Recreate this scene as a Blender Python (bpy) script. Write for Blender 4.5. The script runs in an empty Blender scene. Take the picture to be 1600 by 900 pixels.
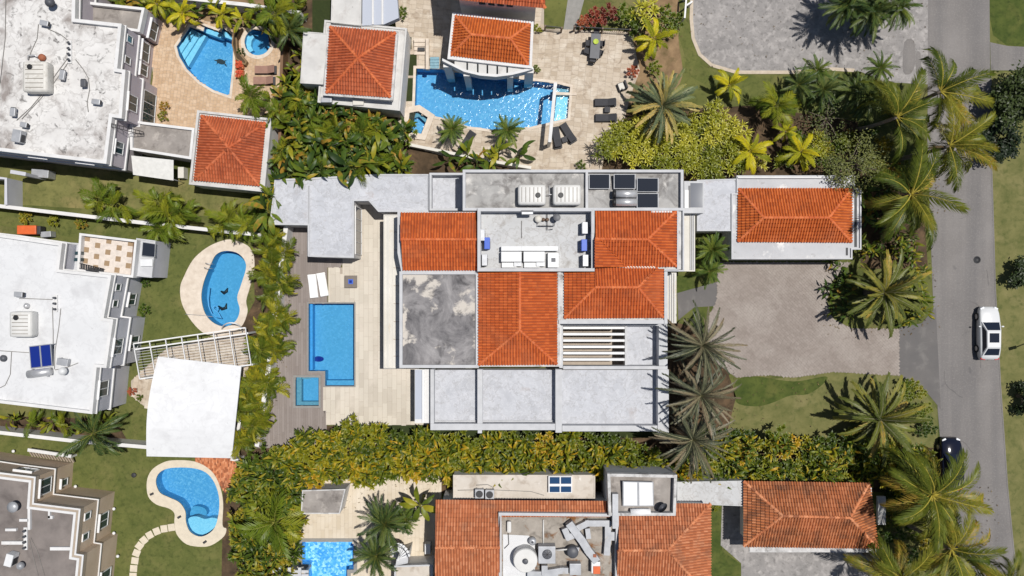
import bpy, bmesh, math, random
import numpy as np
from mathutils import Vector, Matrix
from mathutils.geometry import tessellate_polygon
R = math.radians
PI = math.pi
scene = bpy.context.scene
C = scene.collection

# ------------------------------------------------------------------ camera, sky, sun, exposure
H = 70.0                      # drone height above the ground (m)
S = 0.057                     # metres on the ground per photo pixel
cam_d = bpy.data.cameras.new('camera')
cam = bpy.data.objects.new('camera', cam_d); C.objects.link(cam)
cam.location = (0, 0, H)
cam_d.sensor_width = 36.0
cam_d.lens = 36.0 * H / (1600 * S)
cam_d.clip_end = 3000
scene.camera = cam

SUNV = Vector((0.27, 0.115, 1.0)).normalized()      # towards the sun
world = bpy.data.worlds.new('World'); scene.world = world
world.use_nodes = True
wn = world.node_tree
bg = wn.nodes['Background']; bg.inputs['Strength'].default_value = 0.055
sky = wn.nodes.new('ShaderNodeTexSky'); sky.sky_type = 'NISHITA'; sky.sun_disc = False
sky.sun_elevation = math.asin(SUNV.z); sky.sun_rotation = math.atan2(SUNV.x, SUNV.y)
sky.air_density = 1.0; sky.dust_density = 1.0; sky.ozone_density = 1.0
wn.links.new(sky.outputs[0], bg.inputs[0])
sun_d = bpy.data.lights.new('sun', 'SUN'); sun_d.energy = 4.3; sun_d.angle = R(0.53); sun_d.color = (1.0, 0.965, 0.91)
sun = bpy.data.objects.new('sun', sun_d); C.objects.link(sun)
sun.location = SUNV * 150
sun.rotation_euler = SUNV.to_track_quat('Z', 'Y').to_euler()
scene.view_settings.view_transform = 'Standard'
scene.view_settings.look = 'None'
scene.view_settings.exposure = 0.0
scene.view_settings.gamma = 1.0
scene.view_settings.use_curve_mapping = False
scene.render.engine = 'CYCLES'
scene.cycles.max_bounces = 6; scene.cycles.transparent_max_bounces = 8
scene.cycles.caustics_reflective = False; scene.cycles.caustics_refractive = False

# ------------------------------------------------------------------ materials
MATS = {}
class NT:
    def __init__(s, name):
        s.m = bpy.data.materials.new(name); s.m.use_nodes = True
        s.t = s.m.node_tree; s.b = s.t.nodes['Principled BSDF']; s.out = s.t.nodes['Material Output']
        MATS[name] = s.m
    def n(s, typ, **kw):
        x = s.t.nodes.new(typ)
        for k, v in kw.items():
            if k in x.inputs.keys(): x.inputs[k].default_value = v
            else: setattr(x, k, v)
        return x
    def l(s, a, b): s.t.links.new(a, b)
    def pos(s):
        return s.n('ShaderNodeNewGeometry').outputs['Position']
    def noise(s, scale, detail=5, rough=0.55, dist=0.0, vec=None):
        x = s.n('ShaderNodeTexNoise'); x.inputs['Scale'].default_value = scale; x.inputs['Detail'].default_value = detail
        x.inputs['Roughness'].default_value = rough; x.inputs['Distortion'].default_value = dist
        s.l(vec if vec is not None else s.pos(), x.inputs['Vector'])
        return x.outputs['Fac']
    def ramp(s, fac, stops):
        x = s.n('ShaderNodeValToRGB'); e = x.color_ramp.elements
        while len(e) < len(stops): e.new(0.5)
        for i, (p, c) in enumerate(stops):
            e[i].position = p; e[i].color = (*c, 1) if len(c) == 3 else c
        s.l(fac, x.inputs[0]); return x.outputs[0]
    def mix(s, fac, a, b, mode='MIX'):
        x = s.n('ShaderNodeMix', data_type='RGBA', blend_type=mode)
        for sock, v in ((x.inputs[0], fac), (x.inputs[6], a), (x.inputs[7], b)):
            if isinstance(v, (int, float)): sock.default_value = v
            elif isinstance(v, tuple): sock.default_value = (*v, 1)
            else: s.l(v, sock)
        return x.outputs[2]
    def bump(s, h, strength, dist=0.02):
        x = s.n('ShaderNodeBump'); x.inputs['Strength'].default_value = strength; x.inputs['Distance'].default_value = dist
        s.l(h, x.inputs['Height']); s.l(x.outputs[0], s.b.inputs['Normal'])
    def col(s, c):
        if isinstance(c, tuple): s.b.inputs['Base Color'].default_value = (*c, 1)
        else: s.l(c, s.b.inputs['Base Color'])

def mk(name, c1, c2, scale=1.0, detail=6, rough=0.85, bump=0.15, bscale=25, stain=None, dist=0.0, lo=0.3, hi=0.7, metal=0, spec=0.3, stain2=None, rscale=0.6, rings=None):
    """mottled surface: c1..c2 by noise, optional stains (colour, scale, lo, hi)"""
    t = NT(name)
    c = t.ramp(t.noise(scale, detail, rscale, dist), [(lo, c1), (hi, c2)])
    for st in (stain, stain2):
        if st:
            f = t.ramp(t.noise(st[1], 7, 0.62, st[4] if len(st) > 4 else 0.4), [(st[2], (0, 0, 0)), (st[3], (1, 1, 1))])
            c = t.mix(f, c, st[0])
    if rings:
        for (rc, rs, ra) in rings:
            f = t.ramp(t.noise(rs, 4, 0.6, 0.25), [(0.0, (0, 0, 0)), (0.455, (0, 0, 0)), (0.475, (ra, ra, ra)), (0.485, (ra * 0.3,) * 3), (0.56, (0, 0, 0)), (0.60, (ra * 0.8,) * 3), (0.61, (0, 0, 0))])
            c = t.mix(f, c, rc)
    t.col(c)
    t.b.inputs['Roughness'].default_value = rough; t.b.inputs['Metallic'].default_value = metal
    t.b.inputs['Specular IOR Level'].default_value = spec
    if bump: t.bump(t.noise(bscale, 4), bump)
    return t.m
def flat(name, c, rough=0.6, metal=0, spec=0.4, var=0.08):
    c2 = tuple(min(1, x * (1 + var)) for x in c); c1 = tuple(x * (1 - var) for x in c)
    return mk(name, c1, c2, 3.0, 3, rough, 0, metal=metal, spec=spec)

mk('terrain_grass', (0.052, 0.066, 0.016), (0.145, 0.150, 0.042), 0.22, 9, 0.95, 0.6, 9, ((0.20, 0.165, 0.075), 0.13, 0.52, 0.75), stain2=((0.035, 0.05, 0.012), 1.7, 0.52, 0.8))
mk('lawn_olive', (0.092, 0.098, 0.030), (0.20, 0.19, 0.066), 0.5, 9, 0.95, 0.6, 9, ((0.25, 0.20, 0.085), 0.35, 0.5, 0.78), stain2=((0.05, 0.065, 0.016), 2.2, 0.5, 0.85))
mk('lawn_green', (0.066, 0.084, 0.019), (0.135, 0.142, 0.040), 0.6, 10, 0.95, 0.6, 9, ((0.17, 0.155, 0.055), 0.40, 0.50, 0.80), stain2=((0.040, 0.054, 0.012), 2.5, 0.5, 0.8), rscale=0.72)
mk('lawn_lush', (0.038, 0.060, 0.010), (0.085, 0.105, 0.022), 0.9, 9, 0.95, 0.7, 9, ((0.12, 0.12, 0.032), 0.5, 0.5, 0.8), stain2=((0.025, 0.04, 0.008), 2.5, 0.5, 0.8))
mk('lawn_pale', (0.098, 0.105, 0.032), (0.185, 0.172, 0.066), 0.6, 10, 0.95, 0.6, 9, ((0.22, 0.19, 0.085), 0.45, 0.52, 0.78), stain2=((0.062, 0.080, 0.020), 1.6, 0.5, 0.78), rscale=0.7)
mk('artificial_turf', (0.024, 0.034, 0.010), (0.034, 0.046, 0.013), 4, 4, 0.95, 0.5, 40)
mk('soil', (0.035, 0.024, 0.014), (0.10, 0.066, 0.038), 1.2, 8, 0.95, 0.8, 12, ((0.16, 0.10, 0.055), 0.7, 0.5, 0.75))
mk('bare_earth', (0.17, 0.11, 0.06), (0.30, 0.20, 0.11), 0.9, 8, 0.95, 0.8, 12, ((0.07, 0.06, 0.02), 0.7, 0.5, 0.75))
def road_mat(name, c1, c2, streak, spot):
    """worn asphalt: soft mottling, lengthwise wheel-worn streaks and small speckles"""
    t = NT(name); mp = t.n('ShaderNodeMapping'); mp.inputs['Scale'].default_value = (1.0, 0.045, 1.0); t.l(t.pos(), mp.inputs['Vector'])
    c = t.ramp(t.noise(0.3, 8, 0.6), [(0.3, c1), (0.7, c2)])
    c = t.mix(t.ramp(t.noise(0.55, 5, 0.6, 0.0, mp.outputs[0]), [(0.42, (0, 0, 0)), (0.68, (0.8, 0.8, 0.8))]), c, streak)
    c = t.mix(t.ramp(t.noise(7.0, 6, 0.7), [(0.5, (0, 0, 0)), (0.75, (0.5, 0.5, 0.5))]), c, spot)
    c = t.mix(t.ramp(t.noise(0.9, 4, 0.5, 0.3), [(0.66, (0, 0, 0)), (0.76, (0.55, 0.55, 0.55))]), c, (0.09, 0.088, 0.09))
    t.col(c); t.b.inputs['Roughness'].default_value = 0.9; t.b.inputs['Specular IOR Level'].default_value = 0.25; t.bump(t.noise(60, 3), 0.35)
road_mat('asphalt', (0.170, 0.158, 0.152), (0.220, 0.206, 0.198), (0.135, 0.129, 0.13), (0.30, 0.28, 0.26))
mk('asphalt_dark', (0.115, 0.11, 0.11), (0.15, 0.14, 0.135), 0.4, 9, 0.9, 0.35, 60, ((0.2, 0.19, 0.18), 0.8, 0.55, 0.8))
mk('concrete_drive', (0.20, 0.19, 0.185), (0.33, 0.31, 0.30), 0.4, 11, 0.9, 0.5, 30, ((0.42, 0.395, 0.38), 1.6, 0.50, 0.75, 0.3), stain2=((0.11, 0.105, 0.10), 2.8, 0.53, 0.78, 0.3), rscale=0.72)
mk('kerb_concrete', (0.42, 0.35, 0.27), (0.55, 0.47, 0.38), 2, 6, 0.9, 0.3, 25)
def paver_mat(name, stops, stain, sscale, slo, shi, rough=0.85, spots=None):
    t = NT(name)
    a = t.n('ShaderNodeAttribute', attribute_name='rnd')
    c = t.ramp(a.outputs['Fac'], stops)
    c = t.mix(t.ramp(t.noise(sscale, 8, 0.62, 0.4), [(slo, (0, 0, 0)), (shi, (1, 1, 1))]), c, stain)
    if spots: c = t.mix(t.ramp(t.noise(spots[1], 6, 0.65, 0.6), [(spots[2], (0, 0, 0)), (spots[3], (1, 1, 1))]), c, spots[0])
    t.col(c); t.b.inputs['Roughness'].default_value = rough; t.b.inputs['Specular IOR Level'].default_value = 0.3
    t.bump(t.noise(30, 4), 0.15); return t.m
paver_mat('travertine', [(0, (0.41, 0.335, 0.255)), (0.5, (0.47, 0.395, 0.31)), (1, (0.52, 0.445, 0.36))], (0.60, 0.535, 0.45), 0.8, 0.5, 0.7, 0.8, ((0.29, 0.22, 0.16), 1.2, 0.53, 0.72))
paver_mat('tan_paver', [(0, (0.45, 0.31, 0.195)), (0.5, (0.50, 0.355, 0.23)), (1, (0.56, 0.41, 0.28))], (0.60, 0.46, 0.33), 1.2, 0.5, 0.75, 0.8, ((0.36, 0.235, 0.14), 0.8, 0.55, 0.8))
paver_mat('cream_paver', [(0, (0.47, 0.42, 0.35)), (1, (0.57, 0.52, 0.44))], (0.60, 0.54, 0.46), 0.35, 0.45, 0.7, 0.7)
paver_mat('cream_paver_warm', [(0, (0.52, 0.44, 0.33)), (1, (0.60, 0.52, 0.41))], (0.64, 0.57, 0.47), 0.5, 0.45, 0.7, 0.7)
paver_mat('deck_board', [(0, (0.205, 0.172, 0.155)), (0.5, (0.23, 0.195, 0.178)), (1, (0.255, 0.218, 0.20))], (0.27, 0.235, 0.22), 0.4, 0.45, 0.75, 0.6)
paver_mat('drive_paver', [(0, (0.243, 0.207, 0.183)), (0.5, (0.262, 0.224, 0.199)), (1, (0.280, 0.240, 0.215))], (0.35, 0.31, 0.28), 0.30, 0.45, 0.72, 0.9, ((0.20, 0.165, 0.145), 0.45, 0.56, 0.8))
mk('grout', (0.35, 0.295, 0.24), (0.41, 0.35, 0.29), 2)
mk('grout_dark', (0.17, 0.145, 0.125), (0.21, 0.18, 0.155), 2)
mk('pool_stone', (0.52, 0.44, 0.36), (0.68, 0.60, 0.51), 1.6, 8, 0.85, 0.2, 30, ((0.40, 0.33, 0.26), 3, 0.6, 0.8))
mk('grey_coping', (0.22, 0.215, 0.20), (0.28, 0.27, 0.255), 3)
mk('roof_white_stained', (0.56, 0.545, 0.53), (0.70, 0.69, 0.675), 0.5, 10, 0.85, 0.2, 25, ((0.27, 0.24, 0.225), 0.30, 0.50, 0.66, 0.6), stain2=((0.06, 0.055, 0.052), 1.7, 0.57, 0.71, 0.7), rscale=0.70, rings=[((0.20, 0.18, 0.17), 0.35, 0.4)])
mk('roof_white', (0.585, 0.59, 0.60), (0.65, 0.655, 0.665), 0.4, 9, 0.75, 0.15, 25, ((0.50, 0.50, 0.51), 0.6, 0.52, 0.75), stain2=((0.36, 0.355, 0.36), 3.0, 0.64, 0.8), rings=[((0.46, 0.46, 0.47), 0.4, 0.35)])
mk('roof_grey', (0.40, 0.41, 0.44), (0.48, 0.49, 0.525), 0.45, 9, 0.7, 0.15, 25, ((0.54, 0.55, 0.585), 0.8, 0.5, 0.75, 0.3), stain2=((0.34, 0.285, 0.265), 0.42, 0.64, 0.80, 0.2), rings=[((0.30, 0.295, 0.30), 0.55, 0.6), ((0.60, 0.61, 0.64), 0.9, 0.5)])
mk('slab_grey', (0.41, 0.415, 0.43), (0.50, 0.505, 0.52), 0.5, 9, 0.75, 0.15, 25, ((0.70, 0.695, 0.68), 0.55, 0.57, 0.66, 0.3), stain2=((0.25, 0.235, 0.225), 1.8, 0.62, 0.78))
mk('roof_marbled', (0.075, 0.072, 0.078), (0.34, 0.325, 0.325), 0.30, 11, 0.8, 0.15, 25, ((0.52, 0.48, 0.43), 0.5, 0.55, 0.61, 0.3), dist=0.7, lo=0.36, hi=0.66, stain2=((0.045, 0.043, 0.047), 0.7, 0.54, 0.72, 0.6), rscale=0.72)
mk('roof_mottled', (0.25, 0.245, 0.24), (0.45, 0.44, 0.425), 0.55, 10, 0.85, 0.15, 25, ((0.115, 0.105, 0.10), 0.5, 0.50, 0.68, 0.6), stain2=((0.56, 0.54, 0.51), 1.0, 0.57, 0.70), rscale=0.68)
mk('roof_pale', (0.44, 0.445, 0.45), (0.53, 0.535, 0.54), 0.5, 9, 0.8, 0.15, 25, ((0.34, 0.325, 0.31), 0.8, 0.55, 0.75), stain2=((0.20, 0.15, 0.115), 1.3, 0.63, 0.78), rings=[((0.28, 0.26, 0.24), 0.7, 0.6)])
mk('roof_tan', (0.48, 0.43, 0.37), (0.60, 0.55, 0.49), 0.6, 8, 0.85, 0.15, 25, ((0.34, 0.28, 0.22), 1.0, 0.52, 0.75), stain2=((0.75, 0.72, 0.68), 1.1, 0.62, 0.75))
mk('roof_brown', (0.165, 0.145, 0.135), (0.235, 0.205, 0.19), 0.8, 9, 0.9, 0.2, 25, ((0.11, 0.095, 0.09), 0.5, 0.5, 0.75))
mk('roof_soot', (0.20, 0.18, 0.165), (0.34, 0.31, 0.285), 0.7, 9, 0.9, 0.2, 25, ((0.46, 0.42, 0.38), 1.2, 0.56, 0.75), stain2=((0.115, 0.10, 0.09), 0.9, 0.55, 0.75))
mk('rust_stained_roof', (0.24, 0.215, 0.185), (0.40, 0.36, 0.315), 0.7, 10, 0.9, 0.2, 25, ((0.19, 0.085, 0.03), 0.6, 0.55, 0.64, 0.6), stain2=((0.13, 0.115, 0.10), 1.0, 0.53, 0.72), rscale=0.7)
mk('wall_mauve', (0.44, 0.40, 0.435), (0.52, 0.475, 0.505), 0.7, 6, 0.85, 0.1, 25)
mk('wall_grey', (0.47, 0.475, 0.52), (0.54, 0.545, 0.59), 0.7, 6, 0.85, 0.1, 25)
mk('wall_beige', (0.50, 0.385, 0.28), (0.60, 0.48, 0.37), 0.5, 6, 0.85, 0.1, 25)
mk('wall_white', (0.60, 0.59, 0.58), (0.70, 0.69, 0.675), 0.9, 7, 0.8, 0.1, 25, ((0.52, 0.50, 0.48), 1.6, 0.58, 0.8))
mk('parapet_white', (0.58, 0.575, 0.57), (0.68, 0.675, 0.67), 1.2, 7, 0.8, 0.1, 25, ((0.45, 0.42, 0.40), 2.6, 0.62, 0.8))
mk('parapet_grey', (0.44, 0.445, 0.46), (0.53, 0.535, 0.55), 1.2, 7, 0.8, 0.1, 25, ((0.36, 0.35, 0.345), 2.0, 0.6, 0.8))
mk('parapet_old', (0.40, 0.395, 0.39), (0.62, 0.61, 0.60), 1.5, 8, 0.85, 0.2, 25, ((0.20, 0.19, 0.18), 1.6, 0.52, 0.72))
mk('slab_old', (0.48, 0.47, 0.455), (0.60, 0.59, 0.57), 0.8, 8, 0.85, 0.2, 25, ((0.40, 0.37, 0.35), 1.1, 0.54, 0.75), stain2=((0.16, 0.15, 0.14), 3.0, 0.66, 0.8))
mk('canopy_white', (0.66, 0.665, 0.675), (0.73, 0.735, 0.745), 0.5, 8, 0.7, 0.1, 25, ((0.58, 0.58, 0.59), 0.7, 0.54, 0.8), stain2=((0.45, 0.45, 0.46), 2.5, 0.64, 0.8), rings=[((0.52, 0.52, 0.53), 0.3, 0.3)])
mk('canopy_cream', (0.56, 0.535, 0.48), (0.66, 0.635, 0.585), 0.5, 6, 0.7, 0.1, 25, ((0.50, 0.41, 0.28), 0.6, 0.6, 0.78))
mk('white_paint', (0.66, 0.66, 0.665), (0.74, 0.74, 0.74), 2, 5, 0.5, 0)
mk('white_metal', (0.62, 0.63, 0.64), (0.70, 0.705, 0.71), 2, 5, 0.35, 0)
mk('galvanised', (0.33, 0.34, 0.36), (0.45, 0.46, 0.48), 1.5, 6, 0.45, 0.1, 20, ((0.36, 0.33, 0.30), 1.8, 0.6, 0.8), metal=0.3)
mk('steel', (0.48, 0.48, 0.49), (0.58, 0.58, 0.59), 3, 3, 0.4, 0, metal=0.45)
mk('old_plastic', (0.52, 0.50, 0.46), (0.66, 0.64, 0.60), 1.5, 6, 0.5, 0, stain=((0.36, 0.33, 0.28), 2.2, 0.55, 0.75))
mk('white_plastic', (0.58, 0.575, 0.555), (0.66, 0.65, 0.63), 1.5, 6, 0.45, 0, stain=((0.58, 0.55, 0.50), 2.2, 0.6, 0.8))
flat('rib_groove', (0.20, 0.18, 0.155)); flat('black_plastic', (0.018, 0.018, 0.02), 0.5); flat('dark_grey_plastic', (0.085, 0.088, 0.10), 0.5)
flat('blue_plastic', (0.03, 0.10, 0.50), 0.45); flat('orange_plastic', (0.62, 0.12, 0.03), 0.5); flat('terracotta', (0.50, 0.15, 0.06), 0.8)
flat('rust_pipe', (0.30, 0.10, 0.05), 0.7); flat('brown_wood', (0.17, 0.095, 0.05), 0.7); flat('wicker_dark', (0.055, 0.055, 0.060), 0.8)
flat('cushion_dark', (0.050, 0.050, 0.056), 0.9); flat('cushion_white', (0.82, 0.82, 0.82), 0.85); flat('cushion_mocha', (0.30, 0.175, 0.135), 0.9)
flat('white_canvas', (0.66, 0.65, 0.62), 0.9); flat('door_brown', (0.15, 0.10, 0.07), 0.6); flat('iron_dark', (0.035, 0.035, 0.038), 0.6)
flat('tile_dark', (0.30, 0.205, 0.12), 0.6); flat('tile_light', (0.62, 0.55, 0.49), 0.6, var=0.12)
flat('stone_slab', (0.60, 0.53, 0.42), 0.85); flat('red_brick', (0.33, 0.10, 0.045), 0.85); flat('cable', (0.22, 0.21, 0.20), 0.7)
flat('lime_bowl', (0.40, 0.50, 0.06), 0.6); flat('river_rock', (0.30, 0.24, 0.20), 0.9); flat('petal_red', (0.50, 0.07, 0.03), 0.8)
flat('tyre', (0.02, 0.02, 0.021), 0.85); flat('rim', (0.45, 0.45, 0.46), 0.35, 0.8); flat('lamp_red', (0.45, 0.02, 0.02), 0.25); flat('lamp_clear', (0.75, 0.77, 0.8), 0.15)
def gloss(name, c, rough, coat=0.0, spec=0.5):
    t = NT(name); t.col(c); t.b.inputs['Roughness'].default_value = rough; t.b.inputs['Coat Weight'].default_value = coat
    t.b.inputs['Coat Roughness'].default_value = 0.05; t.b.inputs['Specular IOR Level'].default_value = spec; return t.m
gloss('car_white', (0.62, 0.63, 0.64), 0.35, 0.6); gloss('car_black', (0.008, 0.010, 0.022), 0.09, 0.0, 0.4)
gloss('glass_dark', (0.012, 0.016, 0.028), 0.06, 0, 0.6); gloss('glass_window', (0.022, 0.050, 0.062), 0.08, 0, 0.6); gloss('glass_blue', (0.02, 0.06, 0.14), 0.08, 0, 0.6)
gloss('collector', (0.022, 0.026, 0.036), 0.15, 0, 0.5); gloss('collector_blue', (0.012, 0.03, 0.22), 0.15, 0, 0.5); gloss('glass_slate', (0.13, 0.14, 0.165), 0.03, 0, 0.4)
gloss('panel_white', (0.78, 0.78, 0.78), 0.35); gloss('skylight_film', (0.42, 0.45, 0.52), 0.55, 0, 0.2); mk('beige_cap', (0.33, 0.27, 0.21), (0.40, 0.335, 0.265), 2)

def water(name, tint):
    t = NT(name); t.t.nodes.remove(t.b)
    tr = t.n('ShaderNodeBsdfTransparent'); tr.inputs[0].default_value = (*tint, 1)
    gl = t.n('ShaderNodeBsdfGlossy'); gl.inputs['Roughness'].default_value = 0.12
    bp = t.n('ShaderNodeBump'); bp.inputs['Strength'].default_value = 0.32; bp.inputs['Distance'].default_value = 0.12
    t.l(t.noise(3.2, 3, 0.55, 0.7), bp.inputs['Height']); t.l(bp.outputs[0], gl.inputs['Normal'])
    fr = t.n('ShaderNodeFresnel'); fr.inputs['IOR'].default_value = 1.33
    mx = t.n('ShaderNodeMixShader'); t.l(fr.outputs[0], mx.inputs[0]); t.l(tr.outputs[0], mx.inputs[1]); t.l(gl.outputs[0], mx.inputs[2])
    t.l(mx.outputs[0], t.out.inputs['Surface']); return t.m
water('pool_water', (0.68, 0.88, 0.95))
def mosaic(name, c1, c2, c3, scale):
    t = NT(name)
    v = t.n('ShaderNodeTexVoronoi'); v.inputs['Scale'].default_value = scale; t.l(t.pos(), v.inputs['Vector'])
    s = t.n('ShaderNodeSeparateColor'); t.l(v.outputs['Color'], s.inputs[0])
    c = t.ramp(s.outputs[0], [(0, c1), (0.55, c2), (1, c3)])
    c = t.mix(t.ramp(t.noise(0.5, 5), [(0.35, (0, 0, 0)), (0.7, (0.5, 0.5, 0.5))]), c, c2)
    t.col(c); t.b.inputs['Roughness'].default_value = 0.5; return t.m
mosaic('plaster_blue', (0.085, 0.32, 0.53), (0.10, 0.355, 0.58), (0.14, 0.41, 0.64), 7.0)
mosaic('plaster_deep', (0.055, 0.30, 0.62), (0.065, 0.34, 0.69), (0.085, 0.38, 0.74), 7.0)
mosaic('mosaic_bright_caustics', (0.07, 0.34, 0.75), (0.20, 0.55, 0.88), (0.78, 0.92, 0.97), 5.5)  # mosaic blues; near-white cells paint bright caustic dapple into the colour
mosaic('mosaic_caustics', (0.085, 0.31, 0.56), (0.12, 0.37, 0.62), (0.25, 0.51, 0.72), 8.0)  # mixed tile blues, the lighter cells standing in for caustic light
mosaic('pool_pale', (0.30, 0.60, 0.78), (0.36, 0.68, 0.84), (0.44, 0.73, 0.87), 7.0)
mosaic('pool_teal', (0.13, 0.27, 0.34), (0.16, 0.31, 0.385), (0.2, 0.36, 0.43), 7.0)

def tilemat(name, stops, stain, s_lo, s_hi, sscale=0.6):
    t = NT(name)
    a = t.n('ShaderNodeAttribute', attribute_name='rnd')
    c = t.ramp(a.outputs['Fac'], stops)
    f = t.ramp(t.noise(sscale, 8, 0.65, 0.5), [(s_lo, (0, 0, 0)), (s_hi, (0.75, 0.75, 0.75))])
    c = t.mix(f, c, stain)
    c = t.mix(t.ramp(t.noise(0.28, 5, 0.6), [(0.50, (0, 0, 0)), (0.78, (0.45, 0.45, 0.45))]), c, (0.60, 0.20, 0.085))
    c = t.mix(t.ramp(t.noise(3.5, 6, 0.7), [(0.60, (0, 0, 0)), (0.75, (0.5, 0.5, 0.5))]), c, stain)
    t.col(c); t.b.inputs['Roughness'].default_value = 0.75; t.b.inputs['Specular IOR Level'].default_value = 0.3
    t.bump(t.noise(40, 3), 0.2); return t.m
tilemat('tile_orange', [(0, (0.25, 0.052, 0.014)), (0.3, (0.48, 0.097, 0.020)), (0.65, (0.58, 0.130, 0.028)), (1, (0.66, 0.170, 0.042))], (0.19, 0.044, 0.017), 0.50, 0.80)
tilemat('tile_bright', [(0, (0.24, 0.055, 0.014)), (0.3, (0.52, 0.115, 0.022)), (0.65, (0.62, 0.155, 0.030)), (1, (0.70, 0.20, 0.05))], (0.18, 0.042, 0.016), 0.52, 0.78)
tilemat('tile_red', [(0, (0.21, 0.050, 0.020)), (0.3, (0.43, 0.094, 0.032)), (0.65, (0.52, 0.124, 0.045)), (1, (0.59, 0.17, 0.075))], (0.17, 0.042, 0.022), 0.48, 0.78)
tilemat('tile_weathered', [(0, (0.24, 0.078, 0.034)), (0.3, (0.46, 0.150, 0.062)), (0.65, (0.57, 0.21, 0.092)), (1, (0.65, 0.29, 0.15))], (0.16, 0.075, 0.048), 0.50, 0.74)
tilemat('tile_old', [(0, (0.15, 0.056, 0.028)), (0.3, (0.42, 0.135, 0.045)), (0.65, (0.55, 0.195, 0.072)), (1, (0.66, 0.28, 0.13))], (0.085, 0.042, 0.028), 0.46, 0.68, 0.8)
tilemat('ridge_tile', [(0, (0.46, 0.095, 0.028)), (1, (0.60, 0.17, 0.06))], (0.24, 0.06, 0.025), 0.52, 0.82)
t = NT('fallen_leaf'); a_ = t.n('ShaderNodeAttribute', attribute_name='rnd'); t.col(t.ramp(a_.outputs['Fac'], [(0, (0.04, 0.028, 0.015)), (0.5, (0.11, 0.075, 0.035)), (1, (0.20, 0.14, 0.06))])); t.b.inputs['Roughness'].default_value = 0.9
mk('tile_bed', (0.16, 0.028, 0.010), (0.22, 0.04, 0.015), 2)

def leafmat(name, stops, trans=0.30, rough=0.45, scale=3.0, gain=1.7):
    t = NT(name); stops = [(p, tuple(min(0.7, x * gain) for x in c)) for p, c in stops]
    oi = t.n('ShaderNodeObjectInfo')
    ad = t.n('ShaderNodeMath', operation='ADD')
    nz = t.n('ShaderNodeMath', operation='MULTIPLY_ADD'); nz.inputs[1].default_value = 0.7; nz.inputs[2].default_value = -0.35
    t.l(t.noise(scale, 3), nz.inputs[0]); t.l(oi.outputs['Random'], ad.inputs[0]); t.l(nz.outputs[0], ad.inputs[1])
    c = t.ramp(ad.outputs[0], stops)
    t.col(c); t.b.inputs['Roughness'].default_value = rough; t.b.inputs['Specular IOR Level'].default_value = 0.35
    tl = t.n('ShaderNodeBsdfTranslucent'); t.l(c, tl.inputs[0])
    mx = t.n('ShaderNodeMixShader'); mx.inputs[0].default_value = trans
    t.l(t.b.outputs[0], mx.inputs[1]); t.l(tl.outputs[0], mx.inputs[2]); t.l(mx.outputs[0], t.out.inputs['Surface'])
    return t.m
leafmat('leaf_hedge', [(0, (0.038, 0.060, 0.006)), (0.35, (0.090, 0.112, 0.008)), (0.62, (0.175, 0.168, 0.010)), (0.85, (0.26, 0.210, 0.010)), (1.0, (0.34, 0.20, 0.012))], gain=1.5)
leafmat('leaf_green_hedge', [(0, (0.022, 0.040, 0.005)), (0.45, (0.055, 0.082, 0.008)), (0.78, (0.12, 0.135, 0.012)), (0.98, (0.22, 0.165, 0.015))], gain=1.75)
leafmat('leaf_jungle', [(0, (0.014, 0.030, 0.006)), (0.5, (0.040, 0.070, 0.009)), (0.8, (0.095, 0.125, 0.012)), (0.97, (0.23, 0.13, 0.02))], gain=1.75)
leafmat('leaf_bright', [(0, (0.050, 0.078, 0.008)), (0.5, (0.115, 0.140, 0.011)), (1, (0.25, 0.22, 0.016))], gain=1.5)
leafmat('frond_coconut', [(0, (0.045, 0.068, 0.008)), (0.5, (0.095, 0.115, 0.012)), (0.85, (0.175, 0.165, 0.018)), (1, (0.30, 0.20, 0.03))], 0.25, gain=1.35)
leafmat('frond_yellow', [(0, (0.12, 0.14, 0.010)), (0.5, (0.25, 0.24, 0.010)), (1, (0.44, 0.34, 0.012))], 0.3)
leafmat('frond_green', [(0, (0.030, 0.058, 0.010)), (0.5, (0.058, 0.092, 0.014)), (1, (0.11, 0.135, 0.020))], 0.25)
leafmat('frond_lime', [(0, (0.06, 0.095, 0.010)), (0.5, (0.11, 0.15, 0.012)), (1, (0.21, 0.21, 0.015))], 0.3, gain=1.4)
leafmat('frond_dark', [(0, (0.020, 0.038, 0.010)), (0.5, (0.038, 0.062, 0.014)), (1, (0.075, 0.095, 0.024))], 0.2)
leafmat('frond_bluegreen', [(0, (0.062, 0.082, 0.045)), (0.45, (0.105, 0.122, 0.050)), (0.75, (0.19, 0.165, 0.048)), (1, (0.30, 0.22, 0.07))], 0.15)
leafmat('frond_gold', [(0, (0.055, 0.072, 0.016)), (0.5, (0.115, 0.125, 0.024)), (0.85, (0.20, 0.175, 0.032)), (1, (0.30, 0.21, 0.045))], 0.2, gain=1.5)
leafmat('frond_silver', [(0, (0.044, 0.054, 0.030)), (0.45, (0.078, 0.084, 0.050)), (0.75, (0.14, 0.118, 0.072)), (1, (0.19, 0.145, 0.09))], 0.1, gain=1.2)
leafmat('frond_dead', [(0, (0.11, 0.075, 0.04)), (1, (0.22, 0.15, 0.08))], 0.1, gain=1.1)
leafmat('leaf_variegated', [(0, (0.085, 0.105, 0.010)), (0.35, (0.17, 0.18, 0.015)), (0.65, (0.25, 0.24, 0.020)), (1, (0.36, 0.33, 0.04))], 0.2, 0.45, 9.0, 1.55)
leafmat('leaf_red', [(0, (0.08, 0.018, 0.012)), (0.5, (0.17, 0.035, 0.02)), (1, (0.25, 0.07, 0.03))], 0.2, 0.5, 6.0)
leafmat('leaf_tree', [(0, (0.010, 0.020, 0.006)), (0.5, (0.022, 0.036, 0.009)), (1, (0.05, 0.07, 0.015))], 0.2, 0.45, 2.0, 1.2)
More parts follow.
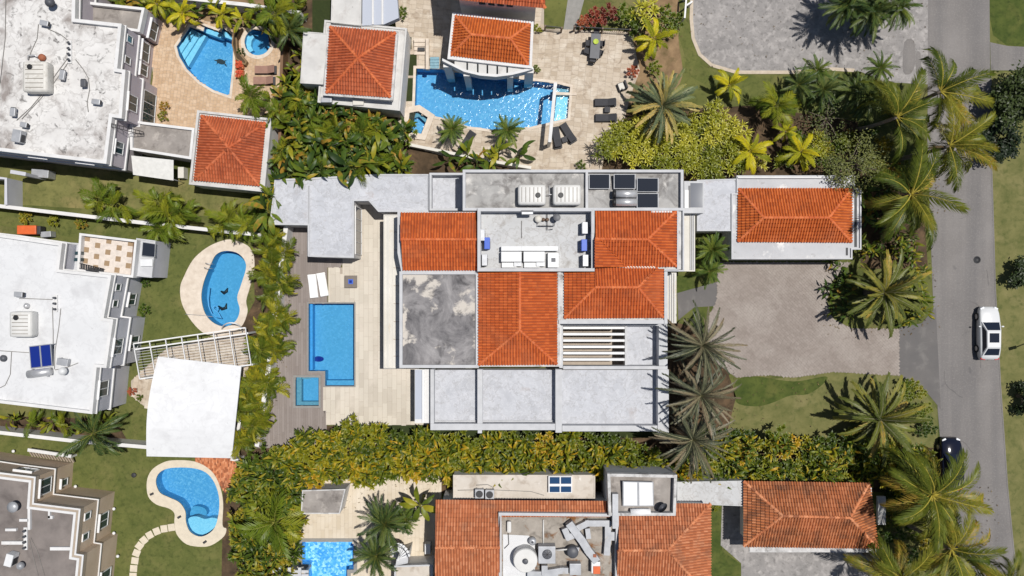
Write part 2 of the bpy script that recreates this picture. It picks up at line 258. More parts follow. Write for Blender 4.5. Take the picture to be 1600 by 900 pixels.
leafmat('leaf_wispy', [(0, (0.04, 0.055, 0.015)), (0.5, (0.075, 0.085, 0.022)), (1, (0.14, 0.135, 0.03))], 0.2, 0.5, 2.0)
mk('rachis_green', (0.16, 0.17, 0.03), (0.26, 0.25, 0.05), 2); mk('rachis_yellow', (0.34, 0.29, 0.04), (0.46, 0.37, 0.06), 2); mk('rachis_pale', (0.22, 0.22, 0.12), (0.33, 0.31, 0.18), 2)
mk('palm_bark', (0.14, 0.115, 0.09), (0.27, 0.23, 0.19), 3, 7, 0.9, 0.6, 12); mk('stem_green', (0.07, 0.09, 0.02), (0.15, 0.15, 0.04), 3); mk('tree_bark', (0.10, 0.08, 0.06), (0.20, 0.165, 0.13), 3, 7, 0.9, 0.6, 12)

# ------------------------------------------------------------------ geometry helpers
ORG = {}
def W(px, py, z=0.0):
    """a point of the place that is z metres up and is seen at photo pixel (px, py)"""
    f = (H - z) / H
    return Vector(((px - 800) * S * f, (450 - py) * S * f, z))
def WP(poly, z=0.0): return [W(p[0], p[1], z) for p in poly]
def tag(o, label=None, cat=None, group=None, kind=None):
    if label: o['label'] = label
    if cat: o['category'] = cat
    if group: o['group'] = group
    if kind: o['kind'] = kind
    return o
def thing(name, label, cat, loc, group=None, rz=0.0):
    o = bpy.data.objects.new(name, None); C.objects.link(o); o.empty_display_size = 0.3
    o.location = loc; o.rotation_euler = (0, 0, rz); ORG[o.name] = Vector(loc)
    return tag(o, label, cat, group)
def link(name, me, parent=None, loc=None, rot=None, scale=None):
    o = bpy.data.objects.new(name, me); C.objects.link(o)
    if parent is not None: o.parent = parent
    if loc is not None: o.location = loc
    if rot is not None: o.rotation_euler = rot
    if scale is not None: o.scale = scale if hasattr(scale, '__len__') else (scale,) * 3
    return o
def mesh(name, v, f, mats, idx=None, smooth=False):
    me = bpy.data.meshes.new(name); me.from_pydata([tuple(p) for p in v], [], f)
    for m in (mats if isinstance(mats, (list, tuple)) else [mats]): me.materials.append(MATS[m])
    if idx is not None: me.polygons.foreach_set('material_index', idx)
    if smooth: me.polygons.foreach_set('use_smooth', [True] * len(me.polygons))
    me.update(); return me
def add(name, v, f, mat, parent=None, smooth=False, idx=None):
    """mesh object from WORLD coordinates, child of parent (or top-level with its origin at its base)"""
    v = [Vector(p) for p in v]
    if parent is not None: org = ORG[parent.name]
    else:
        a = np.array([tuple(p) for p in v]); org = Vector((float(a[:, 0].mean()), float(a[:, 1].mean()), float(a[:, 2].min())))
    o = link(name, mesh(name, [p - org for p in v], f, mat, idx, smooth), parent, org if parent is None else None)
    ORG[o.name] = org; return o
def area2(p): return sum(p[i].x * p[(i + 1) % len(p)].y - p[(i + 1) % len(p)].x * p[i].y for i in range(len(p)))
def ccw(p): return list(p) if area2(p) > 0 else list(reversed(p))
def offset(poly, d):
    """CCW polygon moved inwards by d"""
    out = []; n = len(poly)
    for i in range(n):
        a, b, c = poly[i - 1], poly[i], poly[(i + 1) % n]
        e1 = Vector((b.x - a.x, b.y - a.y)).normalized(); e2 = Vector((c.x - b.x, c.y - b.y)).normalized()
        n1 = Vector((-e1.y, e1.x)); n2 = Vector((-e2.y, e2.x)); m = n1 + n2
        k = d / max(0.25, 1 + n1.dot(n2)); out.append(Vector((b.x + m.x * k, b.y + m.y * k, b.z)))
    return out
def at_z(p, z): return [Vector((q.x, q.y, z)) for q in p]
def prism_vf(poly, z0, z1, bottom=False):
    p = ccw(poly); n = len(p); v = at_z(p, z0) + at_z(p, z1)
    f = [(i, (i + 1) % n, n + (i + 1) % n, n + i) for i in range(n)] + [tuple(range(n, 2 * n))]
    if bottom: f.append(tuple(reversed(range(n))))
    return v, f
def prism(name, poly, z0, z1, mat, parent=None): return add(name, *prism_vf(poly, z0, z1, True), mat, parent)
def prism_px(name, px, z0, z1, mat, parent=None): return prism(name, WP(px, z1), z0, z1, mat, parent)
def ring(name, poly, w, z0, z1, mat, parent=None, poly2=None):
    o = ccw(poly); i_ = offset(o, w) if poly2 is None else poly2; n = len(o)
    v = at_z(o, z0) + at_z(o, z1) + at_z(i_, z1) + at_z(i_, z0); f = []
    for a in range(n):
        b = (a + 1) % n
        for k in range(4): k2 = (k + 1) % 4; f.append((k * n + a, k * n + b, k2 * n + b, k2 * n + a))
    return add(name, v, f, mat, parent)
def sheet(name, px, z, mat, parent=None, holes=(), world=False):
    loops = [px if world else WP(px, 0)] + [h if world else WP(h, 0) for h in holes]
    loops = [[Vector((q.x, q.y, 0)) for q in L] for L in loops]
    v = [Vector((q.x, q.y, z)) for L in loops for q in L]; f = []
    for t in tessellate_polygon(loops):
        a, b, c = (v[k] for k in t)
        f.append(tuple(t) if (b - a).cross(c - a).z > 0 else tuple(reversed(t)))
    return add(name, v, f, mat, parent)
def box_vf(c, d, z0, z1, rz=0.0, bev=0.0):
    bm = bmesh.new(); bmesh.ops.create_cube(bm, size=1.0)
    for q in bm.verts: q.co = Vector((q.co.x * d[0], q.co.y * d[1], (q.co.z + 0.5) * (z1 - z0)))
    if bev: bmesh.ops.bevel(bm, geom=list(bm.edges), offset=bev, segments=2, affect='EDGES', profile=0.6)
    M = Matrix.Translation((c[0], c[1], z0)) @ Matrix.Rotation(rz, 4, 'Z')
    bm.transform(M); bm.verts.index_update()
    v = [q.co.copy() for q in bm.verts]; f = [tuple(x.index for x in g.verts) for g in bm.faces]; bm.free(); return v, f
def box(name, c, d, z0, z1, mat, parent=None, rz=0.0, bev=0.0, smooth=False):
    return add(name, *box_vf(c, d, z0, z1, rz, bev), mat, parent, smooth)
def pbox(name, x0, y0, x1, y1, z0, z1, mat, parent=None, rz=0.0, bev=0.0):
    """box whose top covers a pixel rectangle"""
    a, b = W(x0, y0, z1), W(x1, y1, z1); c = (a + b) / 2
    return box(name, (c.x, c.y), (abs(b.x - a.x), abs(b.y - a.y)), z0, z1, mat, parent, rz, bev)
def tube_vf(pts, r, n=8, caps=True):
    pts = [Vector(p) for p in pts]; v = []; f = []
    rr = r if hasattr(r, '__len__') else [r] * len(pts)
    for i, p in enumerate(pts):
        d = (pts[min(i + 1, len(pts) - 1)] - pts[max(i - 1, 0)]).normalized()
        s = d.cross(Vector((0, 0, 1)))
        if s.length < 1e-3: s = Vector((1, 0, 0))
        s.normalize(); u = s.cross(d)
        v += [p + (s * math.cos(2 * PI * k / n) + u * math.sin(2 * PI * k / n)) * rr[i] for k in range(n)]
    for i in range(len(pts) - 1):
        for k in range(n): f.append((i * n + k, i * n + (k + 1) % n, (i + 1) * n + (k + 1) % n, (i + 1) * n + k))
    if caps: f.append(tuple(reversed(range(n)))); f.append(tuple(range((len(pts) - 1) * n, len(pts) * n)))
    return v, f
def tube(name, pts, r, mat, parent=None, n=8): return add(name, *tube_vf(pts, r, n), mat, parent, True)
def lathe(name, c, prof, mat, parent=None, n=24, smooth=True):
    v = []; f = []
    for (r, z) in prof: v += [Vector((c[0] + r * math.cos(2 * PI * k / n), c[1] + r * math.sin(2 * PI * k / n), z)) for k in range(n)]
    for i in range(len(prof) - 1):
        for k in range(n): f.append((i * n + k, i * n + (k + 1) % n, (i + 1) * n + (k + 1) % n, (i + 1) * n + k))
    f.append(tuple(reversed(range(n)))); f.append(tuple(range((len(prof) - 1) * n, len(prof) * n)))
    return add(name, v, f, mat, parent, smooth)
def beam(name, a, b, w, h, mat, parent=None):
    """square bar from a to b (world, top centre line), w wide, h deep"""
    a, b = Vector(a), Vector(b); d = (b - a).normalized(); s = d.cross(Vector((0, 0, 1)))
    if s.length < 1e-3: s = Vector((1, 0, 0))
    s = s.normalized() * w / 2; u = s.cross(d).normalized() * h
    if u.z > 0: u = -u
    v = [a - s, a + s, a + s + u, a - s + u, b - s, b + s, b + s + u, b - s + u]
    return add(name, v, [(0, 1, 5, 4), (1, 2, 6, 5), (2, 3, 7, 6), (3, 0, 4, 7), (3, 2, 1, 0), (4, 5, 6, 7)], mat, parent)
def inside(p, poly):
    x, y = p; c = False; j = len(poly) - 1
    for i in range(len(poly)):
        a, b = poly[i], poly[j]
        if (a.y > y) != (b.y > y) and x < (b.x - a.x) * (y - a.y) / (b.y - a.y) + a.x: c = not c
        j = i
    return c
def face_attr(me, vals):
    at = me.attributes.new('rnd', 'FLOAT', 'FACE'); at.data.foreach_set('value', np.asarray(vals, dtype=np.float32))
def pavers(name, px, z, pw, pl, mat, parent, holes=(), rz=0.0, gap=0.02, th=0.03, seed=1, herring=False):
    """separate slabs laid in running bond inside a pixel outline"""
    rng = random.Random(seed); poly = WP(px); hs = [WP(h) for h in holes]
    c = sum(poly, Vector((0, 0, 0))) / len(poly); rad = max((p - c).length for p in poly)
    ca, sa = math.cos(rz), math.sin(rz); v = []; f = []; rv = []
    nx, ny = int(rad / pw) + 2, int(rad / pl) + 2; org = ORG[parent.name]
    for i in range(-nx, nx):
        sh = rng.random() * pl
        for j in range(-ny, ny):
            x0, y0 = i * pw, j * pl + sh; mx, my = x0 + pw / 2, y0 + pl / 2
            wx, wy = c.x + mx * ca - my * sa, c.y + mx * sa + my * ca
            def ok(x, y):
                q = (c.x + x * ca - y * sa, c.y + x * sa + y * ca)
                return inside(q, poly) and not any(inside(q, h) for h in hs)
            n1 = max(2, int(pl / 0.12)); run = best = None
            for k in range(n1 + 1):
                g = k < n1 and ok(mx, y0 + (k + 0.5) * pl / n1)
                if g: run = (run[0], k + 1) if run else (k, k + 1)
                else:
                    if run and (best is None or run[1] - run[0] > best[1] - best[0]): best = run
                    run = None
            if best is None: continue
            ya, yb = y0 + pl * best[0] / n1, y0 + pl * best[1] / n1; n2 = max(2, int(pw / 0.05)); cols = [k for k in range(n2) if ok(x0 + (k + 0.5) * pw / n2, (ya + yb) / 2)]
            if not cols: continue
            xa, xb = x0 + pw * cols[0] / n2, x0 + pw * (cols[-1] + 1) / n2
            if xb - xa < 0.03 or yb - ya < 0.03: continue
            dz = rng.uniform(-0.002, 0.002); b = len(v); r_ = rng.random(); g2 = gap / 2
            cs = [(xa + g2, ya + g2), (xb - g2, ya + g2), (xb - g2, yb - g2), (xa + g2, yb - g2)]
            for zz in (z - th, z + dz):
                for (x, y) in cs: v.append((c.x + x * ca - y * sa - org.x, c.y + x * sa + y * ca - org.y, zz - org.z))
            f += [(b + 4, b + 5, b + 6, b + 7)] + [(b + k, b + (k + 1) % 4, b + 4 + (k + 1) % 4, b + 4 + k) for k in range(4)]
            rv += [r_] * 5
    me = mesh(name, v, f, mat); face_attr(me, rv); o = link(name, me, parent); ORG[o.name] = org
    return tag(o, kind='stuff')

# ------------------------------------------------------------------ clay tile roofs
TP, TC = 0.232, 0.36
PROF = [(0.0, 0.0), (0.20, 0.0), (0.34, 0.085), (0.5, 0.115), (0.66, 0.085), (0.80, 0.0)]
def tile_slope(pts, mat, parent, seed=0, name='roof_slope', udir=None):
    """one slope of barrel tiles. pts: (px, py, z), the eave is the first edge"""
    P = [W(*p) for p in pts]; a, b = P[0], P[1]
    u = (b - a).normalized(); nrm = Vector((0, 0, 0))
    for i in range(1, len(P) - 1): nrm += (P[i] - P[0]).cross(P[i + 1] - P[0])
    nrm.normalize()
    if nrm.z < 0: nrm = -nrm
    if udir: u = Vector(udir) - nrm * nrm.dot(Vector(udir)); u.normalize()
    w = nrm.cross(u).normalized()
    if udir and w.z < 0: w = -w
    if not udir and sum(((p - a).dot(w) for p in P)) < 0: w = -w
    a = a + w * min((p - a).dot(w) for p in P)
    q = [((p - a).dot(u), (p - a).dot(w)) for p in P]
    def vr(x):
        ys = []
        for i in range(len(q)):
            (x0, y0), (x1, y1) = q[i], q[(i + 1) % len(q)]
            if abs(x1 - x0) > 1e-6 and min(x0, x1) - 1e-6 <= x <= max(x0, x1) + 1e-6: ys.append(y0 + (y1 - y0) * (x - x0) / (x1 - x0))
        return (min(ys), max(ys)) if ys else (0, 0)
    rng = random.Random(seed); org = ORG[parent.name]
    umin, umax = min(x[0] for x in q), max(x[0] for x in q)
    v = []; f = []; rv = []
    ncol = int((umax - umin) / TP) + 1
    lines = []
    for i in range(ncol):
        for (t, h) in PROF:
            x = umin + (i + t) * TP
            if x <= umax: lines.append((x, h, i, vr(x)))
    lines.append((umax, 0.0, ncol, vr(umax)))
    vmax = max(x[1] for x in q); ncrs = int(vmax / TC) + 1
    jit = [[rng.random() for _ in range(ncol + 1)] for _ in range(ncrs)]
    for k in range(ncrs):
        v0, v1 = k * TC, (k + 1) * TC
        jv = [rng.uniform(-0.012, 0.012) for _ in range(ncol + 1)]
        for j in range(len(lines) - 1):
            quad = []
            for (x, h, i, (lo, hi)) in (lines[j], lines[j + 1]):
                a0, a1 = min(max(v0, lo), hi), min(max(v1, lo), hi)
                quad.append((x, h, a0, a1))
            if max(quad[0][3] - quad[0][2], quad[1][3] - quad[1][2]) < 1e-4: continue
            n = len(v); lift = 0.075 + jv[lines[j][2]]
            for (x, h, a0, a1) in quad:
                s0 = lift * (1 - (a0 - v0) / TC); s1 = lift * (1 - (a1 - v0) / TC)
                base = a + u * x - org
                v.append(base + w * a0 + nrm * 0.004)
                v.append(base + w * a0 + nrm * (h + s0))
                v.append(base + w * a1 + nrm * (h + s1))
            f.append((n, n + 3, n + 4, n + 1)); f.append((n + 1, n + 4, n + 5, n + 2))
            r_ = jit[k][lines[j][2]]; r_ = 0.35 + 0.65 * r_ if lines[j][1] + lines[j + 1][1] > 0 else 0.1 * r_; rv += [r_ * 0.3, r_]  # pans darker with dirt; risers darkened as painted under-lap shade
    me = mesh('tiles', v, f, [mat]); face_attr(me, rv)
    o = add(name, [p - nrm * 0.02 for p in P], [tuple(range(len(P)))], 'tile_bed', parent)
    t = link('clay_tiles', me, o); ORG[t.name] = org; tag(t, kind='stuff')
    return o
def ridge(a, b, mat, parent, r=0.13, name='ridge_cap'):
    A, B = W(*a), W(*b); L = (B - A).length; n = max(1, int(L / 0.40)); d = (B - A) / n
    s = d.cross(Vector((0, 0, 1))).normalized(); up = s.cross(d).normalized(); v = []; f = []; rv = []; rng = random.Random(int(L * 1000))
    for i in range(n):
        b0 = len(v)
        for (t, rr, dz) in ((0.0, r * 1.12, 0.03), (1.06, r * 0.92, 0.012)):
            c = A + d * (i + t) + up * dz
            for k in range(7): v.append(c + (s * math.cos(PI * k / 6) + up * math.sin(PI * k / 6)) * rr - up * 0.03)
        g = rng.random()
        for k in range(6): f.append((b0 + k, b0 + k + 1, b0 + 8 + k, b0 + 7 + k)); rv.append(g)
        f.append(tuple(range(b0, b0 + 7))); rv.append(g)
    o = add(name, v, f, mat, parent); face_attr(o.data, rv); return o
def lerp(a, b, t): return tuple(x + (y - x) * t for x, y in zip(a, b))
# ================================================================== ground, roads, terraces
def smooth_px(pts, n=4):
    """closed Catmull-Rom through pixel points"""
    out = []; m = len(pts)
    for i in range(m):
        p0, p1, p2, p3 = (pts[(i + k - 1) % m] for k in range(4))
        for j in range(n):
            t = j / n
            out.append(tuple(0.5 * (2 * p1[c] + (p2[c] - p0[c]) * t + (2 * p0[c] - 5 * p1[c] + 4 * p2[c] - p3[c]) * t * t + (3 * p1[c] - p0[c] - 3 * p2[c] + p3[c]) * t ** 3) for c in (0, 1)))
    return out
def circle_px(cx, cy, r, n=28, ry=None): return [(cx + r * math.cos(2 * PI * k / n), cy + (ry or r) * math.sin(2 * PI * k / n)) for k in range(n)]

POOL_FAN = [(276, 73), (297, 42), (318, 49), (320, 41), (346, 50), (348, 43), (363, 54), (365, 75), (364, 105), (359, 150), (335, 142), (312, 128), (292, 108), (280, 88)]
POOL_SPA_ROUND = circle_px(403, 66, 21)
POOL_LAGOON = [(650, 107), (690, 108), (700, 112), (832, 126), (867, 130), (891, 136), (887, 185), (820, 201), (770, 203), (732, 198), (695, 186), (676, 181), (648, 166)]
POOL_LAGOON_SPA = [(640, 177), (654, 174), (669, 184), (659, 210), (637, 207)]
POOL_KIDNEY = smooth_px([(354, 392), (374, 397), (385, 415), (377, 445), (371, 465), (375, 484), (369, 501), (353, 510), (335, 505), (321, 490), (315, 465), (319, 440), (329, 415), (338, 398)])
POOL_LAP = [(482, 474), (554, 474), (554, 603), (508, 603), (508, 580), (482, 580)]
POOL_LAP_SPA = [(462, 589), (499, 589), (499, 634), (462, 634)]
POOL_BEAN = smooth_px([(267, 731), (300, 731), (322, 738), (336, 755), (343, 780), (341, 808), (333, 828), (315, 838), (298, 831), (291, 815), (290, 799), (281, 785), (265, 777), (250, 769), (244, 752), (250, 738)])
POOL_SOUTH = [(472, 846), (553, 846), (553, 890), (543, 890), (543, 940), (482, 940), (482, 882), (472, 882)]
ALL_POOLS = [POOL_FAN, POOL_SPA_ROUND, POOL_LAGOON, POOL_LAGOON_SPA, POOL_KIDNEY, POOL_LAP, POOL_LAP_SPA, POOL_BEAN, POOL_SOUTH]

def st(o, label=None): return tag(o, label, kind='structure')
big = [(-6000, -6000), (7600, -6000), (7600, 6900), (-6000, 6900)]
st(sheet('ground', big, 0.0, 'terrain_grass', holes=ALL_POOLS), 'patchy green and tan grass ground of the neighbourhood')
def in_px(q, poly): return inside(q, [Vector((x, y, 0)) for x, y in poly])
def patch(name, px, z, mat, label, holes=()):
    hs = list(holes) + [h for h in ALL_POOLS if h not in holes and all(in_px(p, px) for p in h)]
    return st(sheet(name, px, z, mat, holes=hs), label)
patch('lawn', [(0, 262), (100, 255), (300, 282), (425, 300), (425, 345), (330, 338), (0, 318)], 0.004, 'lawn_olive', 'worn olive lawn below the stained white house')
patch('lawn', [(0, 330), (214, 352), (330, 372), (310, 380), (225, 378), (120, 372), (0, 352)], 0.004, 'lawn_green', 'narrow green lawn strip under the white boundary wall')
patch('lawn', smooth_px([(230, 380), (300, 365), (330, 372), (398, 385), (400, 470), (392, 520), (330, 535), (215, 545), (218, 450)]), 0.008, 'lawn_green', 'dark green lawn round the kidney pool')
patch('lawn', [(0, 678), (230, 700), (360, 716), (360, 900), (170, 920), (0, 920)], 0.004, 'lawn_green', 'green lawn round the bean shaped pool')
patch('lawn', [(120, 640), (232, 620), (232, 696), (110, 690)], 0.004, 'lawn_green', 'small lawn left of the curved white canopy')
patch('lawn', [(1150, 600), (1300, 580), (1420, 588), (1465, 640), (1465, 720), (1130, 690), (1120, 640)], 0.004, 'lawn_pale', 'pale dry lawn below the paved forecourt')
patch('lawn', [(1545, -60), (1700, -60), (1700, 82), (1572, 70), (1552, 55), (1547, 30)], 0.005, 'lawn_lush', 'lush green lawn in the corner beside the side street')
patch('lawn', [(1549, 112), (1700, 112), (1700, 1000), (1596, 1000), (1585, 900), (1573, 760), (1562, 620), (1553, 450), (1550, 250)], 0.004, 'lawn_pale', 'long grass verge along the far side of the road')
patch('lawn', smooth_px([(1150, 596), (1180, 588), (1240, 596), (1290, 588), (1286, 600), (1262, 616), (1235, 618), (1205, 630), (1180, 635), (1150, 628)]), 0.010, 'lawn_lush', 'lush green lobe of lawn beside the paved forecourt')
patch('lawn', [(1058, 430), (1086, 432), (1086, 458), (1058, 458)], 0.008, 'lawn_lush', 'small square of green turf by the entry walk')
patch('lawn', [(1083, 478), (1114, 478), (1112, 515), (1080, 515)], 0.008, 'lawn_lush', 'small strip of turf below the entry walk')
patch('lawn', [(1060, 5), (1082, 5), (1082, 60), (1100, 105), (1150, 116), (1250, 118), (1330, 108), (1330, 190), (1170, 170), (1080, 120), (1062, 60)], 0.005, 'lawn_green', 'curved green lawn round the grey concrete drive')
patch('lawn', [(1108, 790), (1132, 790), (1128, 860), (1158, 882), (1158, 920), (1108, 920)], 0.005, 'lawn_lush', 'thin green lawn beside the weathered tile roof')
patch('lawn', [(1345, 860), (1440, 800), (1490, 900), (1500, 960), (1330, 960)], 0.005, 'lawn_olive', 'shaded lawn under the coconut palms at the lower right')
patch('planting_bed', smooth_px([(1060, 60), (1066, 120), (1040, 150), (990, 160), (965, 180), (1000, 30), (1030, -20), (1060, 0)]), 0.008, 'bare_earth', 'bare brown earth bed beside the travertine terrace')
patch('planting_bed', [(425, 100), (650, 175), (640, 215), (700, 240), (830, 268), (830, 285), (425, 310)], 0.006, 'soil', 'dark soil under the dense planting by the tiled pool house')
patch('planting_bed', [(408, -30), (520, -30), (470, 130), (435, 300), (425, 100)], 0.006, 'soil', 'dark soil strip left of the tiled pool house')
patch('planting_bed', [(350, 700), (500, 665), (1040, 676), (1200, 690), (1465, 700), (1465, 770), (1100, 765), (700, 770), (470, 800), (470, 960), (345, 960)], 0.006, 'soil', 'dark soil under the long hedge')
patch('lawn', [(528, 662), (1040, 670), (1040, 684), (700, 684), (528, 680)], 0.010, 'artificial_turf', 'dark green turf strip between the main house and the hedge')
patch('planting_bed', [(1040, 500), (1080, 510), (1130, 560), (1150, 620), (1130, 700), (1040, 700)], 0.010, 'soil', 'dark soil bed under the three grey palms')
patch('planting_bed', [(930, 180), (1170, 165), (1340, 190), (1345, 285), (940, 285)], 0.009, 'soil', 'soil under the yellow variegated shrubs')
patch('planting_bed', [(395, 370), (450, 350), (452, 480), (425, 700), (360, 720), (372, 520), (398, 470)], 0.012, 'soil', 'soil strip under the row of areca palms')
patch('planting_bed', [(150, -30), (450, -30), (440, 40), (375, 45), (290, 40), (230, 20)], 0.006, 'bare_earth', 'brown earth bed behind the fan shaped pool')
patch('planting_bed', [(1340, 270), (1440, 270), (1450, 420), (1345, 420)], 0.006, 'soil', 'dark soil beside the garage roof')
patch('planting_bed', [(0, 650), (180, 655), (200, 690), (0, 672)], 0.008, 'soil', 'soil strip under the white house')

road_l = [(1450, -300), (1450, 0), (1449, 225), (1457, 450), (1465, 640), (1475, 760), (1492, 900), (1520, 1100)]
road_r = [(1546, -300), (1546, 0), (1548, 225), (1554, 450), (1562, 600), (1573, 760), (1587, 900), (1612, 1100)]
rd = patch('road', road_l + road_r[::-1], 0.016, 'asphalt', 'grey asphalt street running down the right side')
rng = random.Random(21)
for k in range(9):
    x, y = rng.uniform(1462, 1545), rng.uniform(0, 840); a = rng.choice((0.1, 1.5, 1.4, -0.2)) + rng.uniform(-.25, .25); L, Q = [], []
    for j in range(12):
        p = W(x, y, 0); w = rng.uniform(0.012, 0.035); L.append(Vector((p.x + w, p.y + w, 0))); Q.append(Vector((p.x - w, p.y - w, 0)))
        a += rng.uniform(-.35, .35); x += math.cos(a) * 5; y += math.sin(a) * 5
        if not 1460 < x < 1546: break
    if len(L) > 2:
        nn = len(L); add('tar_crack', [Vector((q.x, q.y, 0.0205)) for q in L + Q], [(i, i + 1, nn + i + 1, nn + i) for i in range(nn - 1)], 'asphalt_dark', rd)
patch('road', [(1547, 66), (1575, 72), (1900, 86), (1900, 110), (1548, 110)], 0.012, 'asphalt', 'grey side street meeting the road at the right')
patch('driveway', [(1405, 512), (1440, 505), (1462, 480), (1470, 640), (1440, 603), (1405, 588)], 0.020, 'asphalt_dark', 'dark asphalt apron between the paved forecourt and the road')
def kerb(pts, w=0.16, name='kerb', label=None, h=0.10, mat='kerb_concrete'):
    P = [W(*p) for p in pts]; L = []; Rr = []
    for i, p in enumerate(P):
        d = (P[min(i + 1, len(P) - 1)] - P[max(i - 1, 0)]).normalized(); s = Vector((-d.y, d.x, 0)) * w / 2
        L.append(p + s); Rr.append(p - s)
    return st(prism(name, L + Rr[::-1], -0.05, h, mat), label)
kerb([(1548, 115), (1549, 250), (1555, 450), (1563, 600), (1574, 760), (1588, 900), (1613, 1100)], 0.10, label='thin kerb along the grass verge', h=0.03, mat='asphalt')
DRIVE = [(1082, -60), (1080, 30), (1083, 60), (1093, 85), (1112, 102), (1150, 113), (1240, 113), (1300, 108), (1345, 112), (1380, 128), (1452, 132), (1452, -60)]
patch('driveway', DRIVE, 0.014, 'concrete_drive', 'weathered pale concrete drive with a curved edge at the top')
kerb([(1082, -60), (1080, 30), (1083, 60), (1093, 85), (1112, 102), (1150, 113), (1240, 113), (1300, 108), (1335, 110)], 0.30, label='pale curved kerb round the concrete drive', h=0.035)
for k, (q, l) in enumerate((([(1413, 66), (1428, 64), (1430, 95), (1424, 114), (1411, 112)], 'larger'), ([(1431, 84), (1438, 84), (1439, 118), (1432, 118)], 'narrower'))): patch('repair_patch', smooth_px(q, 3), 0.022 + 0.004 * k, 'asphalt', '%s dark repair patch at the mouth of the concrete drive' % l)
FORE = [(1121, 410), (1330, 410), (1300, 440), (1292, 470), (1300, 497), (1330, 513), (1405, 514), (1405, 587), (1370, 585), (1300, 581), (1270, 586), (1240, 590), (1200, 586), (1150, 590), (1110, 560), (1104, 500), (1120, 470)]
fc = patch('forecourt', FORE, 0.016, 'grout_dark', 'tan block paved forecourt in front of the garage')
pavers('paving_blocks', FORE, 0.03, 0.21, 0.42, 'drive_paver', fc, rz=R(45), gap=0.012, seed=3)
patch('path', [(1058, 458), (1122, 440), (1122, 478), (1085, 480), (1060, 500)], 0.014, 'asphalt_dark', 'dark slate entry walk beside the main house')
patch('driveway', [(1128, 790), (1162, 790), (1164, 850), (1380, 855), (1340, 960), (1158, 960), (1158, 880), (1126, 852)], 0.014, 'concrete_drive', 'stained grey drive in front of the lower garage')
# terraces
def terrace(name, px, z, label, pw, pl, mat, grout='grout', holes=(), rz=0.0, seed=1, gap=0.02):
    o = patch(name, px, z - 0.018, grout, label, holes)
    pavers('paving_slabs', px, z, pw, pl, mat, o, holes, rz, gap, seed=seed); return o
terrace('terrace', [(612, -40), (850, -40), (850, 45), (985, 50), (1000, 110), (985, 150), (975, 190), (945, 235), (940, 268), (830, 268), (690, 243), (640, 228), (622, 212), (620, 60)], 0.05, 'travertine terrace round the lagoon pool', 0.62, 0.41, 'travertine', holes=[POOL_LAGOON, POOL_LAGOON_SPA], rz=R(-5), seed=4)
terrace('terrace', [(226, 20), (265, 22), (300, 30), (370, 40), (440, 55), (436, 168), (400, 185), (300, 210), (225, 200), (240, 120)], 0.05, 'tan paved terrace round the fan shaped pool', 0.30, 0.30, 'tan_paver', holes=[POOL_FAN, POOL_SPA_ROUND], rz=R(-8), seed=5)
terrace('terrace', [(513, 418), (535, 418), (535, 300), (655, 300), (655, 580), (675, 580), (675, 664), (513, 664), (505, 640), (505, 604), (555, 604), (555, 473), (513, 473)], 0.05, 'pale cream tiled terrace beside the rectangular pool', 0.42, 1.25, 'cream_paver', seed=6, gap=0.015)
terrace('deck', [(432, 345), (536, 345), (536, 412), (531, 418), (512, 418), (512, 474), (481, 474), (481, 580), (506, 580), (506, 640), (511, 640), (511, 665), (500, 700), (400, 700), (425, 520), (440, 400)], 0.05, 'grey brown boarded deck beside the rectangular pool', 0.21, 2.3, 'deck_board', 'grout_dark', holes=[POOL_LAP_SPA], seed=7, gap=0.012)
terrace('terrace', [(470, 752), (690, 742), (690, 960), (455, 960), (455, 830), (470, 800)], 0.05, 'warm cream terrace round the lower mosaic pool', 0.35, 1.2, 'cream_paver_warm', holes=[POOL_SOUTH], seed=8, gap=0.012)
terrace('terrace', [(305, 712), (340, 714), (372, 718), (365, 755), (352, 770), (345, 760), (335, 745), (318, 735), (305, 730)], 0.045, 'red brick terrace beside the bean shaped pool', 0.12, 0.24, 'tile_weathered', 'red_brick', seed=9, gap=0.01)
terrace('terrace', [(205, 595), (260, 545), (385, 512), (390, 590), (245, 600), (232, 640), (205, 618)], 0.045, 'tan terrace under the slatted pergola', 0.45, 0.45, 'travertine', rz=R(-10), seed=10)
def slab(name, px, holes, z, mat, label):
    o = WP(px); v, f = prism_vf(o, -0.02, z); f = f[:-1]
    top = sheet(name, px, z, mat, holes=holes); st(top, label)
    add('deck_edge', v, f, mat, top); return top
slab('pool_deck', smooth_px([(365, 375), (392, 388), (398, 415), (391, 448), (385, 470), (387, 488), (376, 512), (350, 524), (322, 522), (300, 502), (285, 475), (282, 450), (288, 432), (302, 406), (322, 388), (345, 377)]), [POOL_KIDNEY], 0.07, 'pool_stone', 'pale stone deck round the kidney pool')
slab('pool_deck', smooth_px([(270, 719), (305, 721), (330, 735), (343, 757), (349, 785), (348, 820), (354, 826), (350, 838), (332, 851), (315, 854), (292, 850), (277, 835), (273, 817), (273, 802), (264, 794), (245, 788), (232, 775), (230, 752), (237, 735), (252, 724)]), [POOL_BEAN], 0.07, 'stone_slab', 'pale stone deck round the bean shaped pool')

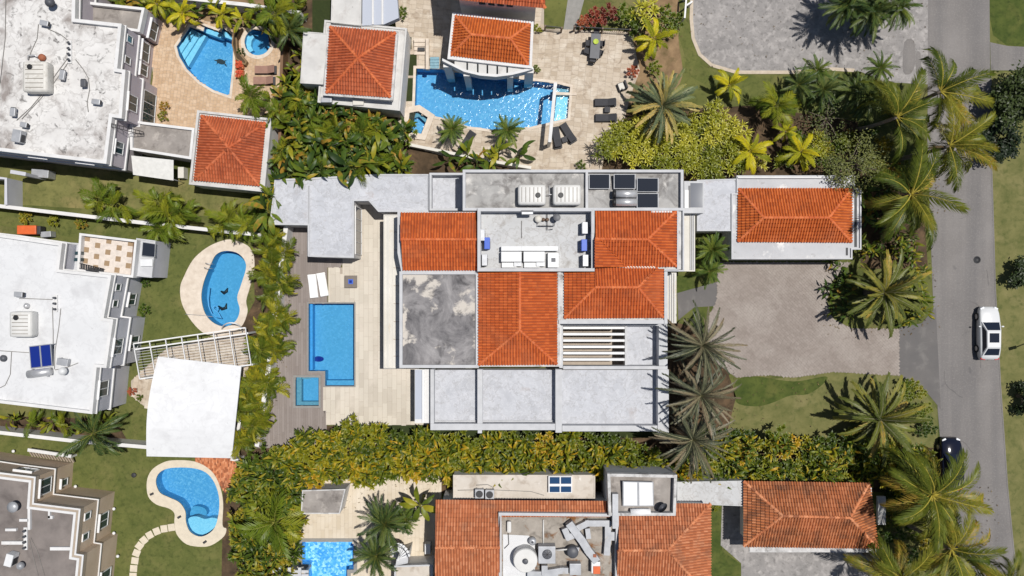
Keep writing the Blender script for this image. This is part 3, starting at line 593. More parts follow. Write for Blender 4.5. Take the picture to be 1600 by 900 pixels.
# ================================================================== pools
def pool(name, label, px, depth, mat, coping=None, cw=0.25, steps=(), wz=-0.10, wallmat=None, copz=0.085, ctop=None):
    P = ccw(WP(px)); c = sum(P, Vector((0, 0, 0))) / len(P)
    t = thing(name, label, 'pool', (c.x, c.y, -depth))
    n = len(P); out = offset(P, -0.02); v = at_z(out, -depth) + at_z(out, 0.03)
    sh = add('pool_wall', v, [(i, (i + 1) % n, n + (i + 1) % n, n + i) for i in range(n)], wallmat or mat, t)
    sheet('pool_floor', at_z(offset(P, -0.03), 0), -depth + 0.004, mat, t, world=True)
    for (sp, sz, sm) in steps: prism('pool_step', WP(sp), -depth + 0.006, sz, sm, t)
    if coping: ring('coping', offset(P, -cw), cw - 0.015, -0.03, copz, coping, t, offset(P, 0.015))
    sheet('water', at_z(offset(P, 0.004), 0), wz, 'pool_water', t, world=True)
    return t
def band(a, b, c, d, t0, t1): return [lerp(a, b, t0), lerp(d, c, t0), lerp(d, c, t1), lerp(a, b, t1)]
fan = pool('swimming_pool', 'fan shaped blue pool with steps on the tan terrace', POOL_FAN, 1.3, 'mosaic_caustics', 'pool_stone', 0.2, steps=[
    ([(278, 73), (298, 44), (304, 47), (281, 82)], -0.25, 'pool_pale'), ([(281, 82.5), (304.5, 47), (311, 50), (285, 91)], -0.42, 'pool_pale'),
    ([(285, 91.5), (311.5, 50), (318, 53), (290, 101)], -0.60, 'pool_pale'), ([(321, 43), (345, 51), (343, 58), (320, 50)], -0.28, 'pool_pale'), ([(347, 46), (362, 55), (362, 61), (346, 55)], -0.28, 'pool_pale')])
pool('hot_tub', 'round light blue spa beside the fan shaped pool', POOL_SPA_ROUND, 0.9, 'plaster_blue', 'pool_stone', 0.32, steps=[([(382.5, 66), (384, 56), (390, 50), (395, 56), (391, 62), (390, 70), (394, 77), (388, 80), (384, 74)], -0.35, 'pool_pale')])
lag = pool('swimming_pool', 'large lagoon pool under the curved white arch', POOL_LAGOON, 1.4, 'mosaic_caustics', 'pool_stone', 0.22, steps=[
    ([(870, 149), (890, 147), (887, 184), (866, 189)], -0.35, 'pool_pale'), ([(866, 136), (890, 139), (890, 146), (866, 144)], -0.30, 'pool_teal')])
prism_px('dividing_wall', [(866, 143.5), (901, 145), (901, 149), (866, 148)], -1.3, 0.16, 'pool_stone', lag)
# stairs of green tile that climb out of the lagoon pool
for k in range(4): pbox('pool_stair', 672, 89 + k * 4.6, 686, 89 + k * 4.6 + 4.2, -0.2, 0.34 - k * 0.07, 'pool_teal', lag)
pool('hot_tub', 'five sided spa at the lower left of the lagoon pool', POOL_LAGOON_SPA, 0.9, 'mosaic_caustics', 'pool_stone', 0.5, copz=0.22, wz=0.02, steps=[([(641, 178), (654, 175), (667, 184), (664, 190), (654, 181), (645, 184), (643, 206), (638, 206)], -0.3, 'pool_teal')])
kid = pool('swimming_pool', 'kidney shaped blue pool with a rounded stone deck', POOL_KIDNEY, 1.3, 'plaster_blue', None)
pool('swimming_pool', 'rectangular blue lap pool beside the boarded deck', POOL_LAP, 1.35, 'plaster_blue', 'grey_coping', 0.10, steps=[
    ([(509, 595), (553.5, 595), (553.5, 602.5), (509, 602.5)], -0.35, 'plaster_blue'), ([(482.5, 475), (486.5, 475), (486.5, 579), (482.5, 579)], -0.45, 'plaster_deep')], copz=0.075)
pool('hot_tub', 'square spa with grey border at the corner of the lap pool', POOL_LAP_SPA, 0.9, 'plaster_blue', 'grey_coping', 0.17, steps=[
    ([(462.5, 589.5), (470, 589.5), (470, 628), (498, 628), (498, 633.5), (462.5, 633.5)], -0.25, 'pool_teal'), ([(470.5, 589.5), (498, 589.5), (498, 591), (486, 591), (482, 593), (470.5, 593)], -0.28, 'pool_teal')], copz=0.16, wz=0.02)
bean = pool('swimming_pool', 'bean shaped blue pool with a pale sun shelf at its lower end', POOL_BEAN, 1.2, 'mosaic_caustics', None, steps=[
    (smooth_px([(292.5, 812), (305, 808), (318, 812), (330, 810), (340, 814), (332, 827), (315, 836.5), (299, 830)], 3), -0.22, 'pool_pale'),
    (smooth_px([(297, 795), (308, 794), (318, 799), (318, 808), (306, 805), (293, 808)], 3), -0.55, 'plaster_blue')])
pool('swimming_pool', 'sparkling mosaic pool cut by the bottom edge', POOL_SOUTH, 1.3, 'mosaic_bright_caustics', 'grey_coping', 0.30, copz=0.08)
# hose and cleaner in the kidney pool
def floatpts(px, z): return [W(x, y, z) for x, y in px]
tag(tube('vacuum_hose', floatpts([(327, 448), (325, 465), (326, 478), (331, 490), (338, 495), (346, 497), (341, 489), (335, 484), (332, 480), (336, 477), (341, 481), (338, 487)], -0.08), 0.05, 'plaster_deep'), 'pale blue vacuum hose floating in the kidney pool', 'hose')
tag(tube('pool_pole', [W(289, 491, 0.10), W(318, 493, 0.10), W(332, 495, 0.10)], 0.025, 'galvanised'), 'long cleaning pole lying on the kidney pool deck', 'pole')
def swoosh(pts, label, name, mat='black_plastic', w=0.16):
    P = floatpts(pts, -1.28 if name != 'floating_toy' else -0.02); return tag(tube(name, P, [w * 0.4] + [w] * (len(P) - 2) + [w * 0.3], mat), label, name.replace('_', ' '))
swoosh([(345, 455), (350, 458), (354, 455), (356, 450)], 'upper dark swoosh inlaid on the kidney pool floor', 'pool_inlay')
swoosh([(341, 478), (347, 483), (353, 481), (354, 474)], 'lower dark swoosh inlaid on the kidney pool floor', 'pool_inlay')
o = tag(add('pool_inlay', WP(circle_px(492, 563, 8.5, 16, 4.5)), [tuple(range(15, -1, -1))], 'collector_blue'), 'dark blue oval inlaid on the lap pool floor', 'inlay')
for q in o.data.vertices: q.co.z = -1.33
# sea turtle shape inlaid on the fan pool floor
t = thing('turtle_inlay', 'dark turtle shaped inlay on the fan pool floor', 'inlay', W(337, 90) + Vector((0, 0, -1.28)))
c = W(337, 90)
add('shell', [(c.x + 0.42 * math.cos(a) * math.cos(-0.3) + 0.22 * math.sin(a) * 0.3, c.y - 0.3 * 0.42 * math.cos(a) + 0.22 * math.sin(a), -1.27) for a in [2 * PI * k / 14 for k in range(14)]], [tuple(range(14))], 'iron_dark', t)
for (dx, dy, L, a) in ((-0.40, 0.1, 0.30, 2.9), (0.36, -0.22, 0.34, -0.9), (-0.28, -0.02, 0.3, -2.0), (0.30, 0.05, 0.25, 0.4)):
    e = Vector((math.cos(a), math.sin(a), 0)) * L; s = Vector((-e.y, e.x, 0)) * 0.25; b = Vector((c.x + dx, c.y + dy, -1.268))
    add('flipper', [b - s, b + s, b + e], [(0, 1, 2)], 'iron_dark', t)
# handrails
for k, (x, y, lab) in enumerate(((321, 411, 'upper steel grab rail at the kidney pool edge'), (319, 418, 'lower steel grab rail at the kidney pool edge'))):
    tag(tube('grab_rail', [W(x, y, 0.07), W(x, y, 0.8), W(x + 5, y + 1, 0.95), W(x + 11, y + 1.5, 0.7), W(x + 14, y + 2, -0.15)], 0.03, 'steel'), lab, 'handrail')
# stepping stones
stp = st(sheet('stepping_path', [(204, 896), (212, 868), (240, 830), (268, 818), (272, 826), (246, 838), (220, 872), (214, 898)], 0.009, 'lawn_green'), 'curved line of pale stepping stones across the lawn')
SP = [(268, 824, 8), (256.5, 826, 8), (245, 830, 22), (234, 836, 28), (225, 844, 40), (218, 853, 52), (213.5, 864, 68), (211, 876, 82), (209, 888, 86), (208, 900, 88)]
for (x, y, a) in SP:
    c = W(x, y); box('stepping_stone', (c.x, c.y), (0.60, 0.64), -0.02, 0.05, 'stone_slab', stp, R(a), 0.02)
# ================================================================== buildings
def flat_block(parent, px, z, floor_drop, pw, wall, roof, para, zb=0.0, roofname='roof_deck'):
    """walls, roof deck and parapet of one flat-roofed block; px outlines the parapet top at height z. Returns the CCW outline."""
    P = ccw(WP(px, z)); zf = z - floor_drop
    o = offset(P, 0.03)
    prism('wall', o, zb, zf - 0.06, wall, parent)
    prism(roofname, offset(P, pw * 0.5), zf - 0.05, zf, roof, parent)
    ring('parapet', P, pw, zf - 0.18, z, para, parent)
    return P
def moulding(parent, P, z, mat='parapet_white', w=0.10, h=0.16):
    ring('moulding', offset(P, -w), w + 0.06, z, z + h, mat, parent)
def edge_at(P, a, b, t):
    p, q = P[a], P[b]; d = (q - p); d.z = 0; L = d.length; d.normalize()
    n = Vector((d.y, -d.x, 0)); return p + d * (L * t), d, n
def win(parent, P, a, b, t, z0, w, h, glass='glass_window', hood=True, panes=2, frame='white_paint', inset=0.03):
    """window on the wall edge a-b of outline P"""
    c, d, n = edge_at(P, a, b, t); c = Vector((c.x, c.y, z0)) - n * inset; fo = 0.09; fw = 0.08
    def bx(name, s0, s1, za, zb, d0, d1, mat, par):
        q = [c + d * s0 + n * d0, c + d * s1 + n * d0, c + d * s1 + n * d1, c + d * s0 + n * d1]
        v, f = prism_vf([Vector((x.x, x.y, 0)) for x in q], z0 + za, z0 + zb, True); return add(name, v, f, mat, par)
    fr = bx('window', -w / 2 - fw, w / 2 + fw, -fw, 0.0, -0.02, fo, frame, parent)
    bx('window_frame', -w / 2 - fw, -w / 2, 0.002, h, -0.02, fo - 0.002, frame, fr); bx('window_frame', w / 2, w / 2 + fw, 0.002, h, -0.02, fo - 0.002, frame, fr)
    bx('window_frame', -w / 2 - fw, w / 2 + fw, h + 0.002, h + fw, -0.02, fo, frame, fr)
    pwid = w / panes
    for k in range(panes):
        bx('pane', -w / 2 + k * pwid + 0.015, -w / 2 + (k + 1) * pwid - 0.015, 0.004, h - 0.002, -0.02, 0.045, glass, fr)
        if k: bx('mullion', -w / 2 + k * pwid - 0.03, -w / 2 + k * pwid + 0.03, 0.006, h - 0.004, 0.0, 0.085, frame, fr)
    if hood: bx('window_hood', -w / 2 - 0.2, w / 2 + 0.2, h + 0.14, h + 0.22, -0.02, 0.2, frame, fr)
    return fr
def hip_roof(parent, q, r0, r1, zr, ze, mat, seed, caps='ridge_tile', dz=(0, 0, 0, 0)):
    """q: TL, TR, BR, BL eave pixels at height ze; r0, r1 ridge pixels at height zr (r0 == r1: pyramid)"""
    TL, TR, BR, BL = [(x, y, ze) for x, y in q]; A, B = (*r0, zr), (*r1, zr)
    py = r0 == r1
    tile_slope([TR, TL, A] if py else [TR, TL, A, B], mat, parent, seed)
    tile_slope([BL, BR, B] if py else [BL, BR, B, A], mat, parent, seed + 1)
    tile_slope([TL, BL, A], mat, parent, seed + 2); tile_slope([BR, TR, B], mat, parent, seed + 3)
    for c, e in ((TL, A), (BL, A), (TR, B), (BR, B)): ridge(c, e, caps, parent)
    if not py: ridge(A, B, caps, parent)
def ac_unit(x, y, z, label, w=0.95, d=0.42, h=0.85, rz=0.0, mat='galvanised', group=None, fan_top=False):
    c = W(x, y, z + h); t = thing('air_conditioner', label, 'air conditioner', (c.x, c.y, z), group, rz)
    def lb(name, cc, dd, z0, z1, m, bev=0.0):
        v, f = box_vf(cc, dd, z0, z1, 0, bev); return link(name, mesh(name, v, f, m), t)
    lb('casing', (0, 0), (w, d), 0.06, h, mat, 0.03)
    for s in (-1, 1): lb('foot', (s * w * 0.35, 0), (0.08, d * 1.05), 0, 0.058, 'iron_dark')
    if fan_top:
        n = 20; v = [Vector((0.36 * min(w, d) * 1.1 * math.cos(2 * PI * k / n), 0.36 * min(w, d) * 1.1 * math.sin(2 * PI * k / n), zz)) for zz in (h + 0.002, h + 0.05) for k in range(n)]
        f = [(k, (k + 1) % n, n + (k + 1) % n, n + k) for k in range(n)] + [tuple(range(n, 2 * n))]
        link('fan_grille', mesh('fan_grille', v, f, 'iron_dark'), t)
    else: lb('fan_grille', (-w * 0.12, -d / 2 - 0.012), (w * 0.6, 0.02), 0.16, h - 0.12, 'iron_dark')
    return t
def water_tank(x, y, z, label, L, Wd, hh, mat, lidx, rz=0.0, lidmat='black_plastic', vertical=False):
    """ribbed roof cistern with rounded corners and a black lid"""
    c = W(x, y, z + hh); t = thing('water_tank', label, 'water tank', (c.x, c.y, z), None, rz)
    v, f = box_vf((0, 0), (L, Wd), 0.0, hh, 0, min(L, Wd, hh) * 0.22); link('tank_body', mesh('tank_body', v, f, mat, smooth=True), t)
    nr = 6
    for k in range(nr):
        s = (-0.36 + 0.72 * k / (nr - 1))
        d = (Wd * 0.72, 0.05) if vertical else (0.05, Wd * 0.72); cc = (0, s * Wd) if vertical else (s * L, 0)
        if vertical: d = (L * 0.72, 0.05); cc = (0, s * Wd)
        v, f = box_vf(cc, d, hh - 0.02, hh + 0.015, 0, 0.0); link('rib', mesh('rib', v, f, 'rib_groove'), t)
    n = 18; lx, ly = lidx; v = [Vector((lx + 0.21 * math.cos(2 * PI * k / n) * q, ly + 0.21 * math.sin(2 * PI * k / n) * q, zz)) for zz, q in ((hh - 0.02, 1), (hh + 0.08, 1), (hh + 0.1, 0.85)) for k in range(n)]
    f = [(i * n + k, i * n + (k + 1) % n, (i + 1) * n + (k + 1) % n, (i + 1) * n + k) for i in range(2) for k in range(n)] + [tuple(range(2 * n, 3 * n))]
    link('lid', mesh('lid', v, f, lidmat), t); return t
def solar_panel(px, z, tilt, mat, label, name='solar_panel', cat='solar panel', frame='galvanised', split=1, across=True):
    """collector panel over a pixel quad (TL,TR,BR,BL); the lower edge at z, upper edge at z+tilt"""
    zz = (z + tilt, z + tilt, z, z); P = [W(x, y, k) for (x, y), k in zip(px, zz)]
    c = sum(P, Vector((0, 0, 0))) / 4; t = thing(name, label, cat, (c.x, c.y, z - 0.15))
    dn = Vector((0, 0, -0.07)); add('panel_frame', P + [p + dn for p in P], [(3, 2, 1, 0), (0, 1, 5, 4), (1, 2, 6, 5), (2, 3, 7, 6), (3, 0, 4, 7), (4, 5, 6, 7)], frame, t)
    up = Vector((0, 0, 0.006))
    for k in range(split):
        def q(u, v): return P[0].lerp(P[1], u).lerp(P[3].lerp(P[2], u), v) + up
        e = 0.035
        u0, u1 = (k / split + e, (k + 1) / split - e) if across else (e, 1 - e); v0, v1 = (e, 1 - e) if across else (k / split + e, (k + 1) / split - e)
        Q = [q(u0, v0), q(u1, v0), q(u1, v1), q(u0, v1)]
        add('collector_glass', Q + [p - up * 1.5 for p in Q], [(3, 2, 1, 0), (0, 1, 5, 4), (1, 2, 6, 5), (2, 3, 7, 6), (3, 0, 4, 7)], mat, t)
    for p in P: add('leg', *box_vf((p.x * 0.94 + c.x * 0.06, p.y * 0.94 + c.y * 0.06), (0.05, 0.05), z - 0.15, p.z - 0.07), 'galvanised', t)
    return t
def cable(pts, z, label, r=0.022, name='cable', mat='cable', cat='cable'): return tag(tube(name, [W(x, y, z) for x, y in pts], r, mat, n=5), label, cat)
def roof_vent(x, y, z, label, a=0.0, w=0.7, mat='galvanised'):
    """sheet metal hood on a short pipe"""
    c = W(x, y, z + 0.5); t = thing('roof_vent', label, 'roof vent', (c.x, c.y, z), None, a)
    v, f = tube_vf([(0, 0, 0), (0, 0, 0.4)], 0.11, 10); link('pipe', mesh('pipe', v, f, mat), t)
    v, f = box_vf((0, 0), (w, 0.42), 0.32, 0.58, 0, 0.05); link('hood', mesh('hood', v, f, mat), t)
    v, f = box_vf((w * 0.48, 0), (0.12, 0.34), 0.34, 0.54); link('outlet', mesh('outlet', v, f, 'iron_dark'), t); return t
def camera_row(x, y, z, label, n=4):
    c = W(x, y, z); t = thing('vent_stack', label, 'vent pipes', (c.x, c.y, z))
    v, f = box_vf((0, 0), (0.3, n * 0.46), 0, 0.12); link('kerb', mesh('kerb', v, f, 'parapet_white'), t)
    for k in range(n):
        v, f = tube_vf([(0, 0, 0.12), (0, 0, 0.42), (0.14, 0, 0.5)], 0.09, 8); link('pipe', mesh('pipe', v, f, 'dark_grey_plastic'), t, (0, (k - (n - 1) / 2) * 0.46, 0))
    return t

# ---------------- stained white house (upper left)
zA = 5.9
RA = [(-250, -220), (122, -220), (117, 29), (190, 37), (183, 107), (196, 109), (190, 185), (175, 183), (166, 256), (0, 236), (-250, 206)]
hA = thing('white_house', 'mauve walled house with a stained white flat roof at the upper left', 'house', W(40, 120))
PA = flat_block(hA, RA, zA, 0.35, 0.28, 'wall_mauve', 'roof_white_stained', 'parapet_white')
moulding(hA, PA, zA - 0.75, 'parapet_white', 0.08, 0.14); moulding(hA, PA, 2.75, 'parapet_white', 0.09, 0.18)
def ei(P, p, q, z):
    """edge of outline P nearest to the pixel edge p-q"""
    m = (W(*p, z) + W(*q, z)) / 2
    return min(range(len(P)), key=lambda i: ((P[i] + P[(i + 1) % len(P)]) / 2 - m).length)
def wins(parent, P, z, p, q, spec, **kw):
    i = ei(P, p, q, z); j = (i + 1) % len(P)
    for (t, z0, w, h) in spec: win(parent, P, i, j, t, z0, w, h, **kw)
wins(hA, PA, zA, (190, 37), (183, 107), [(0.30, 4.0, 0.5, 0.8), (0.78, 4.0, 0.5, 0.8)], panes=1, hood=False)
wins(hA, PA, zA, (190, 37), (183, 107), [(0.30, 0.9, 0.9, 1.3), (0.72, 0.9, 1.5, 1.3)])
wins(hA, PA, zA, (196, 109), (190, 185), [(0.40, 3.6, 1.2, 1.5)])
wins(hA, PA, zA, (196, 109), (190, 185), [(0.45, 0.3, 2.8, 2.2)], hood=False, panes=3)
wins(hA, PA, zA, (175, 183), (166, 256), [(0.42, 3.6, 0.9, 1.3)])
wins(hA, PA, zA, (0, 236), (166, 256), [(0.3, 3.7, 1.2, 1.2), (0.75, 3.7, 1.2, 1.2)])
wins(hA, PA, zA, (122, -220), (117, 29), [(0.955, 3.5, 1.0, 1.7)])
# lower wing with the stained terrace floor
PA2 = flat_block(hA, [(118, 0), (151, 4), (226, 12), (218, 50), (150, 40), (118, 34)], 3.6, 0.5, 0.22, 'wall_mauve', 'roof_soot', 'parapet_white')
wins(hA, PA2, 3.6, (226, 12), (218, 50), [(0.4, 0.8, 1.4, 1.3)])
# low link roof between the house and its pavilion
PA3 = flat_block(hA, [(203, 186), (222, 190), (304, 200), (299, 249), (203, 234)], 3.1, 0.25, 0.22, 'wall_mauve', 'roof_soot', 'parapet_white')
# iron ladder to the roof
t = thing('roof_ladder', 'rusty iron ladder standing on the roof edge of the mauve walled house', 'ladder', W(196, 208, 3.0))
for s in (0, 5): tube('rail', [W(174, 193 + s, 5.9), W(224, 206 + s, 3.2)], 0.03, 'iron_dark', t)
for k in range(9): a = k / 8; tube('rung', [W(174 + 50 * a, 193 + 13 * a, 5.9 - 2.7 * a), W(174 + 50 * a, 198 + 13 * a, 5.9 - 2.7 * a)], 0.025, 'iron_dark', t)
t = thing('awning', 'white canvas awning below the link roof beside the red pavilion', 'awning', W(240, 262))
P = [W(205, 243, 3.0), W(271, 250, 3.0), W(271, 282, 2.5), W(208, 273, 2.5)]; dn = Vector((0, 0, -0.04))
add('canvas', P + [p + dn for p in P], [(3, 2, 1, 0), (4, 5, 6, 7), (0, 1, 5, 4), (1, 2, 6, 5), (2, 3, 7, 6), (3, 0, 4, 7)], 'white_canvas', t)
for (x, y) in ((208, 272), (270, 280)): tube('pole', [W(x, y, 2.45), Vector((W(x, y, 2.45).x, W(x, y, 2.45).y, 0))], 0.03, 'galvanised', t)
tag(pbox('garden_door', 278, 261, 287, 278, 0, 0.9, 'canopy_cream'), 'tan utility box standing under the link roof', 'utility box')
# roof equipment on the stained white roof
zr = 5.56
water_tank(53.5, 119, zr, 'weathered ribbed cistern on the stained white roof', 2.0, 2.5, 1.1, 'old_plastic', (-0.35, 0.75), vertical=True)
tag(lathe('pump', tuple(W(64, 89, zr + .35))[:2], [(0.22, zr), (0.28, zr + 0.1), (0.28, zr + 0.3), (0.15, zr + 0.42)], 'rust_pipe'), 'rusty round pump above the weathered cistern', 'pump')
tag(tube('pump_pipe', [W(44, 93, zr + .1), W(44, 87, zr + .3), W(53, 86, zr + .3), W(59, 89, zr + .3)], 0.06, 'steel'), 'bent steel pipe joining the pump and the weathered cistern', 'pipe')
roof_vent(69, 36, zr, 'grey vent hood near the top of the stained white roof', R(-12)); roof_vent(150, 159, zr, 'grey vent hood near the right edge of the stained white roof', R(-8)); roof_vent(37, 195, zr, 'small grey vent hood at the lower left of the stained white roof', R(-10), 0.55)
roof_vent(97, 117, zr, 'blue grey vent hood in the middle of the stained white roof', R(80), 0.8); roof_vent(20, 175, zr, 'narrow vent hood beside the lower left wall of the stained roof', R(85)); roof_vent(130, 130, zr, 'dark slim vent box right of the blue grey hood', R(90), 0.6, 'dark_grey_plastic')
ac_unit(25, 212, zr, 'grey condenser at the lower left corner of the stained white roof', 1.0, 0.7, 0.8, R(80)); 
tag(tube('satellite_dish', [W(78, 4, zr), W(78, 4, zr + 0.8)], [0.05, 0.38], 'dark_grey_plastic', n=14), 'dark dish on a mast at the top of the stained white roof', 'dish')
camera_row(110, 82, zr, 'row of four vent pipes in the middle of the stained white roof')
CB = [([(108, 88), (88, 115), (70, 142), (48, 168), (26, 188)], 'long cable running from the vent pipes to the lower left'), ([(110, 92), (98, 110), (78, 138), (58, 160), (34, 186)], 'cable just right of the long one across the stained roof'),
      ([(60, 38), (58, 60), (48, 82), (45, 92)], 'dark pipe from the top vent hood to the cistern'), ([(118, 93), (130, 108), (138, 122), (140, 140), (136, 160), (138, 175)], 'dark cable curving down to the right vent hood'),
      ([(75, 45), (95, 54), (105, 62)], 'short cable between top vent hood and vent pipes'), ([(9, 0), (8, 60), (0, 130)], 'thin cable near the left edge of the stained roof')]
for p, l in CB: cable(p, zr + 0.03, l, 0.035)
# ---------------- red tiled pavilion
hD = thing('pavilion', 'square pavilion with a dull red pyramid tile roof', 'pavilion', W(360, 235))
PD = flat_block(hD, [(308, 172), (424, 185), (413, 300), (295, 288)], 3.2, 0.22, 0.2, 'wall_white', 'slab_old', 'slab_old')
hip_roof(hD, [(315, 181), (415, 192), (405, 290), (304, 281)], (357, 231), (357, 231), 4.55, 3.12, 'tile_red', 10, 'tile_red')
# ---------------- clean white house (middle left)
zB = 5.7
RB = [(-250, 336), (0, 366), (97, 380), (92, 421), (174, 430), (162, 497), (177, 499), (166, 575), (151, 574), (144, 647), (0, 630), (-250, 600)]
hB = thing('white_house', 'grey walled house with a clean white flat roof at the middle left', 'house', W(40, 500))
PB = flat_block(hB, RB, zB, 0.3, 0.25, 'wall_grey', 'roof_white', 'parapet_white')
moulding(hB, PB, zB - 0.7, 'parapet_white', 0.07, 0.12); moulding(hB, PB, 2.75, 'parapet_white', 0.09, 0.16)
wins(hB, PB, zB, (174, 430), (162, 497), [(0.33, 3.9, 0.5, 0.7), (0.72, 3.9, 0.5, 0.7)], panes=1, hood=False)
wins(hB, PB, zB, (174, 430), (162, 497), [(0.42, 0.9, 0.9, 1.2)])
wins(hB, PB, zB, (177, 499), (166, 575), [(0.42, 3.6, 1.2, 1.4), (0.46, 0.8, 1.0, 1.4)])
wins(hB, PB, zB, (151, 574), (144, 647), [(0.50, 3.6, 1.2, 1.4)])
# roof terrace with the brown and cream tiles
TQ = [(124, 364), (214, 375), (208, 434), (120, 424)]
PB2 = flat_block(hB, TQ, 3.7, 0.55, 0.2, 'wall_grey', 'tile_light', 'parapet_white', roofname='terrace_floor')
ft = [ch for ch in hB.children if ch.name.startswith('terrace_floor')][0]
fq = [W(*p, 3.15) for p in ((132, 368), (211, 377), (206, 429), (127, 420))]
for r_ in range(6):
    for c_ in range(9):
        if (c_ + 2 * r_) % 4 == 0 or (c_ + 2 * r_) % 4 == 9:
            u, v_ = (c_ + 0.6) / 9.4, (r_ + 0.5) / 6.0
            if u > 0.97: continue
            p = fq[0].lerp(fq[1], u).lerp(fq[3].lerp(fq[2], u), v_); box('floor_tile', (p.x, p.y), (0.44, 0.44), 3.14, 3.158, 'tile_dark', ft, R(-7))
PB3 = flat_block(hB, [(213, 372), (243, 376), (237, 434), (208, 431)], 3.1, 0.1, 0.1, 'wall_grey', 'parapet_grey', 'parapet_grey')
solar_panel([(223, 378), (243, 381), (242, 402), (221, 400)], 3.25, 0.1, 'collector', 'dark panel on the ledge right of the checkered terrace', 'solar_panel')
tag(pbox('white_hatch', 219, 405, 238, 416, 3.02, 3.25, 'white_metal', bev=0.03), 'white hatch below the dark panel on the grey ledge', 'hatch')
t = thing('metal_stair', 'dark iron stair with railing on the checkered terrace', 'stair', W(144, 417, 3.15))
for k in range(10): pbox('tread', 126 + k * 3.7, 412 + k * 0.9, 128.6 + k * 3.7, 420 + k * 0.9, 5.2 - k * 0.22, 5.25 - k * 0.22, 'iron_dark', t)
for s in (0, 8): tube('handrail', [W(124, 411 + s, 5.7), W(162, 420 + s, 3.6)], 0.03, 'iron_dark', t)
tag(tube('terrace_rail', [W(209, 378, 3.5), W(205, 430, 3.5)], 0.05, 'brown_wood'), 'brown rail along the right side of the checkered terrace', 'rail')
for k, (y0, lab) in enumerate(((393, 'upper'), (403, 'lower'))): pbox('roof_window', 104, y0, 127, y0 + 5, 3.1, 3.6, 'glass_window', hB)
PB4 = flat_block(hB, [(97, 378), (124, 380), (121, 423), (93, 421)], 3.55, 0.1, 0.1, 'wall_grey', 'parapet_grey', 'parapet_grey')
t = thing('grill_cart', 'orange utility cart beside the top wall of the clean white house', 'cart', W(42, 362))
pbox('body', 26, 352, 56, 366, 0.2, 1.1, 'orange_plastic', t, bev=0.08); pbox('side_box', 57, 353, 63, 366, 0.2, 1.0, 'iron_dark', t, bev=0.05)
for x in (30, 52):
    for y in (354, 364): c = W(x, y, 0.2); lathe('wheel', (c.x, c.y), [(0.12, 0.0), (0.12, 0.2)], 'tyre', t, 10)
ac_unit(71, 366, 0.0, 'grey condenser on the ground beside the orange cart', 0.9, 0.5, 0.9, R(5)); ac_unit(62, 271, 0.0, 'grey condenser on the lawn below the mauve walled house', 1.5, 0.7, 1.2, R(-4))
zq = 5.41
water_tank(31, 507, zq, 'white ribbed cistern on the clean white roof', 1.8, 2.1, 1.1, 'white_plastic', (-0.3, 0.55), vertical=True)
roof_vent(29, 460, zq, 'grey vent hood above the white cistern', R(-4)); tag(lathe('pump', tuple(W(40, 478, zq + .3))[:2], [(0.2, zq), (0.24, zq + 0.2), (0.12, zq + 0.4)], 'steel'), 'steel pump just above the white cistern', 'pump')
camera_row(88, 474, zq, 'row of vent pipes on the clean white roof', 3)
solar_panel([(45, 541), (79, 537), (82, 572), (48, 576)], zq + 0.25, 0.7, 'collector_blue', 'blue solar water heater panel on the clean white roof', split=2)
t = thing('heater_tank', 'steel cylinder below the blue solar heater panel', 'tank', W(62, 582, zq))
tube('cylinder', [W(44, 585, zq + .35), W(80, 580, zq + .35)], 0.32, 'steel', t, 16)
for x in (50, 74): pbox('cradle', x - 1, 577, x + 1, 589, zq, zq + 0.3, 'galvanised', t)
ac_unit(97, 566, zq, 'pale condenser right of the blue solar heater panel', 0.9, 0.55, 0.5, R(-10)); tag(tube('satellite_dish', [W(98, 580, zq), W(98, 580, zq + 0.6)], [0.05, 0.34], 'white_metal', n=14), 'white dish right of the blue solar heater panel', 'dish')
tag(lathe('roof_fan', tuple(W(4, 560, zq + .3))[:2], [(0.2, zq), (0.28, zq + 0.25), (0.1, zq + 0.4)], 'dark_grey_plastic'), 'dark round fan at the left edge of the clean white roof', 'fan')
for p, l in (([(82, 480), (83, 520), (83, 545)], 'cable on the left of the vent pipes'), ([(95, 482), (92, 510), (86, 548), (85, 577)], 'cable on the right of the vent pipes'), ([(18, 550), (16, 585), (8, 602), (0, 606)], 'bent cable near the lower left edge of the clean white roof'), ([(0, 548), (45, 551)], 'straight cable left of the blue solar panel'), ([(30, 466), (82, 468)], 'cable from the vent hood to the vent pipes'), ([(86, 578), (105, 574), (122, 567)], 'dark cable stub right of the solar heater tank')): cable(p, zq + 0.03, l, 0.03)
# ---------------- beige house (lower left)
zC = 5.6
RC = [(-250, 700), (0, 738), (56, 745), (53, 786), (126, 795), (119, 865), (131, 867), (122, 960), (-250, 960)]
hC = thing('beige_house', 'beige stepped house with a dark brown flat roof at the lower left', 'house', W(60, 830))
PC = flat_block(hC, RC, zC, 0.3, 0.42, 'wall_beige', 'roof_brown', 'beige_cap')
ring('parapet_cap', offset(PC, -0.02), 0.14, zC + 0.003, zC + 0.06, 'parapet_white', hC); ring('parapet_cap', offset(PC, 0.32), 0.2, zC - 0.28, zC + 0.05, 'parapet_white', hC)
moulding(hC, PC, 2.8, 'parapet_white', 0.06, 0.10)
wins(hC, PC, zC, (56, 745), (53, 786), [(0.48, 3.4, 1.2, 1.5)]); wins(hC, PC, zC, (56, 745), (53, 786), [(0.3, 0.9, 0.5, 0.9)], panes=1)
wins(hC, PC, zC, (126, 795), (119, 865), [(0.28, 4.0, 0.5, 0.8), (0.75, 4.0, 0.5, 0.8)], panes=1, hood=False); wins(hC, PC, zC, (126, 795), (119, 865), [(0.42, 0.9, 1.2, 1.4)])
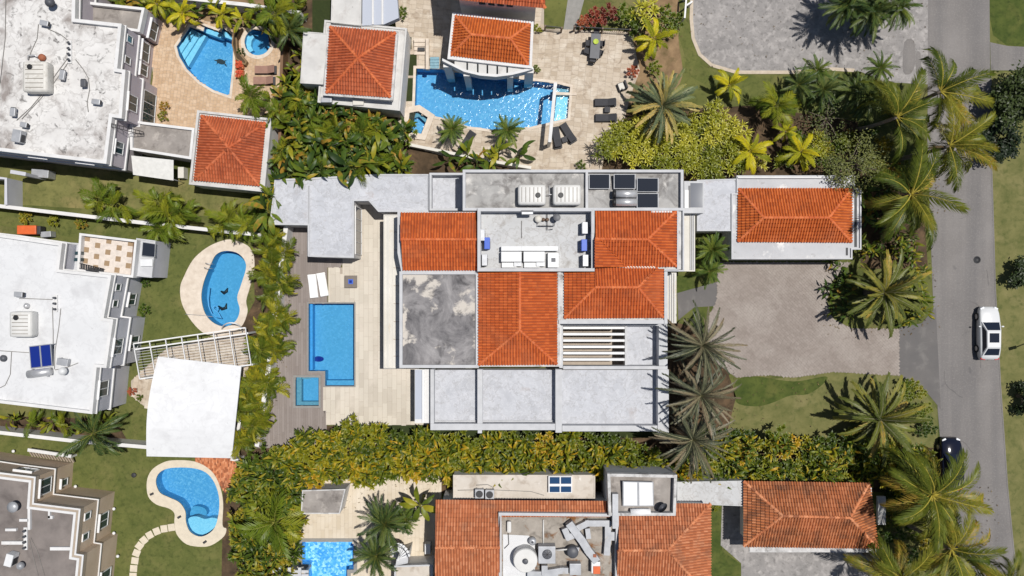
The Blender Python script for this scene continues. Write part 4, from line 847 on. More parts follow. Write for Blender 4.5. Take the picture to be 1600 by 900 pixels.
wins(hC, PC, zC, (131, 867), (122, 960), [(0.24, 3.4, 1.2, 1.5), (0.3, 0.8, 1.4, 1.6)]); wins(hC, PC, zC, (0, 738), (56, 745), [(0.55, 3.6, 1.2, 1.0)])
zc = zC - 0.3
for (x0, y0, x1, y1, lab) in ((75, 795, 78, 810, 'short'), (75, 806, 82, 811, 'stub'), (43, 786, 47, 828, 'left'), (78, 855, 110, 860, 'lower'), (2, 846, 35, 851, 'corner'), (30, 811, 44, 815, 'a'), (8, 826, 25, 830, 'b')):
    pbox('roof_upstand', x0, y0, x1, y1, zc - 0.02, zc + 0.25, 'parapet_white', hC)
tag(lathe('roof_exhaust', tuple(W(18, 793, zc + .9))[:2], [(0.16, zc), (0.16, zc + 0.6), (0.44, zc + 0.7), (0.44, zc + 0.82), (0.1, zc + 0.9)], 'galvanised'), 'pale round exhaust cap on the brown roof', 'exhaust cap')
camera_row(41, 841, zc, 'row of dark vent pipes on the brown roof'); ac_unit(13, 876, zc, 'white condenser on the brown roof', 1.0, 0.6, 0.9, R(75), 'white_metal')
tag(tube('satellite_dish', [W(32, 884, zc), W(32, 884, zc + 0.5)], [0.05, 0.3], 'galvanised', n=14), 'small grey dish beside the white condenser on the brown roof', 'dish')
for p, l in (([(38, 836), (18, 850), (5, 855)], 'cable running left from the dark vent pipes'), ([(46, 842), (52, 870), (60, 900)], 'cable running down the brown roof from the vent pipes'), ([(48, 840), (58, 860), (70, 900)], 'rightmost cable on the brown roof')): cable(p, zc + 0.03, l, 0.02)
t = thing('balustrade', 'white balustrade with square balusters behind the beige house', 'balustrade', W(78, 706))
beam('top_rail', W(43, 703, 1.0), W(111, 713, 1.0), 0.28, 0.12, 'parapet_white', t)
for k in range(15): c = W(45 + k * 4.6, 704.5 + k * 0.68, 1.0); box('baluster', (c.x, c.y - 0.02), (0.13, 0.16), 0, 0.875, 'parapet_white', t); beam('bracket', (c.x, c.y - 0.14, 0.9), (c.x + 0.05, c.y - 0.6, 0.55), 0.12, 0.12, 'beige_cap', t)
# ---------------- boundary walls on the left
def gwall(pts, h, w, label, mat='wall_white', name='boundary_wall'):
    P = [W(x, y, h) for x, y in pts]; L, Q = [], []
    for i, p in enumerate(P):
        d = (P[min(i + 1, len(P) - 1)] - P[max(i - 1, 0)]).normalized(); s = Vector((-d.y, d.x, 0)) * w / 2; L.append(p + s); Q.append(p - s)
    t = thing(name, label, 'wall', sum(P, Vector((0, 0, -h * len(P)))) / len(P))
    prism('wall_body', [q for q in L] + Q[::-1], -0.02, h - 0.08, mat, t)
    L2 = [p + (l - p) * 1.25 for p, l in zip(P, L)]; Q2 = [p + (l - p) * 1.25 for p, l in zip(P, Q)]
    prism('wall_cap', L2 + Q2[::-1], h - 0.078, h, mat, t); return t
gwall([(-150, 305), (0, 322), (214, 347), (355, 362), (420, 368)], 1.9, 0.25, 'long white garden wall between the two upper left houses')
gwall([(-150, 660), (0, 676), (115, 689), (232, 699)], 1.9, 0.25, 'white garden wall above the beige house')
gwall([(447, 352), (441, 400), (432, 470), (420, 570), (410, 640), (401, 698)], 1.9, 0.3, 'white wall behind the row of areca palms by the deck')
gwall([(372, 719), (362, 719), (366, 700), (378, 640)], 1.6, 0.2, 'short white wall right of the curved canopy')
gwall([(150, -14), (300, -2), (383, 7), (455, 18), (470, 20)], 2.0, 0.25, 'white garden wall behind the fan shaped pool')
gwall([(441, 60), (438, 160), (436, 262)], 1.6, 0.2, 'brown wooden screen wall beside the round spa', 'brown_wood')
gwall([(640, 226), (700, 238), (770, 252), (830, 262)], 0.9, 0.2, 'low cream wall along the bottom of the travertine terrace', 'canopy_cream')
gwall([(16, 268), (40, 272)], 3.0, 0.25, 'short grey wall beside the mauve walled house', 'wall_grey')
gwall([(-20, 276), (9, 279), (9, 320)], 2.2, 0.2, 'grey wall at the left edge of the worn lawn', 'wall_grey')
# ---------------- curved white canopy and slatted pergola
t = thing('canopy', 'curved white roof canopy beside the slatted pergola', 'canopy', W(300, 640))
n = 14; v = []; f = []
for k in range(n + 1):
    a = k / n; bow = math.sin(PI * a)
    z = 2.7 + 0.9 * bow
    l = lerp((247, 557), (229, 713 - 0), a); r_ = lerp((377, 572), (362, 716), a)
    l = (l[0] - 7 * bow, l[1]); L_, R_ = W(*l, z), W(*r_, z)
    v += [L_, R_, L_ + Vector((0, 0, -0.12)), R_ + Vector((0, 0, -0.12))]
for k in range(n):
    b = 4 * k; f += [(b, b + 4, b + 5, b + 1), (b + 2, b + 3, b + 7, b + 6), (b, b + 2, b + 6, b + 4), (b + 1, b + 5, b + 7, b + 3)]
f += [(0, 1, 3, 2), (4 * n, 4 * n + 2, 4 * n + 3, 4 * n + 1)]
add('roof_shell', v, f, 'canopy_white', t)
for (x, y, z) in ((252, 562, 2.65), (370, 575, 2.65), (236, 706, 2.65), (356, 710, 2.65)): p = W(x, y, z); box('post', (p.x, p.y), (0.18, 0.18), 0, 2.62, 'white_paint', t)
t = thing('pergola', 'white slatted pergola above the curved canopy', 'pergola', W(300, 560))
zp = 2.6
A, B, D_, E_ = (211, 546), (385, 521), (218, 592), (392, 570)
beam('beam', W(*A, zp), W(*B, zp), 0.11, 0.18, 'white_paint', t); beam('beam', W(208, 537, zp + .01), W(383, 512, zp + .01), 0.10, 0.18, 'white_paint', t); beam('beam', W(*D_, zp), W(*E_, zp), 0.11, 0.18, 'white_paint', t)
for k in range(8):
    a = k / 7; p, q = lerp((208, 537), (383, 512), a), lerp(D_, E_, a); beam('rafter', W(*p, zp + .12), W(*q, zp + .12), 0.06, 0.14, 'white_paint', t)
for k in range(7):
    for j in range(10):
        p0, p1 = lerp(A, B, (k + 0.08) / 7), lerp(A, B, (k + 0.92) / 7); q0, q1 = lerp(D_, E_, (k + 0.08) / 7), lerp(D_, E_, (k + 0.92) / 7); u = (j + 1) / 11
        beam('slat', W(*lerp(p0, q0, u), zp - .02), W(*lerp(p1, q1, u), zp - .02), 0.03, 0.06, 'parapet_grey', t)
for (x, y) in (A, B, D_, E_): p = W(x, y, zp); box('post', (p.x, p.y), (0.15, 0.15), 0, zp - 0.21, 'white_paint', t)
t = thing('arch', 'white tubular arch at the corner of the kidney pool', 'arch', W(362, 506))
P = [W(347 + 16 * (1 - math.cos(PI * k / 12)), 514 - 12 * math.sin(PI * k / 12) + k * 0.4, 0.1 + 2.3 * math.sin(PI * k / 12)) for k in range(13)]
tube('arch_tube', P, 0.06, 'white_paint', t); tube('arch_foot', [P[0] - Vector((0, 0, 0.1)), P[0]], 0.09, 'white_paint', t); tube('arch_foot', [P[-1] - Vector((0, 0, 0.1)), P[-1]], 0.09, 'white_paint', t)
# ================================================================== main house
hM = thing('main_house', 'large main house with orange tile roofs in the middle', 'house', W(830, 470))
zL, zU = 3.4, 5.7      # lower and upper parapet heights
# low wing over the casita
CAS = [(429, 280), (482, 278), (585, 272), (671, 272), (671, 331), (591, 331), (576, 314), (553, 314), (553, 403), (481, 401), (481, 352), (421, 351)]
PW = flat_block(hM, CAS, zL, 0.10, 0.14, 'wall_white', 'roof_grey', 'parapet_grey')
ring('roof_upstand', WP([(481, 290), (484, 290), (484, 400), (481, 400)], zL), 0.05, zL - 0.05, zL + 0.06, 'parapet_grey', hM)
i = ei(PW, (553, 314), (553, 403), zL)
win(hM, PW, i, (i + 1) % len(PW), 0.5, 0.2, 4.0, 2.6, 'glass_slate', False, 4, 'wall_white')
flat_block(hM, [(671, 270), (725, 270), (725, 329), (671, 329)], zL + 0.5, 1.0, 0.18, 'wall_white', 'roof_grey', 'parapet_grey')
# two storey core
prism_px('wall', [(640, 336), (1056, 336), (1056, 414), (1034, 418), (1034, 498), (876, 500), (876, 570), (632, 570)], 0, 4.6, 'wall_white', hM)
PN = flat_block(hM, [(723, 265), (1068, 265), (1068, 329), (723, 329)], zU + 0.3, 0.45, 0.22, 'wall_white', 'roof_mottled', 'parapet_grey')
pbox('parapet', 915, 269, 919, 325, zU - 0.16, zU + 0.28, 'parapet_grey', hM)
# marbled flat roof with its left parapet
PS = flat_block(hM, [(624, 424), (748, 424), (748, 575), (624, 575)], zU, 0.25, 0.25, 'wall_white', 'roof_marbled', 'parapet_grey')
# gable roof at the upper left of the core
pr = [(621, 331), (748, 331), (748, 425), (627, 425), (621, 395)]
prism_px('roof_base', pr, 4.8, zU - 0.06, 'parapet_grey', hM)
tile_slope([(745, 333, zU), (626, 333, zU), (626, 374, zU + 0.75), (744, 374, zU + 0.75)], 'tile_orange', hM, 20)
tile_slope([(629, 422, zU), (745, 422, zU), (744, 374, zU + 0.75), (626, 374, zU + 0.75)], 'tile_orange', hM, 21)
ridge((626, 374, zU + 0.76), (744, 374, zU + 0.76), 'ridge_tile', hM)
P = [W(627, 333, zU), W(628.5, 422, zU), W(626, 374, zU + 0.72)]; add('gable_wall', P + [p + Vector((0.1, 0, 0)) for p in P], [(0, 1, 2), (5, 4, 3), (0, 3, 4, 1), (1, 4, 5, 2), (2, 5, 3, 0)], 'wall_white', hM)
# service well
PWELL = flat_block(hM, [(746, 325), (929, 325), (929, 424), (746, 424)], zU + 0.55, 1.3, 0.26, 'wall_white', 'roof_pale', 'parapet_grey')
# long tile wing with a hip at the bottom
prism_px('roof_base', [(747, 425), (875, 425), (875, 573), (747, 573)], 4.8, zU - 0.04, 'parapet_old', hM)
tile_slope([(748, 425, zU + .02), (748, 570, zU + .02), (812, 516, zU + 1.0), (812, 425, zU + 1.0)], 'tile_orange', hM, 22)
tile_slope([(870, 569, zU + .02), (870, 425, zU + .02), (812, 425, zU + 1.0), (812, 516, zU + 1.0)], 'tile_orange', hM, 23)
tile_slope([(748, 570, zU + .02), (870, 569, zU + .02), (812, 516, zU + 1.0)], 'tile_orange', hM, 24)
for a, b in (((812, 425, zU + 1.0), (812, 516, zU + 1.0)), ((748, 570, zU), (812, 516, zU + 1.0)), ((870, 569, zU), (812, 516, zU + 1.0))): ridge(a, b, 'ridge_tile', hM)
# right hand tile roofs: upper hip and the lower hip that steps out below it
prism_px('roof_base', [(929, 327), (1067, 327), (1067, 421), (1042, 421), (1042, 504), (876, 504), (876, 425), (929, 425)], 4.8, zU - 0.04, 'parapet_old', hM)
ze, zh = zU + 0.02, zU + 0.85
tile_slope([(1057, 329, ze), (930, 327, ze), (930, 373, zh), (1012, 374, zh)], 'tile_orange', hM, 30)
tile_slope([(1057, 416, ze), (1057, 329, ze), (1012, 374, zh)], 'tile_orange', hM, 31)
tile_slope([(978, 417, ze), (1057, 416, ze), (1012, 374, zh), (938, 374, zh)], 'tile_orange', hM, 32)
tile_slope([(978, 417, ze), (938, 374, zh), (929, 373, zh + .15), (929, 418, zh + .15)], 'tile_orange', hM, 33, udir=(0, 1, 0))
tile_slope([(882, 425, ze), (882, 497, ze), (930, 449, zh - .05), (930, 425, zh - .05)], 'tile_orange', hM, 34)
tile_slope([(882, 497, ze), (1036, 496, ze), (997, 449, zh - .05), (931, 449, zh - .05)], 'tile_orange', hM, 35)
tile_slope([(1036, 496, ze), (1036, 420, ze), (1024, 420, ze + .22), (997, 449, zh - .05)], 'tile_orange', hM, 36)
tile_slope([(1027, 419, ze), (929, 419, ze + .02), (929, 449, zh - .05), (997, 449, zh - .05)], 'tile_orange', hM, 37)
for a, b in (((930, 373, zh), (1012, 374, zh)), ((1057, 329, ze), (1012, 374, zh)), ((1057, 416, ze), (1012, 374, zh)), ((930, 449, zh - .05), (997, 449, zh - .05)), ((882, 497, ze), (930, 449, zh - .05)), ((1036, 496, ze), (997, 449, zh - .05)), ((1027, 419, ze), (997, 449, zh - .05))): ridge(a, b, 'ridge_tile', hM)
ridge((978, 418, ze - .03), (938, 374, zh - .03), 'tile_bed', hM, 0.07, 'valley_flashing')
pbox('flashing', 977, 416, 1024, 419, zU - 0.05, zU + 0.14, 'canopy_cream', hM); pbox('flashing', 1018, 327, 1050, 332, zU - 0.05, zU + 0.2, 'parapet_white', hM)
ring('parapet', WP([(1058, 325), (1069, 325), (1069, 424), (1038, 424), (1038, 420), (1058, 420)], zU + .2), 0.12, 4.9, zU + 0.2, 'parapet_grey', hM)
pbox('parapet', 1038, 424.5, 1043, 506, 4.6, zU + 0.15, 'parapet_grey', hM); pbox('parapet', 873, 500, 1037.5, 506, 4.6, zU + 0.1, 'parapet_grey', hM); pbox('parapet', 872, 424, 876, 499.5, 4.6, zU + 0.08, 'parapet_old', hM)
# narrow side canopies
pc = pbox('side_canopy', 600, 336, 630, 575, 2.9, 3.1, 'canopy_cream', hM); pbox('canopy_rib', 605, 338, 608, 573, 3.102, 3.16, 'canopy_cream', pc); pbox('canopy_rib', 613, 338, 614.5, 573, 3.102, 3.14, 'canopy_cream', pc)
for y in (362, 390, 418, 446, 474, 502, 530, 556): pbox('canopy_joint', 615, y, 624, y + 1, 3.102, 3.112, 'grout', pc)
ring('canopy_edge', WP([(599.3, 335.3), (630.5, 335.3), (630.5, 575.7), (599.3, 575.7)], 3.2), 0.09, 2.88, 3.2, 'canopy_cream', pc)
for y in (345, 400, 455, 510, 565): c = W(603, y, 2.88); box('post', (c.x, c.y), (0.16, 0.16), 0, 2.88, 'wall_white', hM)
pc = pbox('side_canopy', 1066, 330, 1086, 424, 2.9, 3.1, 'canopy_cream', hM)
for x in (1078.5, 1081, 1083.5): pbox('canopy_rib', x, 332, x + 1.2, 422, 3.102, 3.2, 'parapet_grey', pc)
pc = pbox('side_canopy', 1040, 426, 1057, 505, 2.9, 3.1, 'canopy_cream', hM)
for x in (1046, 1049.5, 1053): pbox('canopy_rib', x, 427, x + 1.2, 504, 3.102, 3.2, 'parapet_grey', pc)
# slatted light court and the flat roof beside it
pbox('court_floor', 879, 507, 1030, 572, 0.05, 0.12, 'grout', hM)  # darker floor colour stands in for deep shade between the blades
prism_px('court_slab', [(977, 508), (1029, 508), (1029, 571), (977, 571)], 2.0, zL - 0.95, 'roof_grey', hM)
for k in range(6): y = 510.5 + k * 9.9; pbox('sunshade_blade', 880, y, 976, y + 3.6, zL - 0.7, zL + 0.1, 'white_paint', hM)
for (a, b, c_, d) in ((874, 506.5, 879.5, 575), (880, 506.5, 1043, 509), (880, 572, 1043, 577), (1029.5, 509.5, 1043, 571.5)): pbox('court_beam', a, b, c_, d, 2.5, zL + 0.28, 'parapet_grey', hM)
pbox('court_beam', 976.5, 509.5, 980, 571.5, 1.8, zL - 0.5, 'parapet_grey', hM)
# row of flat panels along the bottom
prism_px('low_roof', [(676, 578), (1041, 578), (1041, 669), (676, 669)], 2.3, zL - 0.85, 'roof_grey', hM)
prism('wall', offset(ccw(WP([(674, 577), (1043, 577), (1043, 671), (674, 671)], zL)), 0.25), 0, 2.29, 'wall_white', hM)
for (a, b, c_, d, zz) in ((672.5, 577.2, 678, 662, .1), (746, 577.2, 754, 662, .1), (868, 577.2, 878, 676, .14), (1028, 577.2, 1045, 676, .18), (672.5, 662.2, 867.5, 672, .1), (878.5, 665, 1027.5, 674, .1), (746.5, 672.2, 753, 677, .08)): pbox('roof_beam', a, b, c_, d, 2.32, zL + zz, 'parapet_grey', hM)
for (a, b, c_, d) in ((678.5, 657, 745.5, 659), (754.5, 657, 867.5, 659)): pbox('roof_upstand', a, b, c_, d, zL - 0.84, zL - 0.7, 'parapet_grey', hM)
o = pbox('entry_canopy', 648, 577, 672, 661, 2.6, 2.75, 'parapet_white', hM); pbox('canopy_glass', 648.5, 578, 659, 655, 2.752, 2.78, 'skylight_film', o); pbox('canopy_edge', 659.5, 577.5, 663, 660, 2.752, 2.9, 'white_paint', o)
# entry block and link to the garage
flat_block(hM, [(1089, 281), (1152, 279), (1152, 361), (1089, 361)], 3.1, 0.06, 0.1, 'wall_white', 'roof_grey', 'parapet_grey')
pl = pbox('skylight', 1069, 283, 1100, 333, 3.1, 4.2, 'parapet_grey', hM); pbox('skylight_glass', 1079, 286, 1098, 324, 4.202, 4.23, 'glass_slate', pl); pbox('skylight_cover', 1070, 297, 1076, 325, 4.202, 4.24, 'white_paint', pl); pbox('skylight_bar', 1076.5, 290, 1079, 324, 4.202, 4.28, 'dark_grey_plastic', pl)
# garage
hG = thing('garage', 'white garage with a bright orange hipped tile roof right of the main house', 'garage', W(1240, 340))
PG = flat_block(hG, [(1151, 274), (1336, 274), (1336, 294), (1346, 294), (1346, 390), (1332, 390), (1332, 405), (1143, 405), (1143, 302), (1151, 302)], 3.2, 0.14, 0.12, 'wall_white', 'slab_grey', 'parapet_grey')
pbox('parapet_cap', 1153, 276, 1326, 278.5, 3.2, 3.32, 'parapet_white', hG); pbox('gutter', 1335, 296, 1339, 386, 3.062, 3.08, 'iron_dark', hG); pbox('drain', 1322, 387, 1325, 399, 3.062, 3.10, 'iron_dark', hG)
hip_roof(hG, [(1154, 295), (1330, 295), (1330, 378), (1153, 377)], (1193, 340), (1295, 340), 4.35, 3.12, 'tile_bright', 40)
for k in range(2): pbox('garage_door', 1160 + k * 85, 401.5, 1236 + k * 85, 403, 0.05, 2.5, 'door_brown', hG)
# ---------------- equipment on the main house roof
zn = zU - 0.13
water_tank(831, 304, zn, 'left of the two white ribbed cisterns on the main house roof', 2.25, 1.65, 1.1, 'white_plastic', (0.5, -0.05)); water_tank(886, 304, zn, 'right of the two white ribbed cisterns on the main house roof', 2.25, 1.65, 1.1, 'white_plastic', (-0.5, -0.05))
tag(tube('water_pipe', [W(854, 304, zn + .5), W(864, 304, zn + .5)], 0.04, 'steel'), 'short pipe joining the two white cisterns', 'pipe'); tag(tube('water_pipe', [W(858, 290, zn + .06), W(859, 304, zn + .06), W(859, 323, zn + .06)], 0.04, 'steel'), 'thin vertical pipe between the two white cisterns', 'pipe')
for q, lab in (([(920, 272), (953, 272), (953, 295), (920, 295)], 'dark solar collector nearest the cisterns on the main house roof'), ([(959, 272), (993, 272), (993, 295), (959, 295)], 'second dark solar collector from the cisterns'), ([(995, 278), (1029, 278), (1029, 300), (995, 300)], 'dark solar collector above the one beside the steel cylinders'), ([(995, 302), (1029, 302), (1029, 325), (995, 325)], 'dark solar collector right of the steel cylinders')): solar_panel(q, zn + 0.35, 0.25, 'collector', lab)
for y, lab in ((303, 'upper steel heater cylinder beside the dark collectors'), (316, 'lower steel heater cylinder beside the dark collectors')):
    t = thing('heater_tank', lab, 'tank', W(978, y, zn)); tube('cylinder', [W(962, y, zn + .5), W(995, y, zn + .5)], 0.32, 'steel', t, 18); tube('end_cap', [W(957.5, y, zn + .5), W(961.8, y, zn + .5)], 0.325, 'black_plastic', t, 18)
    for x in (967, 989): pbox('cradle', x - 1, y - 5, x + 1, y + 5, zn, zn + 0.25, 'galvanised', t)
zw = zU - 0.73
for (x, y, lab, m) in ((753, 367, 'grey condenser left of the service well, above the blue one', 'galvanised'), (761, 380, 'blue condenser at the left side of the service well', 'blue_plastic'), (757, 406, 'grey condenser in the lower left corner of the service well', 'galvanised'),
                       (914, 356, 'pale condenser at the top right of the service well', 'galvanised'), (913, 383, 'blue condenser at the right side of the service well', 'blue_plastic'), (915, 407, 'pale condenser at the lower right of the service well', 'galvanised')):
    ac_unit(x, y, zw, lab, 0.95, 0.45, 1.0, R(90), m)
t = thing('duct', 'long white box duct in the service well', 'duct', W(828, 389, zw)); pbox('duct_body', 783, 384.5, 872, 392, zw, zw + 0.7, 'white_metal', t, bev=0.03); pbox('duct_seam', 815, 384.3, 816, 392.2, zw + .2, zw + 0.71, 'galvanised', t)
for (x0, x1, lab) in ((783, 815, 'left white air handler below the long duct'), (818, 851, 'right white air handler below the long duct')):
    t = thing('air_handler', lab, 'air handler', W((x0 + x1) / 2, 401, zw)); pbox('casing', x0, 393, x1, 409, zw, zw + 0.8, 'white_metal', t, bev=0.03); pbox('plinth', x0 + 1, 410, x1 - 8, 418, zw, zw + 0.3, 'white_metal', t); pbox('side_panel', x0 + 20, 409.5, x1, 416, zw, zw + 0.45, 'galvanised', t)
t = thing('exhaust_fan', 'square white exhaust fan box in the service well', 'exhaust fan', W(864, 405, zw)); pbox('fan_box', 856, 395, 873, 418, zw, zw + 0.6, 'white_metal', t, bev=0.03); pbox('fan_grille', 859, 401, 871, 411, zw + .58, zw + 0.63, 'galvanised', t); pbox('fan_motor', 862, 403, 868, 409, zw + .6, zw + 0.72, 'dark_grey_plastic', t)
c = W(841, 342, zw + .4); tag(lathe('pump', (c.x, c.y), [(0.2, zw), (0.3, zw + 0.25), (0.3, zw + 0.4), (0.1, zw + 0.5)], 'canopy_cream'), 'round cream filter at the top of the service well', 'filter')
for x, lab in ((849, 'left small brown pump in the service well'), (855, 'right small brown pump in the service well')):
    c = W(x, 343, zw + .3); tag(lathe('pump', (c.x, c.y), [(0.13, zw), (0.16, zw + 0.2), (0.06, zw + 0.4)], 'door_brown'), lab, 'pump')
tag(tube('pipework', [W(840, 346, zw + .3), W(840, 353, zw + .3), W(866, 353, zw + .3), W(867, 334, zw + .3)], 0.035, 'iron_dark'), 'dark pipe loop at the top of the service well', 'pipe'); tag(tube('pipework', [W(855, 334, zw + .25), W(855, 359, zw + .25), W(864, 358, zw + .25)], 0.03, 'iron_dark'), 'dark hooked pipe crossing the pipe loop', 'pipe')
c = W(870, 340, zw + .8); tag(lathe('roof_funnel', (c.x, c.y), [(0.06, zw), (0.06, zw + 0.6), (0.3, zw + 0.9), (0.28, zw + 0.91)], 'dark_grey_plastic'), 'dark funnel vent right of the pipe loop', 'funnel')
tag(tube('water_pipe', [W(815, 345, zw + .04), W(815, 372, zw + .04)], 0.03, 'cable'), 'thin vertical pipe on the service well floor', 'pipe')
t = thing('service_box', 'grey meter box on the top parapet of the service well', 'box', W(822, 331, zU)); pbox('cabinet', 815, 329, 833, 335, zU + 0.2, zU + 0.7, 'galvanised', t, bev=0.03); pbox('cabinet_lid', 814.5, 328.5, 833.5, 331, zU + 0.702, zU + 0.74, 'dark_grey_plastic', t)
# ================================================================== pool house and neighbours at the top
hE = thing('pool_house', 'square pool house with a dusty red pyramid tile roof', 'pool house', W(562, 100))
flat_block(hE, [(507, 31), (636, 44), (625, 173), (496, 160)], 3.2, 0.12, 0.16, 'wall_white', 'slab_old', 'slab_old')
prism_px('wall', [(514, 40), (620, 50), (612, 155), (508, 147)], 3.0, 4.05, 'wall_white', hE)
ring('cornice', WP([(512, 38), (622, 49), (614, 157), (505, 149)], 4.15), 0.3, 3.98, 4.15, 'parapet_old', hE)
hip_roof(hE, [(516, 42), (618, 51), (610, 152), (510, 145)], (559, 91), (559, 91), 5.3, 4.16, 'tile_red', 50, 'ridge_tile')
flat_block(hE, [(474, 49), (512, 52), (505, 132), (469, 130)], 3.6, 0.05, 0.08, 'wall_white', 'slab_old', 'slab_old')
flat_block(hE, [(521, -120), (566, -120), (564, 40), (517, 35)], 3.5, 0.06, 0.1, 'wall_white', 'slab_old', 'slab_old')
sk = prism_px('glass_roof', [(567, -120), (612, -120), (623, 28), (600, 38), (566, 40)], 2.6, 3.3, 'skylight_film', hE)
for x in (581, 596): pbox('glazing_bar', x, -100, x + 3, 38, 3.302, 3.4, 'parapet_white', sk)
tag(pbox('roof_box', 501, 151, 518, 160, 3.1, 3.6, 'galvanised', bev=0.06), 'pale metal box on the ledge of the pool house', 'box'); tag(pbox('roof_box', 551, 155, 568, 164, 3.1, 3.4, 'canopy_cream', bev=0.04), 'cream hatch on the ledge below the red pyramid roof', 'hatch')
# green reflecting beds between the pool house and the lagoon pool
for (a, b, c_, d, lab) in ((632, 58, 643, 77, 'small dark turf square beside the pool house'), (631, 85, 651, 118, 'upper dark turf panel between pool house and lagoon pool'), (629, 122, 649, 158, 'lower dark turf panel between pool house and lagoon pool')): st(pbox('turf_panel', a, b, c_, d, -0.02, 0.075, 'artificial_turf'), lab)
t = thing('terrace_steps', 'travertine steps beside the small dark turf square', 'steps', W(657, 75))
for k in range(4): pbox('step', 647, 60 + k * 6.5, 664, 65.8 + k * 6.5, 0.03, 0.52 - k * 0.12, 'pool_stone', t)
pbox('cheek_wall', 665, 60, 670, 108, 0.03, 0.56, 'pool_stone', t); pbox('drain_grate', 652.5, 74, 663.5, 79.2, 0.32, 0.405, 'iron_dark', t)
st(pbox('turf_panel', 488, 0, 520, 52, -0.02, 0.03, 'artificial_turf'), 'dark turf strip above the pool house')
# tiled pool pavilion with the curved arch
hF = thing('pool_pavilion', 'pool bar pavilion with an orange hipped tile roof', 'pavilion', W(765, 62))
zF = 4.3
FO = [(707, 19), (834, 33), (831, 107), (699, 92)]
prism_px('eave_slab', FO, zF - 0.3, zF - 0.08, 'parapet_white', hF); ring('eave_edge', WP(FO, zF + .1), 0.22, zF - 0.2, zF + 0.1, 'parapet_white', hF)
prism('wall', offset(ccw(WP(FO, zF - .3)), 0.9), 0, zF - 0.31, 'wall_white', hF)
hip_roof(hF, [(711, 24), (828, 37), (825, 101), (704, 86)], (736, 54), (797, 60), zF + 1.1, zF - 0.06, 'tile_bright', 60)
ar = thing('pool_arch', 'curved white arch wall over the edge of the lagoon pool', 'arch', W(765, 112))
aouter = [(691, 95), (705, 102), (725, 112), (750, 118), (775, 120), (800, 117), (820, 112), (833, 108)]
zK = 4.2
L = [W(x, y, zK) for x, y in aouter]; Q = [W(x, y - 4, zK) for x, y in aouter]
prism('arch_beam', L + Q[::-1], zK - 0.5, zK, 'parapet_white', ar)
L = [W(x, y + 3, zK - .9) for x, y in aouter[1:-1]]; Q = [W(x, y - 1, zK - .9) for x, y in aouter[1:-1]]
prism('lower_beam', L + Q[::-1], zK - 1.3, zK - 0.9, 'parapet_white', ar)
for (x, y, w) in ((699, 101, 12), (729, 115, 9), (797, 117, 9), (827, 110, 13)): c = W(x, y, zK - .5); box('pier', (c.x, c.y), (w * S, 0.42), -1.3, zK - 0.51, 'wall_white', ar)
gx = [709, 730, 746.5, 761.5, 777, 792.5, 820]
def arc_y(x): return float(np.interp(x, [p[0] for p in aouter], [p[1] for p in aouter])) - 3
for a, b in zip(gx[:-1], gx[1:]):
    a += 1.3; b -= 1.3; ya, yb = 90 + (a - 699) * 0.114, 90 + (b - 699) * 0.114
    prism('bar_roof_panel', [W(a, ya, zK - .12), W(b, yb, zK - .12), W(b, arc_y(b), zK - .12), W(a, arc_y(a), zK - .12)], zK - 0.3, zK - 0.12, 'slab_old', ar)
# house whose tile eave shows at the top edge
hT = thing('tiled_house', 'house at the top edge showing a strip of red tile eave', 'house', W(775, -60))
prism_px('wall', [(716, -150), (838, -150), (838, 2), (716, -8)], 0, 6.6, 'wall_white', hT)
tile_slope([(700, -2, 6.7), (852, 13, 6.7), (852, -120, 9.0), (700, -120, 9.0)], 'tile_red', hT, 70)
ridge((852, 13, 6.7), (835, -20, 7.3), 'ridge_tile', hT)
PT = ccw(WP([(716, -150), (838, -150), (838, 2), (716, -8)], 6.6)); wins(hT, PT, 6.6, (838, 2), (716, -8), [(0.3, 5.0, 0.55, 0.9), (0.42, 5.0, 0.55, 0.9), (0.54, 5.0, 0.55, 0.9), (0.66, 5.0, 0.55, 0.9)], panes=1, hood=False, inset=0)
# shade sail mast over the lagoon pool
t = thing('screen_beam', 'tall white beam spanning the right end of the lagoon pool', 'beam', W(862, 180))
beam('beam', W(868, 129, 2.6), W(859, 222, 2.6), 0.28, 0.3, 'parapet_white', t)
for (x, y) in ((868, 131), (859, 220)): c = W(x, y, 2.3); box('post', (c.x, c.y), (0.26, 0.26), 0, 2.29, 'parapet_white', t)
# ================================================================== lower houses
hS = thing('tiled_house', 'lower house with weathered tile roofs and a service well full of ducts', 'house', W(850, 860))
zS = 4.3
prism_px('wall', [(690, 785), (1100, 790), (1100, 1100), (690, 1100)], 0, zS - 0.12, 'wall_white', hS)
tile_slope([(952, 783, zS), (681, 781, zS), (680, 856, zS + 1.4), (781, 856, zS + 1.4), (781, 808, zS + .5), (952, 808, zS + .5)], 'tile_weathered', hS, 80)
tile_slope([(680, 940, zS), (781, 940, zS), (781, 856, zS + 1.4), (680, 856, zS + 1.4)], 'tile_weathered', hS, 81); ridge((680, 856, zS + 1.4), (781, 856, zS + 1.4), 'tile_weathered', hS, 0.1)
PX = flat_block(hS, [(779, 801), (967, 803), (965, 1000), (780, 1000)], zS + 0.85, 0.8, 0.24, 'wall_white', 'rust_stained_roof', 'parapet_grey')
zr_, ze_ = zS + 1.5, zS
tile_slope([(1110, 787, ze_), (967, 786, ze_), (966, 860, zr_), (1043, 860, zr_)], 'tile_weathered', hS, 82)
tile_slope([(1110, 935, ze_), (1110, 787, ze_), (1043, 860, zr_)], 'tile_weathered', hS, 83)
tile_slope([(1030, 935, ze_), (1110, 935, ze_), (1043, 860, zr_), (973, 860, zr_)], 'tile_weathered', hS, 84)
tile_slope([(964, 935, ze_), (1030, 935, ze_), (973, 860, zr_), (964, 860, zr_)], 'tile_weathered', hS, 85)
